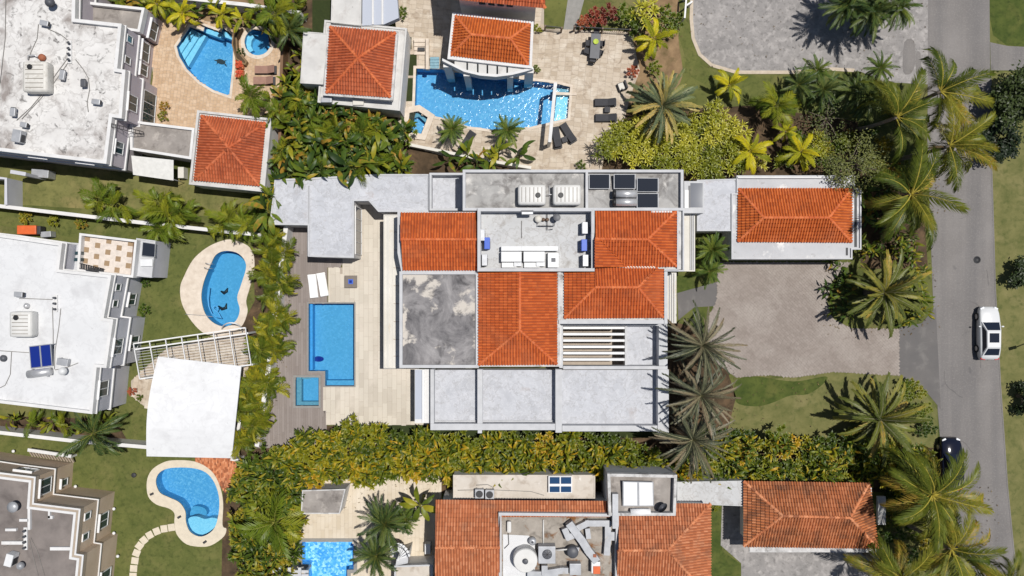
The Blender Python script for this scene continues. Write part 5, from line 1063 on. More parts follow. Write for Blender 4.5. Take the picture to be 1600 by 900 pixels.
for a, b in (((966, 860, zr_), (1043, 860, zr_)), ((1110, 787, ze_), (1043, 860, zr_)), ((1110, 935, ze_), (1043, 860, zr_))): ridge(a, b, 'tile_weathered', hS)
# dark box roof carrying two white collectors
PY = flat_block(hS, [(949, 740), (1058, 742), (1056, 806), (951, 806)], zS + 1.2, 0.6, 0.24, 'parapet_grey', 'roof_soot', 'parapet_old')
pbox('roof_pipe_box', 957, 772, 966, 826, zS + 0.6, zS + 1.3, 'galvanised', hS)
solar_panel([(973, 752), (1021, 753), (1022, 791), (973, 791)], zS + 0.85, 0.3, 'panel_white', 'pair of glaring white solar panels on the dark box roof', split=2)
t = thing('heater_tank', 'short white heater cylinder below the glaring solar panels', 'tank', W(1000, 800, zS + .6)); tube('cylinder', [W(985, 800, zS + .95), W(1016, 800, zS + .95)], 0.28, 'panel_white', t, 16); pbox('cradle', 988, 797, 1012, 803, zS + 0.6, zS + 0.72, 'galvanised', t)
t = thing('satellite_dish', 'dark oval dish on the dark box roof', 'dish', W(1037, 795, zS + .6)); tube('mast', [W(1037, 797, zS + .6), W(1035, 793, zS + 1.1)], 0.04, 'iron_dark', t); tube('dish', [W(1034, 792, zS + 1.1), W(1035.5, 793.5, zS + 1.2)], [0.12, 0.46], 'dark_grey_plastic', t, 18)
# low tan roof with the skylight above the tile strip
flat_block(hS, [(708, 742), (930, 742), (930, 779), (708, 779)], 3.3, 0.06, 0.1, 'wall_white', 'roof_tan', 'roof_tan')
sk = pbox('skylight', 857, 744, 894, 770, 3.24, 3.6, 'white_paint', hS)
for (a, b, c_, d) in ((859, 745.5, 874.5, 756), (876.5, 745.5, 892.5, 756), (859, 760, 874.5, 769), (876.5, 760, 892.5, 769)): pbox('skylight_pane', a, b, c_, d, 3.602, 3.63, 'glass_blue', sk)
ac_unit(749, 772, 3.24, 'left of the two round-fan condensers above the weathered tile strip', 0.75, 0.75, 0.6, 0, 'galvanised', None, True); ac_unit(765, 773, 3.24, 'right of the two round-fan condensers above the weathered tile strip', 0.75, 0.75, 0.6, 0, 'galvanised', None, True)
cable([(715, 766), (760, 765), (830, 768), (850, 774)], 3.27, 'thin cable along the low tan roof', 0.025)
cable([(744, 758), (762, 757), (771, 762), (771, 768)], 3.27, 'looped cable above the two round-fan condensers', 0.03)
# service well equipment
zq = zS + 0.05
c = W(821, 877, zq + 1.3); t = thing('water_tank', 'big round white cistern in the lower service well', 'water tank', (c.x, c.y, zq))
lathe('tank_body', (c.x, c.y), [(0.95, zq), (1.0, zq + 0.1), (1.0, zq + 1.1), (0.94, zq + 1.2), (0.94, zq + 1.201), (0.3, zq + 1.235)], 'white_plastic', t, 32, False); lathe('lid', (c.x, c.y), [(0.22, zq + 1.3), (0.22, zq + 1.42), (0.18, zq + 1.45)], 'dark_grey_plastic', t, 18)
c = W(832, 847, zq + .6); t = thing('pressure_tank', 'small round pressure tank above the big round cistern', 'tank', (c.x, c.y, zq)); lathe('tank_body', (c.x, c.y), [(0.28, zq), (0.32, zq + 0.1), (0.32, zq + 0.5), (0.2, zq + 0.62)], 'galvanised', t, 18); lathe('cap', (c.x, c.y), [(0.1, zq + 0.6), (0.08, zq + 0.72)], 'dark_grey_plastic', t, 10)
tag(prism_px('white_plinth', [(786, 835), (826, 837), (836, 850), (836, 898), (786, 960)], zq - 0.2, zq + 0.03, 'roof_white'), 'white painted floor patch under the big round cistern', 'plinth')
t = thing('air_conditioner', 'large square condenser with a round fan in the lower service well', 'air conditioner', W(855, 865, zq)); pbox('casing', 841, 854, 868, 881, zq, zq + 1.0, 'galvanised', t, bev=0.04); c = W(855, 866, zq + 1.0); lathe('fan_grille', (c.x, c.y), [(0.40, zq + 1.0), (0.40, zq + 1.06), (0.34, zq + 1.08)], 'dark_grey_plastic', t, 20)
for k in range(4): a = k * PI / 4; e = Vector((math.cos(a), math.sin(a), 0)) * 0.34; beam('fan_guard', Vector((c.x, c.y, zq + 1.11)) - e, Vector((c.x, c.y, zq + 1.11)) + e, 0.03, 0.02, 'iron_dark', t)
tag(tube('duct_pipe', [W(869, 860, zq + .6), W(890, 858, zq + .6)], 0.06, 'white_plastic'), 'white pipe between the square condenser and the dark cylinder', 'pipe'); tag(tube('duct_pipe', [W(849, 812, zq + .1), W(849, 850, zq + .1)], 0.06, 'white_plastic'), 'white pipe running down above the square condenser', 'pipe')
c = W(895, 864, zq + .9); t = thing('compressor', 'dark grey round compressor in the rust stain', 'compressor', (c.x, c.y, zq)); lathe('drum', (c.x, c.y), [(0.46, zq), (0.48, zq + 0.1), (0.48, zq + 0.8), (0.36, zq + 0.92)], 'dark_grey_plastic', t, 20); box('junction_box', (c.x + 0.4, c.y + 0.2), (0.3, 0.3), zq, zq + 0.6, 'galvanised', t)
def duct(pts, w, h, label, mat='galvanised', name='duct'):
    t = thing(name, label, 'duct', W(*pts[0], zq)); 
    for i, (a, b) in enumerate(zip(pts[:-1], pts[1:])):
        A, B = W(*a, zq + h), W(*b, zq + h - 0.004 * i); d = (B - A).normalized() * w * 0.35
        beam('duct_run', A - (d if i else d * 0), B + d * (1 if i < len(pts) - 2 else 0), w, h * 0.9, mat, t)
    return t
duct([(889, 818), (910, 846), (920, 862), (933, 878)], 0.62, 0.9, 'thick diagonal silver duct in the lower service well')
duct([(902, 826), (918, 818), (950, 818), (950, 845), (948, 868)], 0.5, 0.6, 'silver duct bending round the top right of the lower service well')
duct([(882, 826), (888, 840), (898, 836)], 0.5, 0.7, 'short silver duct stub left of the diagonal duct'); duct([(950, 838), (962, 838)], 0.7, 0.55, 'short wide duct against the right parapet of the well')
duct([(851, 884), (851, 896), (878, 892), (888, 892)], 0.5, 0.6, 'silver duct under the square condenser'); duct([(918, 826), (920, 842)], 0.4, 0.5, 'small silver box duct beside the diagonal duct')
duct([(824, 898), (872, 900)], 0.6, 0.5, 'low silver duct at the bottom edge of the well'); tag(pbox('control_box', 890, 881, 908, 899, zq, zq + 0.8, 'galvanised', bev=0.04), 'pale square cabinet at the bottom of the lower service well', 'cabinet')
t = thing('elbow_unit', 'white duct elbow with an orange tarp at the bottom of the well', 'duct', W(932, 888, zq)); pbox('elbow', 924, 878, 938, 896, zq, zq + 0.75, 'white_metal', t, bev=0.05); pbox('tarp', 927, 885, 938, 897, zq + .752, zq + 0.82, 'orange_plastic', t, bev=0.03); pbox('collar', 927, 866, 932, 871, zq + .5, zq + 0.95, 'rust_pipe', t)
tag(pbox('gas_cylinder', 792, 815, 799, 833, zq, zq + 0.5, 'white_plastic', bev=0.14), 'white gas cylinder lying in the top left of the well', 'gas cylinder')
cable([(794, 833), (795, 850), (788, 857)], zq + 0.05, 'black hose at the left side of the lower service well', 0.04, mat='iron_dark')
# lower garage on the right
hJ = thing('garage', 'lower right garage with a mottled old tile hip roof', 'garage', W(1267, 806))
prism_px('wall', [(1172, 760), (1362, 762), (1362, 852), (1172, 850)], 0, 3.0, 'wall_white', hJ)
hip_roof(hJ, [(1162, 752), (1358, 755), (1371, 856), (1162, 853)], (1223, 806), (1328, 809), 4.6, 3.12, 'tile_old', 90, 'tile_weathered')
pbox('gutter', 1171, 853, 1371, 863, 2.9, 3.08, 'parapet_old', hJ); pbox('side_ledge', 1372, 776, 1384, 820, 2.6, 2.9, 'slab_old', hJ)
flat_block(hS, [(1058, 753), (1162, 751), (1162, 791), (1058, 787)], 3.0, 0.05, 0.1, 'wall_white', 'roof_pale', 'roof_pale')
# small flat roof and wall units by the lower pool
hK = thing('pump_house', 'small pump house with a sooty grey flat roof by the lower pool', 'pump house', W(512, 785)); flat_block(hK, [(472, 766), (540, 764), (531, 803), (470, 803)], 2.4, 0.05, 0.1, 'wall_white', 'roof_soot', 'parapet_old')
t = thing('trellis', 'grey timber trellis frame beside the mosaic pool', 'trellis', W(455, 890)); 
for (a, b) in (((426, 893), (482, 893)), ((430, 899), (482, 899))): beam('bar', W(*a, 2.2), W(*b, 2.2), 0.2, 0.15, 'parapet_grey', t)
for x in (438, 452, 468): beam('cross_bar', W(x, 887, 2.36), W(x, 912, 2.36), 0.26, 0.14, 'parapet_grey', t)
for x in (432, 476): c = W(x, 896, 2.0); box('post', (c.x, c.y), (0.16, 0.16), 0, 2.04, 'parapet_grey', t)
# spiral stair
t = thing('spiral_stair', 'white spiral staircase beside the weathered tile roof', 'staircase', W(626, 850)); c = W(630, 855)
tube('newel', [(c.x, c.y, 0), (c.x, c.y, 3.4)], 0.09, 'white_paint', t, 12)
for k in range(15):
    a0 = R(250 - k * 16); a1 = a0 - R(14); z = 0.2 + k * 0.2; v = []
    for zz in (z, z + 0.05): v += [(c.x + r_ * math.cos(a), c.y + r_ * math.sin(a), zz) for r_, a in ((0.12, a0), (1.05, a0), (1.05, a1), (0.12, a1))]
    add('tread', v, [(3, 2, 1, 0), (4, 5, 6, 7), (0, 1, 5, 4), (1, 2, 6, 5), (2, 3, 7, 6), (3, 0, 4, 7)], 'white_metal', t)
tube('handrail', [(c.x + 1.07 * math.cos(R(250 - k * 16)), c.y + 1.07 * math.sin(R(250 - k * 16)), 1.1 + k * 0.2) for k in range(16)], 0.03, 'iron_dark', t)
flat_block(hK, [(620, 871), (640, 860), (637, 880), (618, 884)], 2.6, 0.05, 0.08, 'wall_white', 'parapet_grey', 'parapet_grey'); flat_block(hK, [(616, 884), (676, 882), (676, 980), (616, 980)], 2.5, 0.25, 0.14, 'wall_white', 'roof_tan', 'parapet_grey')
ac_unit(668, 858, 0.05, 'white condenser on the ground beside the spiral staircase', 0.9, 0.5, 0.9, R(90), 'white_metal')
# garden fence and gate at the top
t = thing('garden_fence', 'low dark garden fence along the top of the travertine terrace', 'fence', W(900, 42))
for (a, b) in (((852, 40), (878, 43)), ((898, 41), (942, 44)), ((942, 44), (985, 46))):
    beam('rail', W(*a, 1.1), W(*b, 1.1), 0.06, 0.05, 'iron_dark', t); beam('rail', W(*a, 0.25), W(*b, 0.25), 0.05, 0.05, 'iron_dark', t)
    for k in range(14): c = W(*lerp(a, b, k / 13), 1.06); box('picket', (c.x, c.y), (0.025, 0.025), 0.04, 1.04, 'iron_dark', t)
for (x, y) in ((852, 40), (878, 43), (898, 41), (907, 42), (942, 44), (985, 46)): c = W(x, y, 1.3); box('post', (c.x, c.y), (0.14, 0.14), 0.0, 1.3, 'door_brown', t)
st(sheet('path', [(880, 48), (900, 47), (918, -20), (890, -20)], 0.02, 'grey_coping'), 'pale slate path through the gap in the garden fence')
t = thing('gate_frame', 'white timber frame at the curve of the concrete drive', 'frame', W(1073, 12))
for (a, b) in (((1070, 28), (1073, -10)), ((1073, 8), (1082, 2)), ((1073, -8), (1086, -12))): beam('bar', W(*a, 1.5), W(*b, 1.5), 0.14, 0.14, 'white_paint', t)
for p in ((1070, 27), (1073, -8), (1081, 2)): c = W(*p, 1.4); box('post', (c.x, c.y), (0.12, 0.12), 0, 1.36, 'white_paint', t)
# ================================================================== furniture
def lounger(x, y, rz, label, cush, frame, L=1.95, w=0.68, back=0.42, group=None, flatbed=False):
    c = W(x, y, 0.35); t = thing('sun_lounger', label, 'sun lounger', (c.x, c.y, 0.05), group, rz)
    def lb(name, cc, dd, z0, z1, m, par=t, bev=0.0, rot=None, loc=None):
        v, f = box_vf(cc, dd, z0, z1, 0, bev); return link(name, mesh(name, v, f, m), par, loc, rot)
    lb('frame', (0, 0), (L, w), 0.22, 0.28, frame)
    for sx in (-1, 1):
        for sy in (-1, 1): lb('leg', (sx * (L / 2 - 0.1), sy * (w / 2 - 0.06)), (0.06, 0.06), 0, 0.22, frame)
    s = L * 0.62; lb('seat_cushion', (-L / 2 + s / 2 + 0.01, 0), (s - 0.02, w - 0.04), 0.282, 0.40, cush, bev=0.035)
    b = L - s; lb('back_cushion', (b / 2, 0), (b, w - 0.04), 0, 0.11, cush, bev=0.035, rot=(0, -R(6 if flatbed else 28), 0), loc=(-L / 2 + s, 0, 0.30))
    return t
lounger(489, 447, R(-84 + 180), 'left of the two white loungers on the boarded deck', 'cushion_white', 'white_paint', 2.1, 0.74, flatbed=True); lounger(504, 444.5, R(-80 + 180), 'right of the two white loungers on the boarded deck', 'cushion_white', 'white_paint', 2.1, 0.74, flatbed=True)
lounger(946, 160, 0, 'upper of the two dark loungers facing the lagoon pool', 'cushion_dark', 'wicker_dark'); lounger(947, 184, 0, 'lower of the two dark loungers facing the lagoon pool', 'cushion_dark', 'wicker_dark')
lounger(870, 215, R(-80), 'left of the two dark loungers angled below the white beam', 'cushion_dark', 'wicker_dark'); lounger(888, 208, R(-58), 'right of the two dark loungers angled below the white beam', 'cushion_dark', 'wicker_dark')
lounger(730, 220, R(55), 'dark lounger between the two small palms by the lagoon pool', 'cushion_dark', 'wicker_dark')
lounger(415, 109, R(0), 'upper mocha lounger below the round spa', 'cushion_mocha', 'wicker_dark', 1.95, 0.72); lounger(413, 126, R(0), 'lower mocha lounger below the round spa', 'cushion_mocha', 'wicker_dark', 1.95, 0.72)
def side_table(x, y, label, rz=0, mat='wicker_dark'):
    c = W(x, y, 0.45); t = thing('side_table', label, 'side table', (c.x, c.y, 0.05), None, rz)
    v, f = box_vf((0, 0), (0.5, 0.5), 0.36, 0.42, 0, 0.015); link('table_top', mesh('table_top', v, f, mat), t)
    for sx in (-1, 1):
        for sy in (-1, 1): v, f = box_vf((sx * 0.2, sy * 0.2), (0.06, 0.06), 0, 0.36); link('leg', mesh('leg', v, f, mat), t)
side_table(949, 171, 'dark side table between the two loungers facing the pool'); side_table(882, 218, 'dark side table between the two angled loungers', R(20))
t = thing('fire_table', 'square brown fire table with a blue centre on the cream terrace', 'fire table', W(548, 440, 0.05)); c = W(548, 440, .45)
box('table_top', (c.x, c.y), (1.12, 1.08), 0.36, 0.45, 'grout_dark', t, 0, 0.02); box('base', (c.x, c.y), (0.9, 0.88), 0.05, 0.358, 'brown_wood', t); box('burner_pan', (c.x, c.y), (0.42, 0.42), 0.452, 0.475, 'blue_plastic', t); box('burner', (c.x, c.y), (0.22, 0.22), 0.477, 0.52, 'collector_blue', t)
t = thing('dining_table', 'long dark dining table on the travertine terrace', 'table', W(930, 72, 0.05)); c = W(930, 72, .75); rz = R(86)
box('table_top', (c.x, c.y), (2.2, 0.85), 0.72, 0.78, 'dark_grey_plastic', t, rz, 0.015)
for sx in (-1, 1):
    for sy in (-1, 1): p = Vector((c.x, c.y)) + Matrix.Rotation(rz, 2) @ Vector((sx * 0.98, sy * 0.34)); box('leg', (p.x, p.y), (0.08, 0.08), 0.05, 0.72, 'wicker_dark', t, rz)
def chair(x, y, rz, label):
    c = W(x, y, 0.5); t = thing('dining_chair', label, 'chair', (c.x, c.y, 0.05), 'chairs round the dark dining table', rz)
    def lb(name, cc, dd, z0, z1, m, bev=0.0): v, f = box_vf(cc, dd, z0, z1, 0, bev); link(name, mesh(name, v, f, m), t)
    lb('seat', (0, 0), (0.5, 0.5), 0.4, 0.48, 'cushion_dark', 0.02); lb('backrest', (0.235, 0), (0.05, 0.5), 0.482, 0.9, 'wicker_dark', 0.015)
    for sx in (-1, 1):
        for sy in (-1, 1): lb('leg', (sx * 0.21, sy * 0.21), (0.045, 0.045), 0, 0.4, 'wicker_dark')
for x, y, a, l in ((919, 67, 176, 'upper left'), (917, 79, 160, 'lower left'), (940, 68, -4, 'upper right'), (938, 82, -20, 'lower right'), (926, 94, -100, 'bottom end'), (932, 51, 86, 'top end')): chair(x, y, R(a), 'dark chair at the %s of the long dining table' % l)
c = W(931, 65, .85); tag(lathe('fruit_bowl', (c.x, c.y), [(0.1, 0.78), (0.2, 0.82), (0.24, 0.9), (0.2, 0.89), (0.1, 0.84)], 'lime_bowl'), 'lime green bowl on the dark dining table', 'bowl')
t = thing('wicker_chair', 'dark wicker armchair at the right edge of the travertine terrace', 'chair', W(972, 135, .05)); c = W(972, 135, .4); box('seat', (c.x, c.y), (0.75, 0.75), 0.05, 0.42, 'wicker_dark', t, R(20), 0.05); box('backrest', (c.x + 0.3, c.y + 0.12), (0.16, 0.75), 0.42, 0.85, 'wicker_dark', t, R(20), 0.05); box('cushion', (c.x - 0.05, c.y), (0.55, 0.6), 0.422, 0.52, 'canopy_cream', t, R(20), 0.04)
# planters by the round spa
t = thing('planter_wall', 'curved brown raised planter between fan pool and round spa', 'planter', W(373, 72)); 
cv = [(364, 42), (376, 46), (370, 60), (371, 78), (386, 96), (383, 102), (368, 92), (362, 70)]; prism_px('planter_wall_body', cv, 0, 0.55, 'bare_earth', t); prism('soil', offset(ccw(WP(cv, .55)), 0.12), 0.551, 0.58, 'soil', t)
for y, l in ((101, 'upper'), (115, 'lower')):
    t = thing('flower_pot', '%s square pot of red flowers beside the fan shaped pool' % l, 'flower pot', W(374, y, .05)); pbox('pot', 369, y - 6, 380, y + 6, 0.05, 0.45, 'terracotta', t, bev=0.03); c = W(374, y, .5); rng = random.Random(y); v, f = [], []
    for k in range(60):
        p = Vector((c.x + rng.uniform(-.28, .28), c.y + rng.uniform(-.28, .28), 0.5 + rng.uniform(0, .22))); a = rng.uniform(0, 6.3); e = Vector((math.cos(a), math.sin(a), .3)) * .1; s = Vector((-math.sin(a), math.cos(a), 0)) * .06; b = len(v); v += [p - e, p + s, p + e, p - s]; f.append((b, b + 1, b + 2, b + 3))
    add('flowers', v, f, 'petal_red', t)
# street lamp off to the right whose shadow falls on the verge
t = thing('street_lamp', 'slim street lamp on the verge just beyond the right edge', 'street lamp', W(1640, 522)); p = W(1640, 522); tube('pole', [p, p + Vector((0, 0, 6.4))], [0.11, 0.06], 'iron_dark', t); q = p + Vector((-1.2, -0.4, 6.9)); tube('arm', [p + Vector((0, 0, 6.38)), p + Vector((-.5, -.12, 6.8)), q], 0.05, 'iron_dark', t); box('lamp_head', (q.x - .25, q.y - .05), (0.7, 0.28), 6.8, 6.95, 'iron_dark', t, R(15), 0.03)
# small fittings on decks and lawns
for (x, y, a, l) in ((237, 772, 25, 'upper'), (280, 808, 30, 'middle'), (320, 847, 35, 'lower')):
    c = W(x, y, .1); tag(box('deck_vent', (c.x, c.y), (0.36, 0.2), 0.06, 0.12, 'iron_dark', None, R(a), 0.02), '%s dark skimmer lid on the bean pool deck' % l, 'lid')
for (x, y, l) in ((178, 795, 'upper white lamp'), (178, 833, 'lower white lamp'), (184, 869, 'square white lamp'), (118, 760, 'white lamp at the corner'), (21, 705, 'white lamp near the balustrade')):
    c = W(x, y, .3); t = thing('garden_light', '%s on the lawn beside the beige house' % l, 'garden light', (c.x, c.y, 0)); lathe('post', (c.x, c.y), [(0.05, 0), (0.05, 0.22)], 'iron_dark', t, 8); lathe('globe', (c.x, c.y), [(0.06, 0.221), (0.14, 0.28), (0.14, 0.36), (0.06, 0.42)], 'white_paint', t, 12)
c = W(208, 743, .2); tag(lathe('sprinkler_box', (c.x, c.y), [(0.22, 0), (0.22, 0.1), (0.17, 0.14)], 'iron_dark'), 'round dark valve lid on the lawn left of the bean pool', 'lid')
c = W(1527, 406, .05); tag(lathe('manhole_cover', (c.x, c.y), [(0.33, 0.0), (0.33, 0.024), (0.27, 0.028), (0.27, 0.022)], 'iron_dark', None, 20), 'round manhole cover in the road above the white sedan', 'manhole cover')
# ================================================================== cars
def car(x, y, rz, label, paint, suv=False, sunroof=True):
    g = W(x, y); t = thing('parked_car' if suv else 'car', label, 'car', (g.x, g.y, 0.016), None, rz)
    L, Wd, Hh = (4.6, 1.88, 1.66) if suv else (4.7, 1.84, 1.45)
    # stations along +Y (front): y, half width, shoulder z, centre z
    ss = [(-0.5, 0.70, 0.62, 0.64), (-0.485, 0.80, 0.80, 0.84), (-0.44, 0.90, 0.92, 0.98), (-0.36, 0.955, 0.96, 1.02), (-0.2, 0.985, 0.97, 1.0), (0.0, 1.0, 0.96, 0.98), (0.16, 0.99, 0.94, 0.98), (0.27, 0.975, 0.88, 0.95), (0.38, 0.94, 0.80, 0.87), (0.45, 0.86, 0.72, 0.78), (0.485, 0.74, 0.62, 0.66), (0.5, 0.62, 0.5, 0.52)]
    k = 1.12 if suv else 1.0; hw = Wd / 2; v = []; f = []; m = 11
    for (yy, w, sh, ct) in ss:
        w *= hw; sh *= k; ct *= k
        pr = [(-w * 0.86, 0.22), (-w, 0.34), (-w, sh * 0.72), (-w * 0.97, sh * 0.95), (-w * 0.86, sh + 0.01), (0, ct), (w * 0.86, sh + 0.01), (w * 0.97, sh * 0.95), (w, sh * 0.72), (w, 0.34), (w * 0.86, 0.22)]
        v += [(px, yy * L, pz) for px, pz in pr]
    for i in range(len(ss) - 1):
        for j in range(m): f.append((i * m + j, (i + 1) * m + j, (i + 1) * m + (j + 1) % m, i * m + (j + 1) % m))
    f += [tuple(range(m)), tuple(reversed(range((len(ss) - 1) * m, len(ss) * m)))]
    body = link('body', mesh('body', v, [tuple(reversed(q)) for q in f], paint, smooth=True), t)
    # cabin: roof panel + pillars, glass panels proud of it
    rb = (-0.455, -0.36) if suv else (-0.42, -0.27); zb = 0.97 * k; r0, r1 = rb[1], 0.06; base = [(rb[0], 0.80), (0.205, 0.80)]
    b = [(-hw * 0.84, rb[0] * L, zb), (hw * 0.84, rb[0] * L, zb), (hw * 0.88, 0.215 * L, zb - .02), (-hw * 0.88, 0.215 * L, zb - .02)]; rr = [(-hw * 0.66, r0 * L, Hh - .05), (hw * 0.66, r0 * L, Hh - .05), (hw * 0.68, r1 * L, Hh - .04), (-hw * 0.68, r1 * L, Hh - .04)]
    mid = [(-hw * 0.60, (r0 + 0.02) * L, Hh), (hw * 0.60, (r0 + 0.02) * L, Hh), (hw * 0.62, (r1 - 0.02) * L, Hh + .01), (-hw * 0.62, (r1 - 0.02) * L, Hh + .01)]
    cv = b + rr + mid; cf = [(i, (i + 1) % 4, 4 + (i + 1) % 4, 4 + i) for i in range(4)] + [(4 + i, 4 + (i + 1) % 4, 8 + (i + 1) % 4, 8 + i) for i in range(4)] + [(8, 9, 10, 11)]
    link('cabin', mesh('cabin', cv, cf, paint), t)
    B = [Vector(q) for q in b]; Q = [Vector(q) for q in rr]
    def pane(name, a0, a1, c1, c0, e, e2=None):
        e2 = e if e2 is None else e2
        def q(u, w_): return a0.lerp(a1, u).lerp(c0.lerp(c1, u), w_)
        n = (a1 - a0).cross(c0 - a0).normalized() * 0.012; P = [q(e, e2) + n, q(1 - e, e2) + n, q(1 - e * 1.2, 1 - e2 * .6) + n, q(e * 1.2, 1 - e2 * .6) + n]
        link(name, mesh(name, P + [p - n * 2 for p in P], [(0, 1, 2, 3), (1, 0, 4, 5), (2, 1, 5, 6), (3, 2, 6, 7), (0, 3, 7, 4)], 'glass_dark'), t)
    pane('rear_window', B[0], B[1], Q[1], Q[0], 0.07, 0.1); pane('windscreen', B[2], B[3], Q[3], Q[2], 0.05, 0.06); pane('side_window', B[1], B[2], Q[2], Q[1], 0.08, 0.14); pane('side_window', B[3], B[0], Q[0], Q[3], 0.08, 0.14)
    if sunroof: vv, ff = box_vf((0, (r0 * 0.35 + r1 * 0.65) * L - .1), (hw * 0.92, 0.82), Hh - 0.005, Hh + 0.022, 0, 0.01); link('sunroof', mesh('sunroof', vv, ff, 'glass_dark'), t)
    for sx in (-1, 1):
        vv, ff = box_vf((sx * (hw + 0.09), 0.13 * L), (0.2, 0.12), 0.92 * k, 1.06 * k, 0, 0.03); link('mirror', mesh('mirror', vv, ff, paint), t)
        vv, ff = box_vf((sx * hw * 0.66, 0.468 * L), (0.36, 0.16), 0.60 * k, 0.72 * k, -sx * 0.5, 0.03); link('headlight', mesh('headlight', vv, ff, 'lamp_clear'), t)
        vv, ff = box_vf((sx * hw * 0.68, -0.482 * L), (0.4, 0.1), 0.70 * k, 0.82 * k, sx * 0.25, 0.02); link('tail_light', mesh('tail_light', vv, ff, 'lamp_red'), t)
        for yy in (-0.29, 0.31):
            vv, ff = tube_vf([(-0.11, 0, 0), (0.11, 0, 0)], 0.33, 20); w = link('wheel', mesh('tyre', vv, ff, 'tyre', smooth=False), t, (sx * (hw - 0.085), yy * L, 0.33))
            vv, ff = tube_vf([(-0.115, 0, 0), (0.115, 0, 0)], 0.21, 14); link('rim', mesh('rim', vv, ff, 'rim'), w)
    return t
car(1538, 520, 0.0, 'white sedan with a dark sunroof driving on the road', 'car_white'); car(1479, 722, R(1), 'black car parked at the kerb under the coconut palms', 'car_black', True, False)
# ================================================================== vegetation
def frond_mesh(name, mats, L=3.0, n=26, leaf=0.8, lw=0.075, bend=70, droop=0.35, seed=0, tipfac=0.25, petiole=0.12, a0=65, a1=22, sweep=0.0, rw=0.035):
    """feather frond along +X: rachis and two rows of leaflets; mats = (leaflet, rachis)"""
    rng = random.Random(seed); v = []; f = []; idx = []
    N = 40; P = [Vector((0, 0, 0))]; T = []
    for i in range(N):
        e = -R(bend) * (i / N) ** 1.5; y = sweep * (i / N) ** 2
        d = Vector((math.cos(e) * math.cos(y), math.cos(e) * math.sin(y), math.sin(e))); T.append(d); P.append(P[-1] + d * (L / N))
    def at(t): i = min(N - 1, int(t * N)); return P[i].lerp(P[i + 1], t * N - i), T[i]
    for i in range(0, N, 5):
        a, b = P[i], P[min(N, i + 5)]; w0, w1 = rw * (1 - i / N * 0.8), rw * (1 - (i + 5) / N * 0.8); b_ = len(v)
        for p, w in ((a, w0), (b, w1)):
            for (dy, dz) in ((-w, 0), (0, w), (w, 0)): v.append(p + Vector((0, dy, dz)))
        f += [(b_, b_ + 1, b_ + 4, b_ + 3), (b_ + 1, b_ + 2, b_ + 5, b_ + 4)]; idx += [1, 1]
    for i in range(n):
        t = petiole + (1 - petiole) * (i + 0.5) / n
        for s in (-1, 1):
            p, d = at(min(0.999, t + rng.uniform(-0.4, 0.4) / n)); side = d.cross(Vector((0, 0, 1))).normalized() * s; up = Vector((0, 0, 1))
            tt = (t - petiole) / (1 - petiole); ang = R(a0 + (a1 - a0) * tt + rng.uniform(-7, 7))
            ln = leaf * (tipfac + (1 - tipfac) * math.sin(PI * min(1, 0.18 + tt * 0.82)) ** 0.7) * rng.uniform(0.85, 1.1)
            dr = d * math.cos(ang) + side * math.sin(ang)
            dr = (dr + up * (0.18 - 0.1 * tt)).normalized(); wv = dr.cross(up).normalized() * lw * 0.5
            m = p + dr * ln * 0.5; q = p + dr * ln + Vector((0, 0, -droop * ln * rng.uniform(0.7, 1.3)))
            b_ = len(v); v += [p - wv * 0.5, p + wv * 0.5, m + wv, m - wv, q]; f += [(b_, b_ + 1, b_ + 2, b_ + 3), (b_ + 3, b_ + 2, b_ + 4)]; idx += [0, 0]
    return mesh(name, v, f, list(mats), idx)
def leaf_mesh(name, mats, L=1.4, w=0.4, pet=0.4, bend=75, seed=0, fold=0.25, wave=0.03):
    """broad paddle leaf along +X with a stalk and a folded, arching blade"""
    rng = random.Random(seed); N = 9; v = []; f = []; idx = []; p = Vector((0, 0, 0)); pts = [(p.copy(), 0.0)]; tot = pet + L
    for i in range(N + 2):
        s = (i + 1) / (N + 2); e = -R(bend) * max(0, s - 0.25) ** 1.3; stp_ = tot / (N + 2); p = p + Vector((math.cos(e), 0, math.sin(e))) * stp_
        pts.append((p.copy(), s * tot))
    prof = lambda x: max(0.0, math.sin(PI * min(1, max(0, x)) ** 0.8)) ** 0.75
    for (q, s) in pts:
        x = (s - pet) / L; hw = w / 2 * prof(x) if 0 < x < 1 else (0.012 if x <= 0 else 0.0)
        z = hw * fold + rng.uniform(-wave, wave) * (1 if 0 < x < 1 else 0); v += [q + Vector((0, -hw, z)), q, q + Vector((0, hw, hw * fold + rng.uniform(-wave, wave) * (1 if 0 < x < 1 else 0)))]
    for i in range(len(pts) - 1):
        for j in (0, 1): f.append((3 * i + j, 3 * i + 3 + j, 3 * i + 4 + j, 3 * i + 1 + j)); idx.append(0 if pts[i + 1][1] > pet else 1)
    return mesh(name, v, f, list(mats), idx, smooth=True)
FM = {}
def fset(key, n, fn):
    FM[key] = [fn(s) for s in range(n)]
fset('coco', 5, lambda s: frond_mesh('frond', ('frond_coconut', 'rachis_yellow'), 4.0 + 0.2 * s, 52, 0.95, 0.062, 62 + 8 * s, 0.55, s, 0.3, 0.12, 55, 20, (-0.3, 0.2, 0.5, 0.0, 0.35)[s], 0.06))
fset('date', 4, lambda s: frond_mesh('frond', ('frond_gold', 'rachis_pale'), 3.7, 50, 0.48, 0.07, 45 + 10 * s, 0.15, 20 + s, 0.4, 0.05, 42, 20, 0.1 * (s - 1.5), 0.055))
fset('dateblue', 4, lambda s: frond_mesh('frond', ('frond_bluegreen', 'rachis_pale'), 3.8, 50, 0.48, 0.07, 45 + 10 * s, 0.15, 30 + s, 0.4, 0.05, 42, 20, 0.1 * (s - 1.5), 0.055))
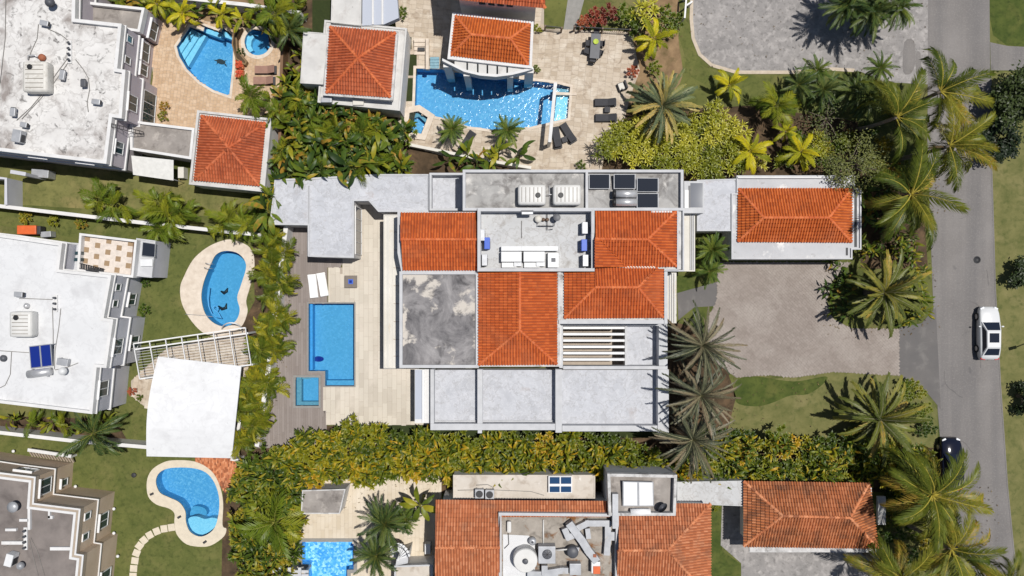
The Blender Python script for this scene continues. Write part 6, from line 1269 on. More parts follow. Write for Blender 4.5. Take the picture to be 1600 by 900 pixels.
fset('silver', 4, lambda s: frond_mesh('frond', ('frond_silver', 'rachis_pale'), 3.7, 44, 0.36, 0.05, 35 + 14 * s, 0.12, 40 + s, 0.4, 0.06, 38, 16, 0.15 * (s - 1.5), 0.05))
fset('dead', 2, lambda s: frond_mesh('dead_frond', ('frond_dead', 'frond_dead'), 3.0, 26, 0.35, 0.06, 90, 0.4, 50 + s, 0.4, 0.06, 32, 14, 0.3 * (s - 0.5), 0.05))
fset('pygmy', 3, lambda s: frond_mesh('frond', ('frond_green', 'rachis_green'), 1.6, 26, 0.34, 0.032, 45 + 20 * s, 0.2, 60 + s, 0.3, 0.08, 40, 16, 0, 0.02))
fset('pygmydark', 3, lambda s: frond_mesh('frond', ('frond_dark', 'rachis_green'), 1.9, 30, 0.38, 0.034, 42 + 20 * s, 0.2, 65 + s, 0.3, 0.08, 38, 15, 0, 0.022))
fset('areca', 4, lambda s: frond_mesh('frond', ('leaf_bright', 'rachis_green'), 2.0, 18, 0.62, 0.085, 75 + 14 * s, 0.35, 70 + s, 0.35, 0.16, 55, 25, 0.2 * (s - 1.5), 0.03))
fset('arecagreen', 4, lambda s: frond_mesh('frond', ('frond_lime', 'rachis_green'), 2.1, 20, 0.62, 0.085, 70 + 14 * s, 0.35, 75 + s, 0.35, 0.14, 55, 25, 0.2 * (s - 1.5), 0.03))
fset('yellow', 4, lambda s: frond_mesh('frond', ('frond_yellow', 'rachis_yellow'), 1.9, 24, 0.42, 0.085, 62 + 12 * s, 0.25, 80 + s, 0.35, 0.1, 48, 22, 0.15 * (s - 1.5), 0.035))
fset('hedge', 5, lambda s: leaf_mesh('leaf', ('leaf_hedge', 'stem_green'), 1.15 + 0.12 * s, 0.27 + 0.02 * s, 0.3, 45 + 22 * s, s))
fset('greenhedge', 5, lambda s: leaf_mesh('leaf', ('leaf_green_hedge', 'stem_green'), 1.15 + 0.12 * s, 0.27 + 0.02 * s, 0.3, 45 + 22 * s, 10 + s))
fset('jungle', 5, lambda s: leaf_mesh('leaf', ('leaf_jungle', 'stem_green'), 1.35 + 0.12 * s, 0.34 + 0.04 * s, 0.4, 65 + 14 * s, 20 + s))
fset('bright', 4, lambda s: leaf_mesh('leaf', ('leaf_bright', 'stem_green'), 1.4 + 0.1 * s, 0.42, 0.3, 60 + 14 * s, 30 + s))
fset('banana', 3, lambda s: leaf_mesh('leaf', ('leaf_bright', 'rachis_yellow'), 2.0, 0.62, 0.35, 55 + 15 * s, 40 + s, 0.3, 0.05))
def rosette_vf(v, f, c, n, L, w, rng, e0=5, e1=75):
    for i in range(n):
        u = i / n; az = i * 2.39996 + rng.uniform(-.2, .2); el = R(e1 + (e0 - e1) * u + rng.uniform(-8, 8)); l = L * rng.uniform(0.75, 1.1)
        d = Vector((math.cos(az) * math.cos(el), math.sin(az) * math.cos(el), math.sin(el))); s = Vector((-math.sin(az), math.cos(az), 0)) * w / 2; b = len(v)
        m = c + d * l * 0.55; q = c + d * l + Vector((0, 0, -0.22 * l)); v += [c - s * .5, c + s * .5, m + s, m - s, q]; f += [(b, b + 1, b + 2, b + 3), (b + 3, b + 2, b + 4)]
def shrub_meshes(key, mat, n, R_, hh, nros, L, w, leaves, base):
    FM[key] = []
    for s in range(n):
        rng = random.Random(base + s); v, f = [], []
        for k in range(nros):
            a = k * 2.39996 + rng.uniform(-.4, .4); rr = R_ * math.sqrt((k + 0.5) / nros); c = Vector((rr * math.cos(a), rr * math.sin(a), hh * (1 - 0.45 * (rr / R_) ** 2) + rng.uniform(-.12, .12)))
            rosette_vf(v, f, c, leaves, L, w, rng)
        FM[key].append(mesh('foliage', v, f, mat))
shrub_meshes('variegated', 'leaf_variegated', 5, 0.85, 1.3, 7, 0.72, 0.10, 13, 100)
shrub_meshes('shrubgreen', 'leaf_green_hedge', 4, 0.8, 1.0, 12, 0.36, 0.10, 14, 120)
shrub_meshes('shrubred', 'leaf_red', 3, 0.8, 1.2, 14, 0.32, 0.09, 16, 130)
shrub_meshes('shrublime', 'leaf_bright', 3, 0.6, 0.7, 10, 0.30, 0.08, 14, 140)
shrub_meshes('shrubdark', 'leaf_jungle', 3, 0.8, 0.9, 12, 0.34, 0.09, 14, 150)
shrub_meshes('shrubgold', 'leaf_bright', 4, 0.5, 0.8, 8, 0.40, 0.08, 11, 170)
shrub_meshes('shrubhedge', 'leaf_hedge', 4, 0.9, 1.0, 14, 0.42, 0.12, 12, 160)
RNG = random.Random(77)
ORD = ['first', 'second', 'third', 'fourth', 'fifth', 'sixth', 'seventh', 'eighth', 'ninth', 'tenth', 'eleventh', 'twelfth', 'thirteenth']
def palm(px, py, z, key, n, label, name='palm_tree', cat='palm', scale=1.0, e0=-20, e1=70, trunk=0.16, group=None, wind=None, lean=(0, 0), tm='palm_bark', dead=0, part='frond', boot=True, roll=0.35):
    """palm whose crown centre, z metres up, is seen at (px, py); fronds fan out from it"""
    top = W(px, py, z); base = Vector((top.x + lean[0], top.y + lean[1], 0)); t = thing(name, label, cat, base, group)
    d = top - base; pts = [d * s + Vector((-lean[0], -lean[1], 0)) * (0.5 * math.sin(PI * s) * 0.35) for s in (0, 0.1, 0.3, 0.5, 0.7, 0.9, 1.0)]
    v, f = tube_vf(pts, [trunk * 1.5, trunk * 1.15, trunk, trunk * 0.92, trunk * 0.88, trunk * 0.9, trunk * 0.6], 9); link('trunk', mesh('trunk', v, f, tm, smooth=True), t)
    for i in range(n):
        u = i / max(1, n - 1); az = i * 2.39996 + RNG.uniform(-0.5, 0.5)
        el = R(e1 + (e0 - e1) * u ** 0.8 + RNG.uniform(-13, 13))
        if wind is not None:
            az = wind[0] + ((az + PI) % (2 * PI) - PI) * wind[1]
        s = scale * RNG.uniform(0.72, 1.12)
        link(part, RNG.choice(FM[key]), t, d + Vector((0, 0, -0.25 * u * min(1, scale))), (RNG.uniform(-roll, roll), -el, az), s)
    for i in range(dead): link('dead_frond', RNG.choice(FM['dead']), t, d + Vector((0, 0, -0.35)), (RNG.uniform(-.4, .4), R(RNG.uniform(25, 55)), RNG.uniform(0, 2 * PI)), scale * RNG.uniform(0.7, 1.0))
    return t
def clump(px, py, z, key, n, label, name='broadleaf_plant', cat='plant', scale=1.0, e0=-5, e1=70, spread=0.25, group=None, part='leaf', stems=3, under=None):
    """multi-stemmed plant: stalks from the ground, leaves from their upper parts"""
    top = W(px, py, z); t = thing(name, label, cat, (top.x, top.y, 0), group); st_ = []
    for k in range(stems):
        a = RNG.uniform(0, 2 * PI); r_ = spread * RNG.uniform(0.3, 1.2); h = z * RNG.uniform(0.72, 1.0); st_.append(Vector((r_ * math.cos(a), r_ * math.sin(a), h)))
        v, f = tube_vf([st_[-1] * Vector((0.4, 0.4, 0)).x if False else Vector((st_[-1].x * 0.4, st_[-1].y * 0.4, 0)), st_[-1]], [0.06, 0.035], 6); link('stalk', mesh('stalk', v, f, 'stem_green', smooth=True), t)
    if under: link('undergrowth', RNG.choice(FM[under]), t, (0, 0, max(0.0, z * 0.72 - 1.0)), (0, 0, RNG.uniform(0, 6.28)), (1.25, 1.25, 1.0))
    for i in range(n):
        u = i / max(1, n - 1); q = st_[i % stems]; el = R(e1 + (e0 - e1) * u + RNG.uniform(-12, 12))
        link(part, RNG.choice(FM[key]), t, q - Vector((0, 0, u * z * 0.28)), (RNG.uniform(-.9, .9), -el, RNG.uniform(0, 6.283) if part == 'leaf' and n > 15 else i * 2.39996 + RNG.uniform(-.5, .5)), scale * RNG.uniform(0.65, 1.25))
    return t
def shrub(px, py, z, key, label, name='shrub', cat='shrub', scale=1.0, group=None):
    top = W(px, py, z); t = thing(name, label, cat, (top.x, top.y, 0), group); me = RNG.choice(FM[key])
    link('foliage', me, t, (0, 0, max(0, z - 1.2 * scale)), (0, 0, RNG.uniform(0, 6.28)), scale)
    for k in range(3):
        a = k * 2.1 + RNG.random(); v, f = tube_vf([(0.08 * math.cos(a), 0.08 * math.sin(a), 0), (0.4 * scale * math.cos(a), 0.4 * scale * math.sin(a), max(0.3, z - 0.3))], [0.04, 0.02], 5); link('stem', mesh('stem', v, f, 'tree_bark'), t)
    return t
def tree(px, py, z, rad, label, leaves=5000, mat='leaf_tree', name='tree', seed=0, lw=0.16, flatness=0.6, clumps=34, group=None, density_gap=0.0):
    rng = random.Random(seed); top = W(px, py, z); t = thing(name, label, 'tree', (top.x, top.y, 0), group); zc = z - rad * flatness * 0.6
    cl = []
    for k in range(clumps):
        while True:
            p = Vector((rng.uniform(-1, 1), rng.uniform(-1, 1), rng.uniform(-0.7, 1)))
            if 0.35 < p.length < 1: break
        cl.append(Vector((p.x * rad, p.y * rad, zc + p.z * rad * flatness)))
    v, f = tube_vf([(0, 0, 0), (0.05, 0.03, zc * 0.4), (0, 0, zc * 0.75)], [0.2, 0.15, 0.1], 8); tr = link('trunk', mesh('trunk', v, f, 'tree_bark', smooth=True), t)
    v, f = [], []
    for c in cl[::2]:
        a, b = tube_vf([(0, 0, zc * 0.6), Vector((c.x * 0.4, c.y * 0.4, zc * 0.85)), c], [0.07, 0.045, 0.015], 5); n0 = len(v); v += a; f += [tuple(i + n0 for i in g) for g in b]
    link('limbs', mesh('limbs', v, f, 'tree_bark', smooth=True), t); v, f = [], []
    for i in range(leaves):
        c = cl[i % clumps]; r_ = rad * 0.30; p = c + Vector((rng.gauss(0, r_ * .55), rng.gauss(0, r_ * .55), rng.gauss(0, r_ * .4))); az = rng.uniform(0, 6.28); tl = rng.uniform(-.6, .6); e = Vector((math.cos(az), math.sin(az), tl)) * lw; s = Vector((-math.sin(az), math.cos(az), rng.uniform(-.5, .5))) * lw * .45; b = len(v)
        v += [p - e, p + s, p + e, p - s]; f.append((b, b + 1, b + 2, b + 3))
    link('crown', mesh('crown', v, f, mat), t); return t

# ---- coconut palms along the road (blown to the right)
for (x, y, z, n, sc, lab, wd, ln) in (
    (1402, 183, 6.6, 17, 1.0, 'coconut palm left of the road, its fronds reaching right below the concrete drive', (0.35, 0.62), (-.3, .3)), (1470, 143, 7.2, 17, 0.92, 'topmost coconut palm whose fronds blow right over the road', (0.25, 0.55), (-.5, -.2)),
    (1484, 228, 7.2, 17, 0.95, 'second coconut palm from the top leaning over the road', (0.05, 0.6), (-.6, .1)), (1424, 304, 6.4, 24, 1.05, 'full coconut palm beside the road, right of the garage roof', (-0.15, 0.86), (-.3, .2)),
    (1457, 774, 7.0, 26, 1.06, 'large coconut palm over the black parked car', (0.05, 1.0), (-.4, .2)), (1487, 858, 7.2, 18, 0.98, 'coconut palm at the bottom of the road below the parked car', (-0.1, 0.75), (-.3, 0)),
    (1405, 905, 6.2, 14, 0.95, 'coconut palm cut by the bottom edge left of the road', (0.4, 0.9), (0, 0)), (1575, 915, 6.6, 10, 0.8, 'coconut palm frond tips at the bottom right corner', (0.9, 0.8), (0.3, 0))):
    palm(x, y, z, 'coco', n + 5, lab, 'coconut_palm', 'palm', sc, -42, 55, 0.17, 'coconut palms along the road', wd, ln, dead=2)
# ---- big rosette date palms
palm(1035, 165, 3.0, 'dateblue', 54, 'big blue green date palm above the yellow variegated shrubs', 'date_palm', scale=0.93, e0=-14, e1=75, trunk=0.26, dead=3)
palm(1381, 457, 3.2, 'date', 58, 'big golden date palm in the island bed by the forecourt', 'date_palm', scale=1.05, e0=-16, e1=75, trunk=0.28, dead=4)
palm(1374, 655, 3.2, 'date', 58, 'big golden date palm below the asphalt apron', 'date_palm', scale=1.08, e0=-16, e1=75, trunk=0.28, dead=4)
for (x, y, lab) in ((1098, 540, 'uppermost of the three silvery date palms beside the main house'), (1095, 618, 'middle one of the three silvery date palms beside the main house'), (1082, 687, 'lowest of the three silvery date palms, standing over the hedge')):
    palm(x, y, 5.2, 'silver', 62, lab, 'date_palm', scale=1.0, e0=-35, e1=80, trunk=0.24, group='silvery date palms beside the main house', dead=20)
# ---- small palms
for (x, y, z, key, n, sc, lab) in (
    (706, 202, 2.2, 'pygmy', 30, 0.95, 'left of the two small round palms at the lagoon pool'), (793, 203, 2.2, 'pygmy', 30, 1.0, 'right of the two small round palms at the lagoon pool'),
    (1113, 390, 2.6, 'pygmy', 32, 1.1, 'round palm below the link roof, left of the garage'), (1108, 424, 1.8, 'pygmy', 26, 0.95, 'smaller round palm at the end of the entry walk'),
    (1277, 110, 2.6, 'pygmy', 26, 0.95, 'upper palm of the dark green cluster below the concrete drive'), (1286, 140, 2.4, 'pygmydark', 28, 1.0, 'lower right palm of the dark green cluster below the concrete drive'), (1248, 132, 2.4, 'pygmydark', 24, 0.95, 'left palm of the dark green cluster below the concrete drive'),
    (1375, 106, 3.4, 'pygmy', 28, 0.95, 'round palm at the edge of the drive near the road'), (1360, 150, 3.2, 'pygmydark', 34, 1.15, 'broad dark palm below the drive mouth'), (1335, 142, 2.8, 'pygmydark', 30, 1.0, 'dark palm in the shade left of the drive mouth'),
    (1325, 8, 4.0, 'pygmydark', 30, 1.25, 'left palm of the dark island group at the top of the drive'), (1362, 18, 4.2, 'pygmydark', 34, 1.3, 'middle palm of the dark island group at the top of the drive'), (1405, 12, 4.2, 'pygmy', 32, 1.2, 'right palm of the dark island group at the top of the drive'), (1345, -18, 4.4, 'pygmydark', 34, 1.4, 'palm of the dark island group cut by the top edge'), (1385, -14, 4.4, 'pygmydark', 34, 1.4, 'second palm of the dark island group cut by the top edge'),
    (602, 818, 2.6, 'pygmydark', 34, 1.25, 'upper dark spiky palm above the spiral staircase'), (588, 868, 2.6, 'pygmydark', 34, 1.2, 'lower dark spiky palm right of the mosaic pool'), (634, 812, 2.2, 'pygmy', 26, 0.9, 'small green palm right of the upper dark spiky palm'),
    (430, 815, 3.6, 'arecagreen', 22, 1.45, 'feathery bright palm rising from the thicket left of the mosaic pool'), (392, 150, 3.0, 'arecagreen', 18, 0.95, 'green palm above the red pavilion'), (145, 678, 3.4, 'pygmydark', 16, 1.5, 'loose dark palm leaning over the garden wall above the beige house'),
    (1213, 165, 2.6, 'arecagreen', 20, 1.05, 'lime green palm above the garage, left of the dark cluster'), (430, 22, 3.6, 'arecagreen', 20, 0.95, 'bushy palm above the round spa'), (453, 46, 3.4, 'pygmydark', 18, 1.1, 'dark palm right of the round spa')):
    palm(x, y, z, key, int(n * (1.5 if 'pygmy' in key else 1)), lab, 'small_palm', 'palm', sc, -30, 75, 0.09)
for (x, y, z, n, sc, lab) in ((1140, 133, 2.0, 15, 0.95, 'yellow palm alone on the lawn below the concrete drive'), (1022, 60, 2.6, 15, 1.0, 'yellow palm at the corner of the travertine terrace'), (1172, 236, 2.4, 18, 1.05, 'yellow palm at the end of the variegated shrubs'), (1252, 236, 2.4, 18, 1.05, 'yellow palm right above the garage roof'), (285, 20, 2.6, 16, 0.85, 'yellow green palm behind the fan shaped pool'), (348, 22, 1.8, 14, 0.8, 'tawny palm above the ledge of the fan shaped pool'), (378, 28, 1.8, 12, 0.7, 'tawny palm left of the round spa'), (244, 5, 2.6, 14, 0.8, 'yellow green palm at the corner of the mauve walled house'), (1228, 205, 1.8, 12, 0.7, 'small lime palm between the yellow palms')):
    palm(x, y, z, 'yellow', n, lab, 'yellow_palm', 'palm', sc, -15, 65, 0.10)
palm(656, 790, 3.2, 'banana', 8, 'banana plant with broad yellow green leaves beside the weathered tile roof', 'banana_plant', 'banana plant', 0.95, -5, 35, 0.12, tm='stem_green', part='leaf')
# ---- areca row along the deck
rowp = [(430, 375), (415, 392), (437, 398), (424, 432), (442, 440), (412, 428), (428, 492), (436, 498), (415, 508), (420, 545), (430, 548), (402, 552), (396, 540), (412, 598), (418, 606), (398, 600), (382, 604), (395, 645), (405, 655), (380, 650), (371, 640), (388, 685), (374, 690), (421, 412), (420, 460), (418, 525), (404, 575), (395, 627), (392, 668)]
SEG = ((450, 'beside the kidney pool'), (530, 'left of the lap pool'), (620, 'beside the square spa'), (999, 'at the curved white canopy')); yp = 0
for (ym, seg) in SEG:
    q = sorted((p[1], p[0]) for p in rowp if yp <= p[1] < ym); yp = ym
    for k, (y, x) in enumerate(q):
        clump(x, y, 2.6, 'areca', 23, 'areca palm of the deck row %s, %s from the top' % (seg, ORD[k]), 'areca_palm', 'palm', 0.66, -25, 65, 0.3, 'areca palms along the deck', 'frond', 3, 'shrubgold')
for (x, y, z, n, sc, lab) in ((150, 312, 2.8, 18, .85, 'left areca clump on the worn lawn'), (176, 322, 2.6, 16, .8, 'areca clump standing over the garden wall'), (240, 318, 2.8, 18, .9, 'upper areca of the big clump right of the worn lawn'), (262, 338, 3.0, 20, .95, 'right areca of the big clump at the garden wall'), (240, 352, 2.6, 16, .85, 'lower areca of the big clump beside the checkered terrace'), (285, 330, 2.6, 14, .8, 'outer right areca of the big clump'), (362, 338, 2.8, 18, .9, 'areca clump above the kidney pool'), (388, 352, 2.8, 18, .9, 'areca clump at the upper right of the kidney pool'), (345, 352, 2.4, 14, .75, 'small areca above the kidney pool deck'), (402, 340, 2.4, 16, .85, 'areca below the red pavilion corner'), (412, 362, 2.6, 16, .8, 'areca above the deck corner')):
    clump(x, y, z, 'arecagreen', n, lab, 'areca_palm', 'palm', sc, -25, 65, 0.35, None, 'frond', 4)
# ---- long broad-leaved hedge below the main house
def scatter(poly, step, seed, jitter=0.35):
    rng = random.Random(seed); Pq = [Vector((x, y, 0)) for x, y in poly]; out = []
    y = min(p[1] for p in poly)
    row = 0
    while y < max(p[1] for p in poly):
        x = min(p[0] for p in poly) + (row % 2) * step / 2
        while x < max(p[0] for p in poly):
            q = (x + rng.uniform(-1, 1) * step * jitter, y + rng.uniform(-1, 1) * step * jitter)
            if inside(q, Pq): out.append(q)
            x += step
        y += step * 0.85; row += 1
    return out
def labelled(pts, prefix, anchors, rows=('top', 'upper', 'lower', 'bottom')):
    """(x, y, label): points binned under the landmark they stand at, then by row, then counted from the left"""
    out = []; x0 = -1e9
    for (xm, txt) in anchors:
        b = [p for p in pts if x0 <= p[0] < xm]; x0 = xm
        if not b: continue
        lo, hi = min(p[1] for p in b), max(p[1] for p in b) + 1e-3; n = max(1, min(len(rows), round((hi - lo) / 19)))
        rn = {1: ('',), 2: ('upper', 'lower'), 3: ('upper', 'middle', 'lower')}.get(n, rows)
        for r_ in range(n):
            q = sorted(p for p in b if int((p[1] - lo) / (hi - lo) * n) == r_)
            for k, p in enumerate(q):
                where = (rn[r_] + ' row, ' if rn[r_] else '') + ('alone' if len(q) == 1 else ORD[k] + ' from left')
                out.append((p[0], p[1], '%s %s, %s' % (prefix, txt, where)))
    return out
HG = 'broad leaved plants of the long hedge'
for (x, y, lb) in labelled(scatter([(470, 685), (560, 672), (700, 686), (860, 690), (1040, 692), (1040, 738), (900, 742), (700, 745), (560, 750), (440, 760), (440, 705)], 25, 5), 'yellow green hedge plant', [(560, 'below the deck corner'), (660, 'below the cream terrace'), (750, 'below the first low roof panel'), (870, 'below the second low roof panel'), (945, 'above the skylight'), (1200, 'above the dark box roof')]):
    clump(x, y, 2.9 + RNG.uniform(-.3, .4), 'hedge', 28, lb, 'hedge_plant', 'hedge plant', 0.54, -10, 72, 0.45, HG, 'leaf', 4, 'shrubhedge')
for (x, y, lb) in labelled(scatter([(1125, 685), (1300, 690), (1380, 690), (1450, 705), (1460, 760), (1380, 775), (1300, 758), (1040, 750), (1050, 712)], 26, 6), 'green hedge plant', [(1165, 'under the lowest silvery palm'), (1265, 'above the old garage, left half'), (1365, 'above the old garage, right half'), (1600, 'beside the parked black car')]):
    clump(x, y, 2.9 + RNG.uniform(-.3, .4), RNG.choice(('hedge', 'greenhedge')), 27, lb, 'hedge_plant', 'hedge plant', 0.54, -10, 72, 0.45, HG, 'leaf', 4, RNG.choice(('shrubgreen', 'shrubhedge')))
for (x, y, lb) in labelled(scatter([(372, 712), (440, 705), (470, 750), (468, 778), (462, 800), (450, 900), (360, 905), (352, 800), (350, 760)], 25, 8), 'thicket plant', [(385, 'next to the bean shaped pool'), (425, 'in the thicket middle'), (600, 'nearest the mosaic pool')], ('topmost', 'second', 'third', 'fourth', 'fifth', 'sixth', 'seventh', 'bottom')):
    clump(x, y, 3.0 + RNG.uniform(-.3, .5), 'greenhedge', 27, lb, 'thicket_plant', 'plant', 0.58, -10, 72, 0.35, 'thicket at the lower left of the hedge', 'leaf', 4, 'shrubgreen')
# ---- dense garden by the pool house
for (x, y, lb) in labelled(scatter([(432, 120), (470, 135), (505, 165), (640, 188), (632, 215), (600, 232), (640, 262), (590, 270), (540, 278), (470, 290), (430, 312)], 25, 9), 'dense garden plant', [(475, 'beside the red pavilion'), (520, 'above the casita roof edge'), (565, 'below the red pyramid roof'), (605, 'left of the five sided spa'), (900, 'touching the five sided spa')], ('topmost', 'second', 'third', 'fourth', 'fifth', 'sixth', 'bottom')):
    clump(x, y, 2.8 + RNG.uniform(-.4, .5), RNG.choice(('jungle', 'jungle', 'greenhedge', 'arecagreen')), 20, lb, 'garden_plant', 'plant', 0.70, -10, 70, 0.35, 'dense garden below the pool house', 'leaf', 4, 'shrubdark')
for (x, y, lb) in labelled(scatter([(446, 0), (478, 0), (474, 45), (466, 130), (450, 150), (440, 150), (442, 60)], 24, 10), 'bright plant left of the pool house', [(455, 'nearest the spa'), (600, 'nearest the wall')], ('topmost', 'second', 'third', 'fourth', 'fifth', 'sixth', 'bottom')):
    clump(x, y, 2.4, 'bright', 10, lb, 'garden_plant', 'plant', 0.62, -10, 70, 0.3, 'strip of plants left of the pool house', 'leaf', 3)
for (x, y, lab) in ((445, 190, 'upper'), (470, 205, 'middle'), (450, 225, 'lower')): clump(x, y, 3.2, 'bright', 12, '%s bright lime plant at the left end of the dense garden' % lab, 'garden_plant', 'plant', 0.75, -10, 65, 0.35, None, 'leaf', 3)
for (x, y, z, n, lab) in ((585, 200, 3.2, 12, 'bright banana like plant below the pool house corner'), (610, 215, 3.0, 12, 'dark star shaped plant beside the five sided spa'), (585, 255, 3.8, 11, 'lime plant overhanging the grey casita roof'), (625, 258, 3.6, 11, 'lime plant right of the one overhanging the casita roof'), (762, 247, 4.6, 10, 'tall plant overhanging the top left of the main house roof'), (778, 236, 4.2, 10, 'tall plant above the one overhanging the main house roof'), (746, 250, 5.4, 11, 'drooping plant whose leaves lie on the mottled roof'), (812, 245, 1.8, 9, 'low broad leaved plant below the lagoon pool'), (705, 250, 2.0, 9, 'small broad leaved plant at the low cream wall'), (728, 240, 2.2, 8, 'small lime plant at the low cream wall')):
    clump(x, y, z, 'bright' if 'lime' in lab or 'bright' in lab or 'tall' in lab else 'jungle', n, lab, 'garden_plant', 'plant', 0.85, -15, 60, 0.3, None, 'leaf', 2)
for k, (x, y, z) in enumerate(((416, 334, 3.9), (419, 306, 4.0), (452, 268, 4.2), (476, 266, 4.3), (499, 265, 4.4), (522, 262, 4.4), (546, 260, 4.3), (568, 258, 4.2))): clump(x, y, z, ('jungle', 'greenhedge', 'jungle')[k % 3], 22, 'plant hanging over the upper edge of the casita roof, %s from the left' % ORD[k], 'garden_plant', 'plant', 0.95, -40, 50, 0.3, 'plants hanging over the casita roof', 'leaf', 4, 'shrubdark')
# ---- variegated shrub mass and other shrubs
for (x, y, lb) in labelled(scatter([(965, 200), (1000, 190), (1080, 190), (1100, 172), (1140, 168), (1160, 200), (1165, 265), (1050, 272), (950, 250), (942, 225)], 20, 12), 'yellow variegated shrub', [(985, 'at the terrace edge'), (1030, 'above the dark collectors'), (1070, 'below the blue green palm'), (1115, 'above the grey skylight'), (1300, 'beside the yellow palm')], ('topmost', 'second', 'third', 'fourth', 'fifth', 'bottom')):
    shrub(x, y, 1.9 + RNG.uniform(-.2, .5), 'variegated', lb, 'variegated_shrub', 'shrub', 0.95, 'rounded mass of variegated shrubs')
for (x, y, lb) in labelled(scatter([(1160, 240), (1330, 190), (1335, 262), (1160, 268)], 24, 13), 'low shrub above the garage', [(1215, 'near the left yellow palm'), (1275, 'near the right yellow palm'), (1400, 'under the wispy tree')], ('topmost', 'second', 'third', 'fourth', 'fifth', 'sixth', 'seventh', 'bottom')):
    shrub(x, y, 1.3, RNG.choice(('shrubgreen', 'variegated')), lb, 'shrub', 'shrub', 0.8, 'low shrubs above the garage')
for (x, y, lb) in labelled(scatter([(1350, 372), (1430, 365), (1455, 440), (1455, 490), (1420, 512), (1400, 500), (1440, 450), (1400, 400), (1340, 410)], 18, 14), 'leafy shrub of the island bed', [(1385, 'below the garage corner'), (1425, 'above the golden palm'), (1600, 'along the road')], ('topmost', 'second', 'third', 'fourth', 'fifth', 'sixth', 'seventh', 'bottom')):
    clump(x, y, 1.9, 'greenhedge', 11, lb, 'bed_shrub', 'shrub', 0.55, -10, 70, 0.3, 'shrubs of the island bed', 'leaf', 3)
for (x, y, lb) in labelled(scatter([(1390, 590), (1420, 592), (1452, 620), (1460, 690), (1440, 690), (1430, 640)], 17, 15), 'shrub behind the lower golden palm', [(1430, 'at the apron'), (1600, 'along the road')], ('topmost', 'second', 'third', 'fourth', 'fifth', 'sixth', 'seventh', 'bottom')):
    shrub(x, y, 1.2, 'shrubgreen', lb, 'bed_shrub', 'shrub', 0.75, 'shrubs behind the lower golden date palm')
for (x, y, lb) in labelled(scatter([(1345, 290), (1400, 280), (1420, 360), (1350, 372)], 24, 16), 'shaded plant right of the garage', [(1375, 'against the parapet'), (1600, 'under the coconut palm')], ('topmost', 'second', 'third', 'fourth', 'fifth', 'sixth', 'seventh', 'bottom')):
    clump(x, y, 1.8, 'jungle', 11, lb, 'bed_shrub', 'shrub', 0.6, -10, 70, 0.3, 'shaded plants right of the garage', 'leaf', 3)
for (x, y, lb) in labelled(scatter([(1300, 400), (1340, 405), (1330, 500), (1300, 490), (1294, 450)], 17, 17), 'low dark island bed plant', [(1312, 'on the forecourt edge'), (1600, 'nearer the golden palm')], ('topmost', 'second', 'third', 'fourth', 'fifth', 'sixth', 'seventh', 'bottom')):
    clump(x, y, 0.9, 'jungle', 9, lb, 'bed_shrub', 'shrub', 0.45, -5, 60, 0.25, 'low plants at the rim of the island bed', 'leaf', 2)
for (x, y, k, s, lab) in ((930, 25, 'shrubred', 1.1, 'left red leaved shrub behind the garden fence'), (950, 20, 'shrubred', 1.1, 'right red leaved shrub behind the garden fence'), (915, 33, 'shrubred', .8, 'small red leaved shrub at the fence gap'), (990, 110, 'shrubred', .7, 'dark red shrub at the edge of the travertine terrace'), (980, 20, 'shrubgreen', 1.2, 'green shrub at the top of the earth bed'), (1010, 18, 'variegated', 1.3, 'left lime shrub near the white frame'), (1040, 15, 'shrublime', 1.6, 'right lime shrub near the white frame'), (1060, 28, 'shrublime', 1.2, 'lime shrub touching the white frame'), (1000, 40, 'shrubgreen', 1.2, 'green shrub above the yellow corner palm'), (1045, 40, 'shrubdark', 1.1, 'dark shrub under the white frame'), (1025, 105, 'shrubgreen', .8, 'green shrub below the yellow corner palm'), (840, 42, 'shrublime', .7, 'small lime shrub at the pavilion corner'), (838, 106, 'shrublime', .6, 'small lime shrub at the end of the white arch'), (908, 258, 'shrublime', .8, 'lime tuft on the terrace edge above the cisterns'), (78, 343, 'shrublime', .9, 'round green shrub below the garden wall'), (122, 347, 'shrubdark', .7, 'small dark shrub right of the round green one'), (35, 340, 'shrubgreen', .7, 'small shrub near the orange cart'), (225, 440, 'shrubdark', .6, 'dark shrub at the corner of the clean white house'), (222, 485, 'shrubdark', .7, 'dark shrub on the lawn beside the clean white house'), (205, 612, 'shrubred', .5, 'upper dry flower tuft beside the pergola terrace'), (215, 622, 'shrublime', .5, 'lower dry flower tuft beside the pergola terrace'), (254, 165, 'shrubdark', .6, 'upper clipped shrub by the glass doors'), (252, 180, 'shrubdark', .6, 'lower clipped shrub by the glass doors'), (1120, 794, 'shrublime', .6, 'small lime plant at the top of the thin lawn'), (625, 18, 'shrubgreen', .7, 'small plant beside the glass roof'), (373, 80, 'shrubdark', .55, 'dark plant in the curved planter'), (1395, 785, 'shrubgreen', 1.0, 'green shrub right of the old tile garage'), (1400, 815, 'shrubdark', 1.0, 'dark shrub under the large coconut palm'), (1385, 845, 'shrubdark', .9, 'dark shrub at the corner of the old tile garage'), (520, 680, 'shrublime', .6, 'small plant at the edge of the cream terrace')):
    shrub(x, y, 1.3 * s, k, lab, 'shrub', 'shrub', s)
for i, (x, y) in enumerate(((15, 655), (45, 662), (75, 660), (100, 668), (125, 668), (160, 662))): clump(x, y, 1.8, 'arecagreen' if i % 2 else 'bright', 11, 'leafy border plant below the clean white house, %s from the left' % ORD[i], 'border_plant', 'plant', 0.6, -10, 65, 0.3, 'border below the clean white house', 'frond' if i % 2 else 'leaf', 3)
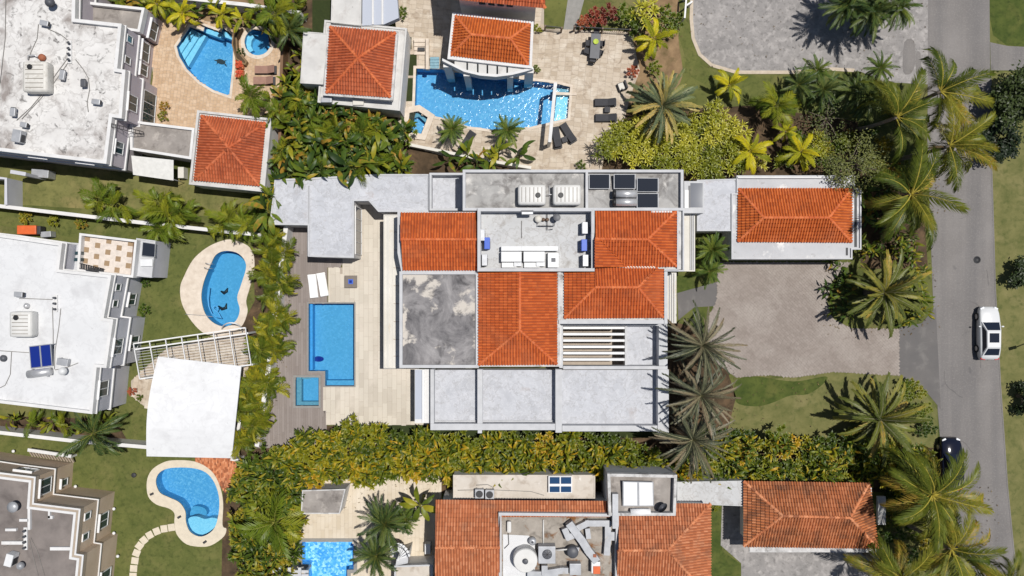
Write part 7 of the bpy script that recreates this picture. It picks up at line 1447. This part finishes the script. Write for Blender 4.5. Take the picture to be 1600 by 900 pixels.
for i, (x, y) in enumerate(((180, -8), (205, 0), (228, 6), (262, 8), (300, 12), (330, 8), (398, 14), (408, 40), (440, 10), (462, 8))): clump(x, y, 2.2, ('arecagreen', 'jungle', 'bright')[i % 3], 12, 'leafy plant in the bed behind the fan shaped pool, %s from the left' % ORD[i], 'border_plant', 'plant', 0.65, -10, 65, 0.3, 'bed behind the fan shaped pool', 'leaf', 3)
# ---- filling under the right hand palms
for k, (x, y) in enumerate(((1362, 205), (1385, 225), (1350, 232), (1400, 262), (1375, 258), (1362, 285), (1395, 300), (1420, 265), (1330, 215), (1312, 232), (1438, 330), (1410, 338))): shrub(x, y, 1.1, ('shrubdark', 'shrubgreen', 'shrubdark')[k % 3], 'understorey shrub between the garage and the coconut palms, %s of its bed' % ORD[k], 'understorey_shrub', 'shrub', 0.95, 'understorey by the garage')
for k, (x, y) in enumerate(((1392, 762), (1412, 775), (1430, 790), (1418, 812), (1405, 838), (1432, 838), (1452, 852), (1425, 868), (1448, 885), (1398, 872), (1470, 890))): shrub(x, y, 1.0, ('shrubgreen', 'shrubdark', 'shrublime')[k % 3], 'understorey shrub below the parked car palms, %s of its bed' % ORD[k], 'understorey_shrub', 'shrub', 1.0, 'understorey at the lower right')
# ---- trees
tree(1594, 150, 2.9, 2.5, 'dark spreading tree on the verge at the upper right', 3600, 'leaf_tree', seed=3, clumps=26); tree(1570, 218, 2.2, 1.7, 'smaller dark tree just below the spreading one at the upper right', 1800, 'leaf_tree', seed=4, clumps=18)
tree(1606, 427, 1.5, 1.25, 'small dark bush at the right edge above the white sedan', 900, 'leaf_tree', seed=5, clumps=9); tree(1606, 622, 1.5, 1.4, 'small dark bush at the right edge below the white sedan', 1000, 'leaf_tree', seed=6, clumps=9)
tree(1343, 250, 4.6, 2.4, 'thin wispy tree over the top right corner of the garage', 1900, 'leaf_wispy', seed=7, lw=0.10, clumps=46); tree(1300, 180, 3.0, 2.0, 'sparse twiggy tree above the garage', 420, 'leaf_wispy', seed=8, lw=0.09, clumps=30)

# ---- fallen leaves on beds, drives and the deck edges
rng = random.Random(5); v, f, rv = [], [], []
for (poly, n) in (([(360, 690), (1460, 690), (1460, 780), (360, 800)], 1500), ([(425, 120), (640, 180), (640, 290), (425, 310)], 500), ([(1040, 500), (1150, 560), (1150, 700), (1040, 700)], 500), ([(1280, 380), (1460, 380), (1470, 520), (1285, 530)], 350), ([(1340, 260), (1470, 130), (1500, 320), (1350, 420)], 400), ([(940, 160), (1340, 190), (1340, 285), (940, 285)], 500), ([(395, 365), (455, 355), (450, 600), (410, 720), (370, 720)], 450), ([(1380, 760), (1560, 760), (1560, 900), (1350, 900)], 500), ([(1060, 10), (1450, 0), (1450, 130), (1060, 110)], 120), ([(1110, 590), (1300, 590), (1460, 700), (1130, 690)], 120)):
    Pq = [Vector((x, y, 0)) for x, y in poly]
    for k in range(n):
        q = (rng.uniform(min(p[0] for p in poly), max(p[0] for p in poly)), rng.uniform(min(p[1] for p in poly), max(p[1] for p in poly)))
        if not inside(q, Pq) or any(in_px(q, h) for h in ALL_POOLS): continue
        c = W(*q); a = rng.uniform(0, 6.28); l = rng.uniform(0.04, 0.12); e = Vector((math.cos(a), math.sin(a), 0)) * l; t_ = Vector((-math.sin(a), math.cos(a), 0)) * l * 0.35; z = 0.062 + rng.uniform(0, 0.03); b = len(v)
        v += [Vector((c.x, c.y, z)) - e, Vector((c.x, c.y, z + .015)) + t_, Vector((c.x, c.y, z)) + e, Vector((c.x, c.y, z + .01)) - t_]; f.append((b, b + 1, b + 2, b + 3)); rv.append(rng.random())
o = add('leaf_litter', v, f, 'fallen_leaf'); face_attr(o.data, rv); tag(o, 'scattered dry fallen leaves under the hedges and palms', 'leaf litter', kind='stuff')
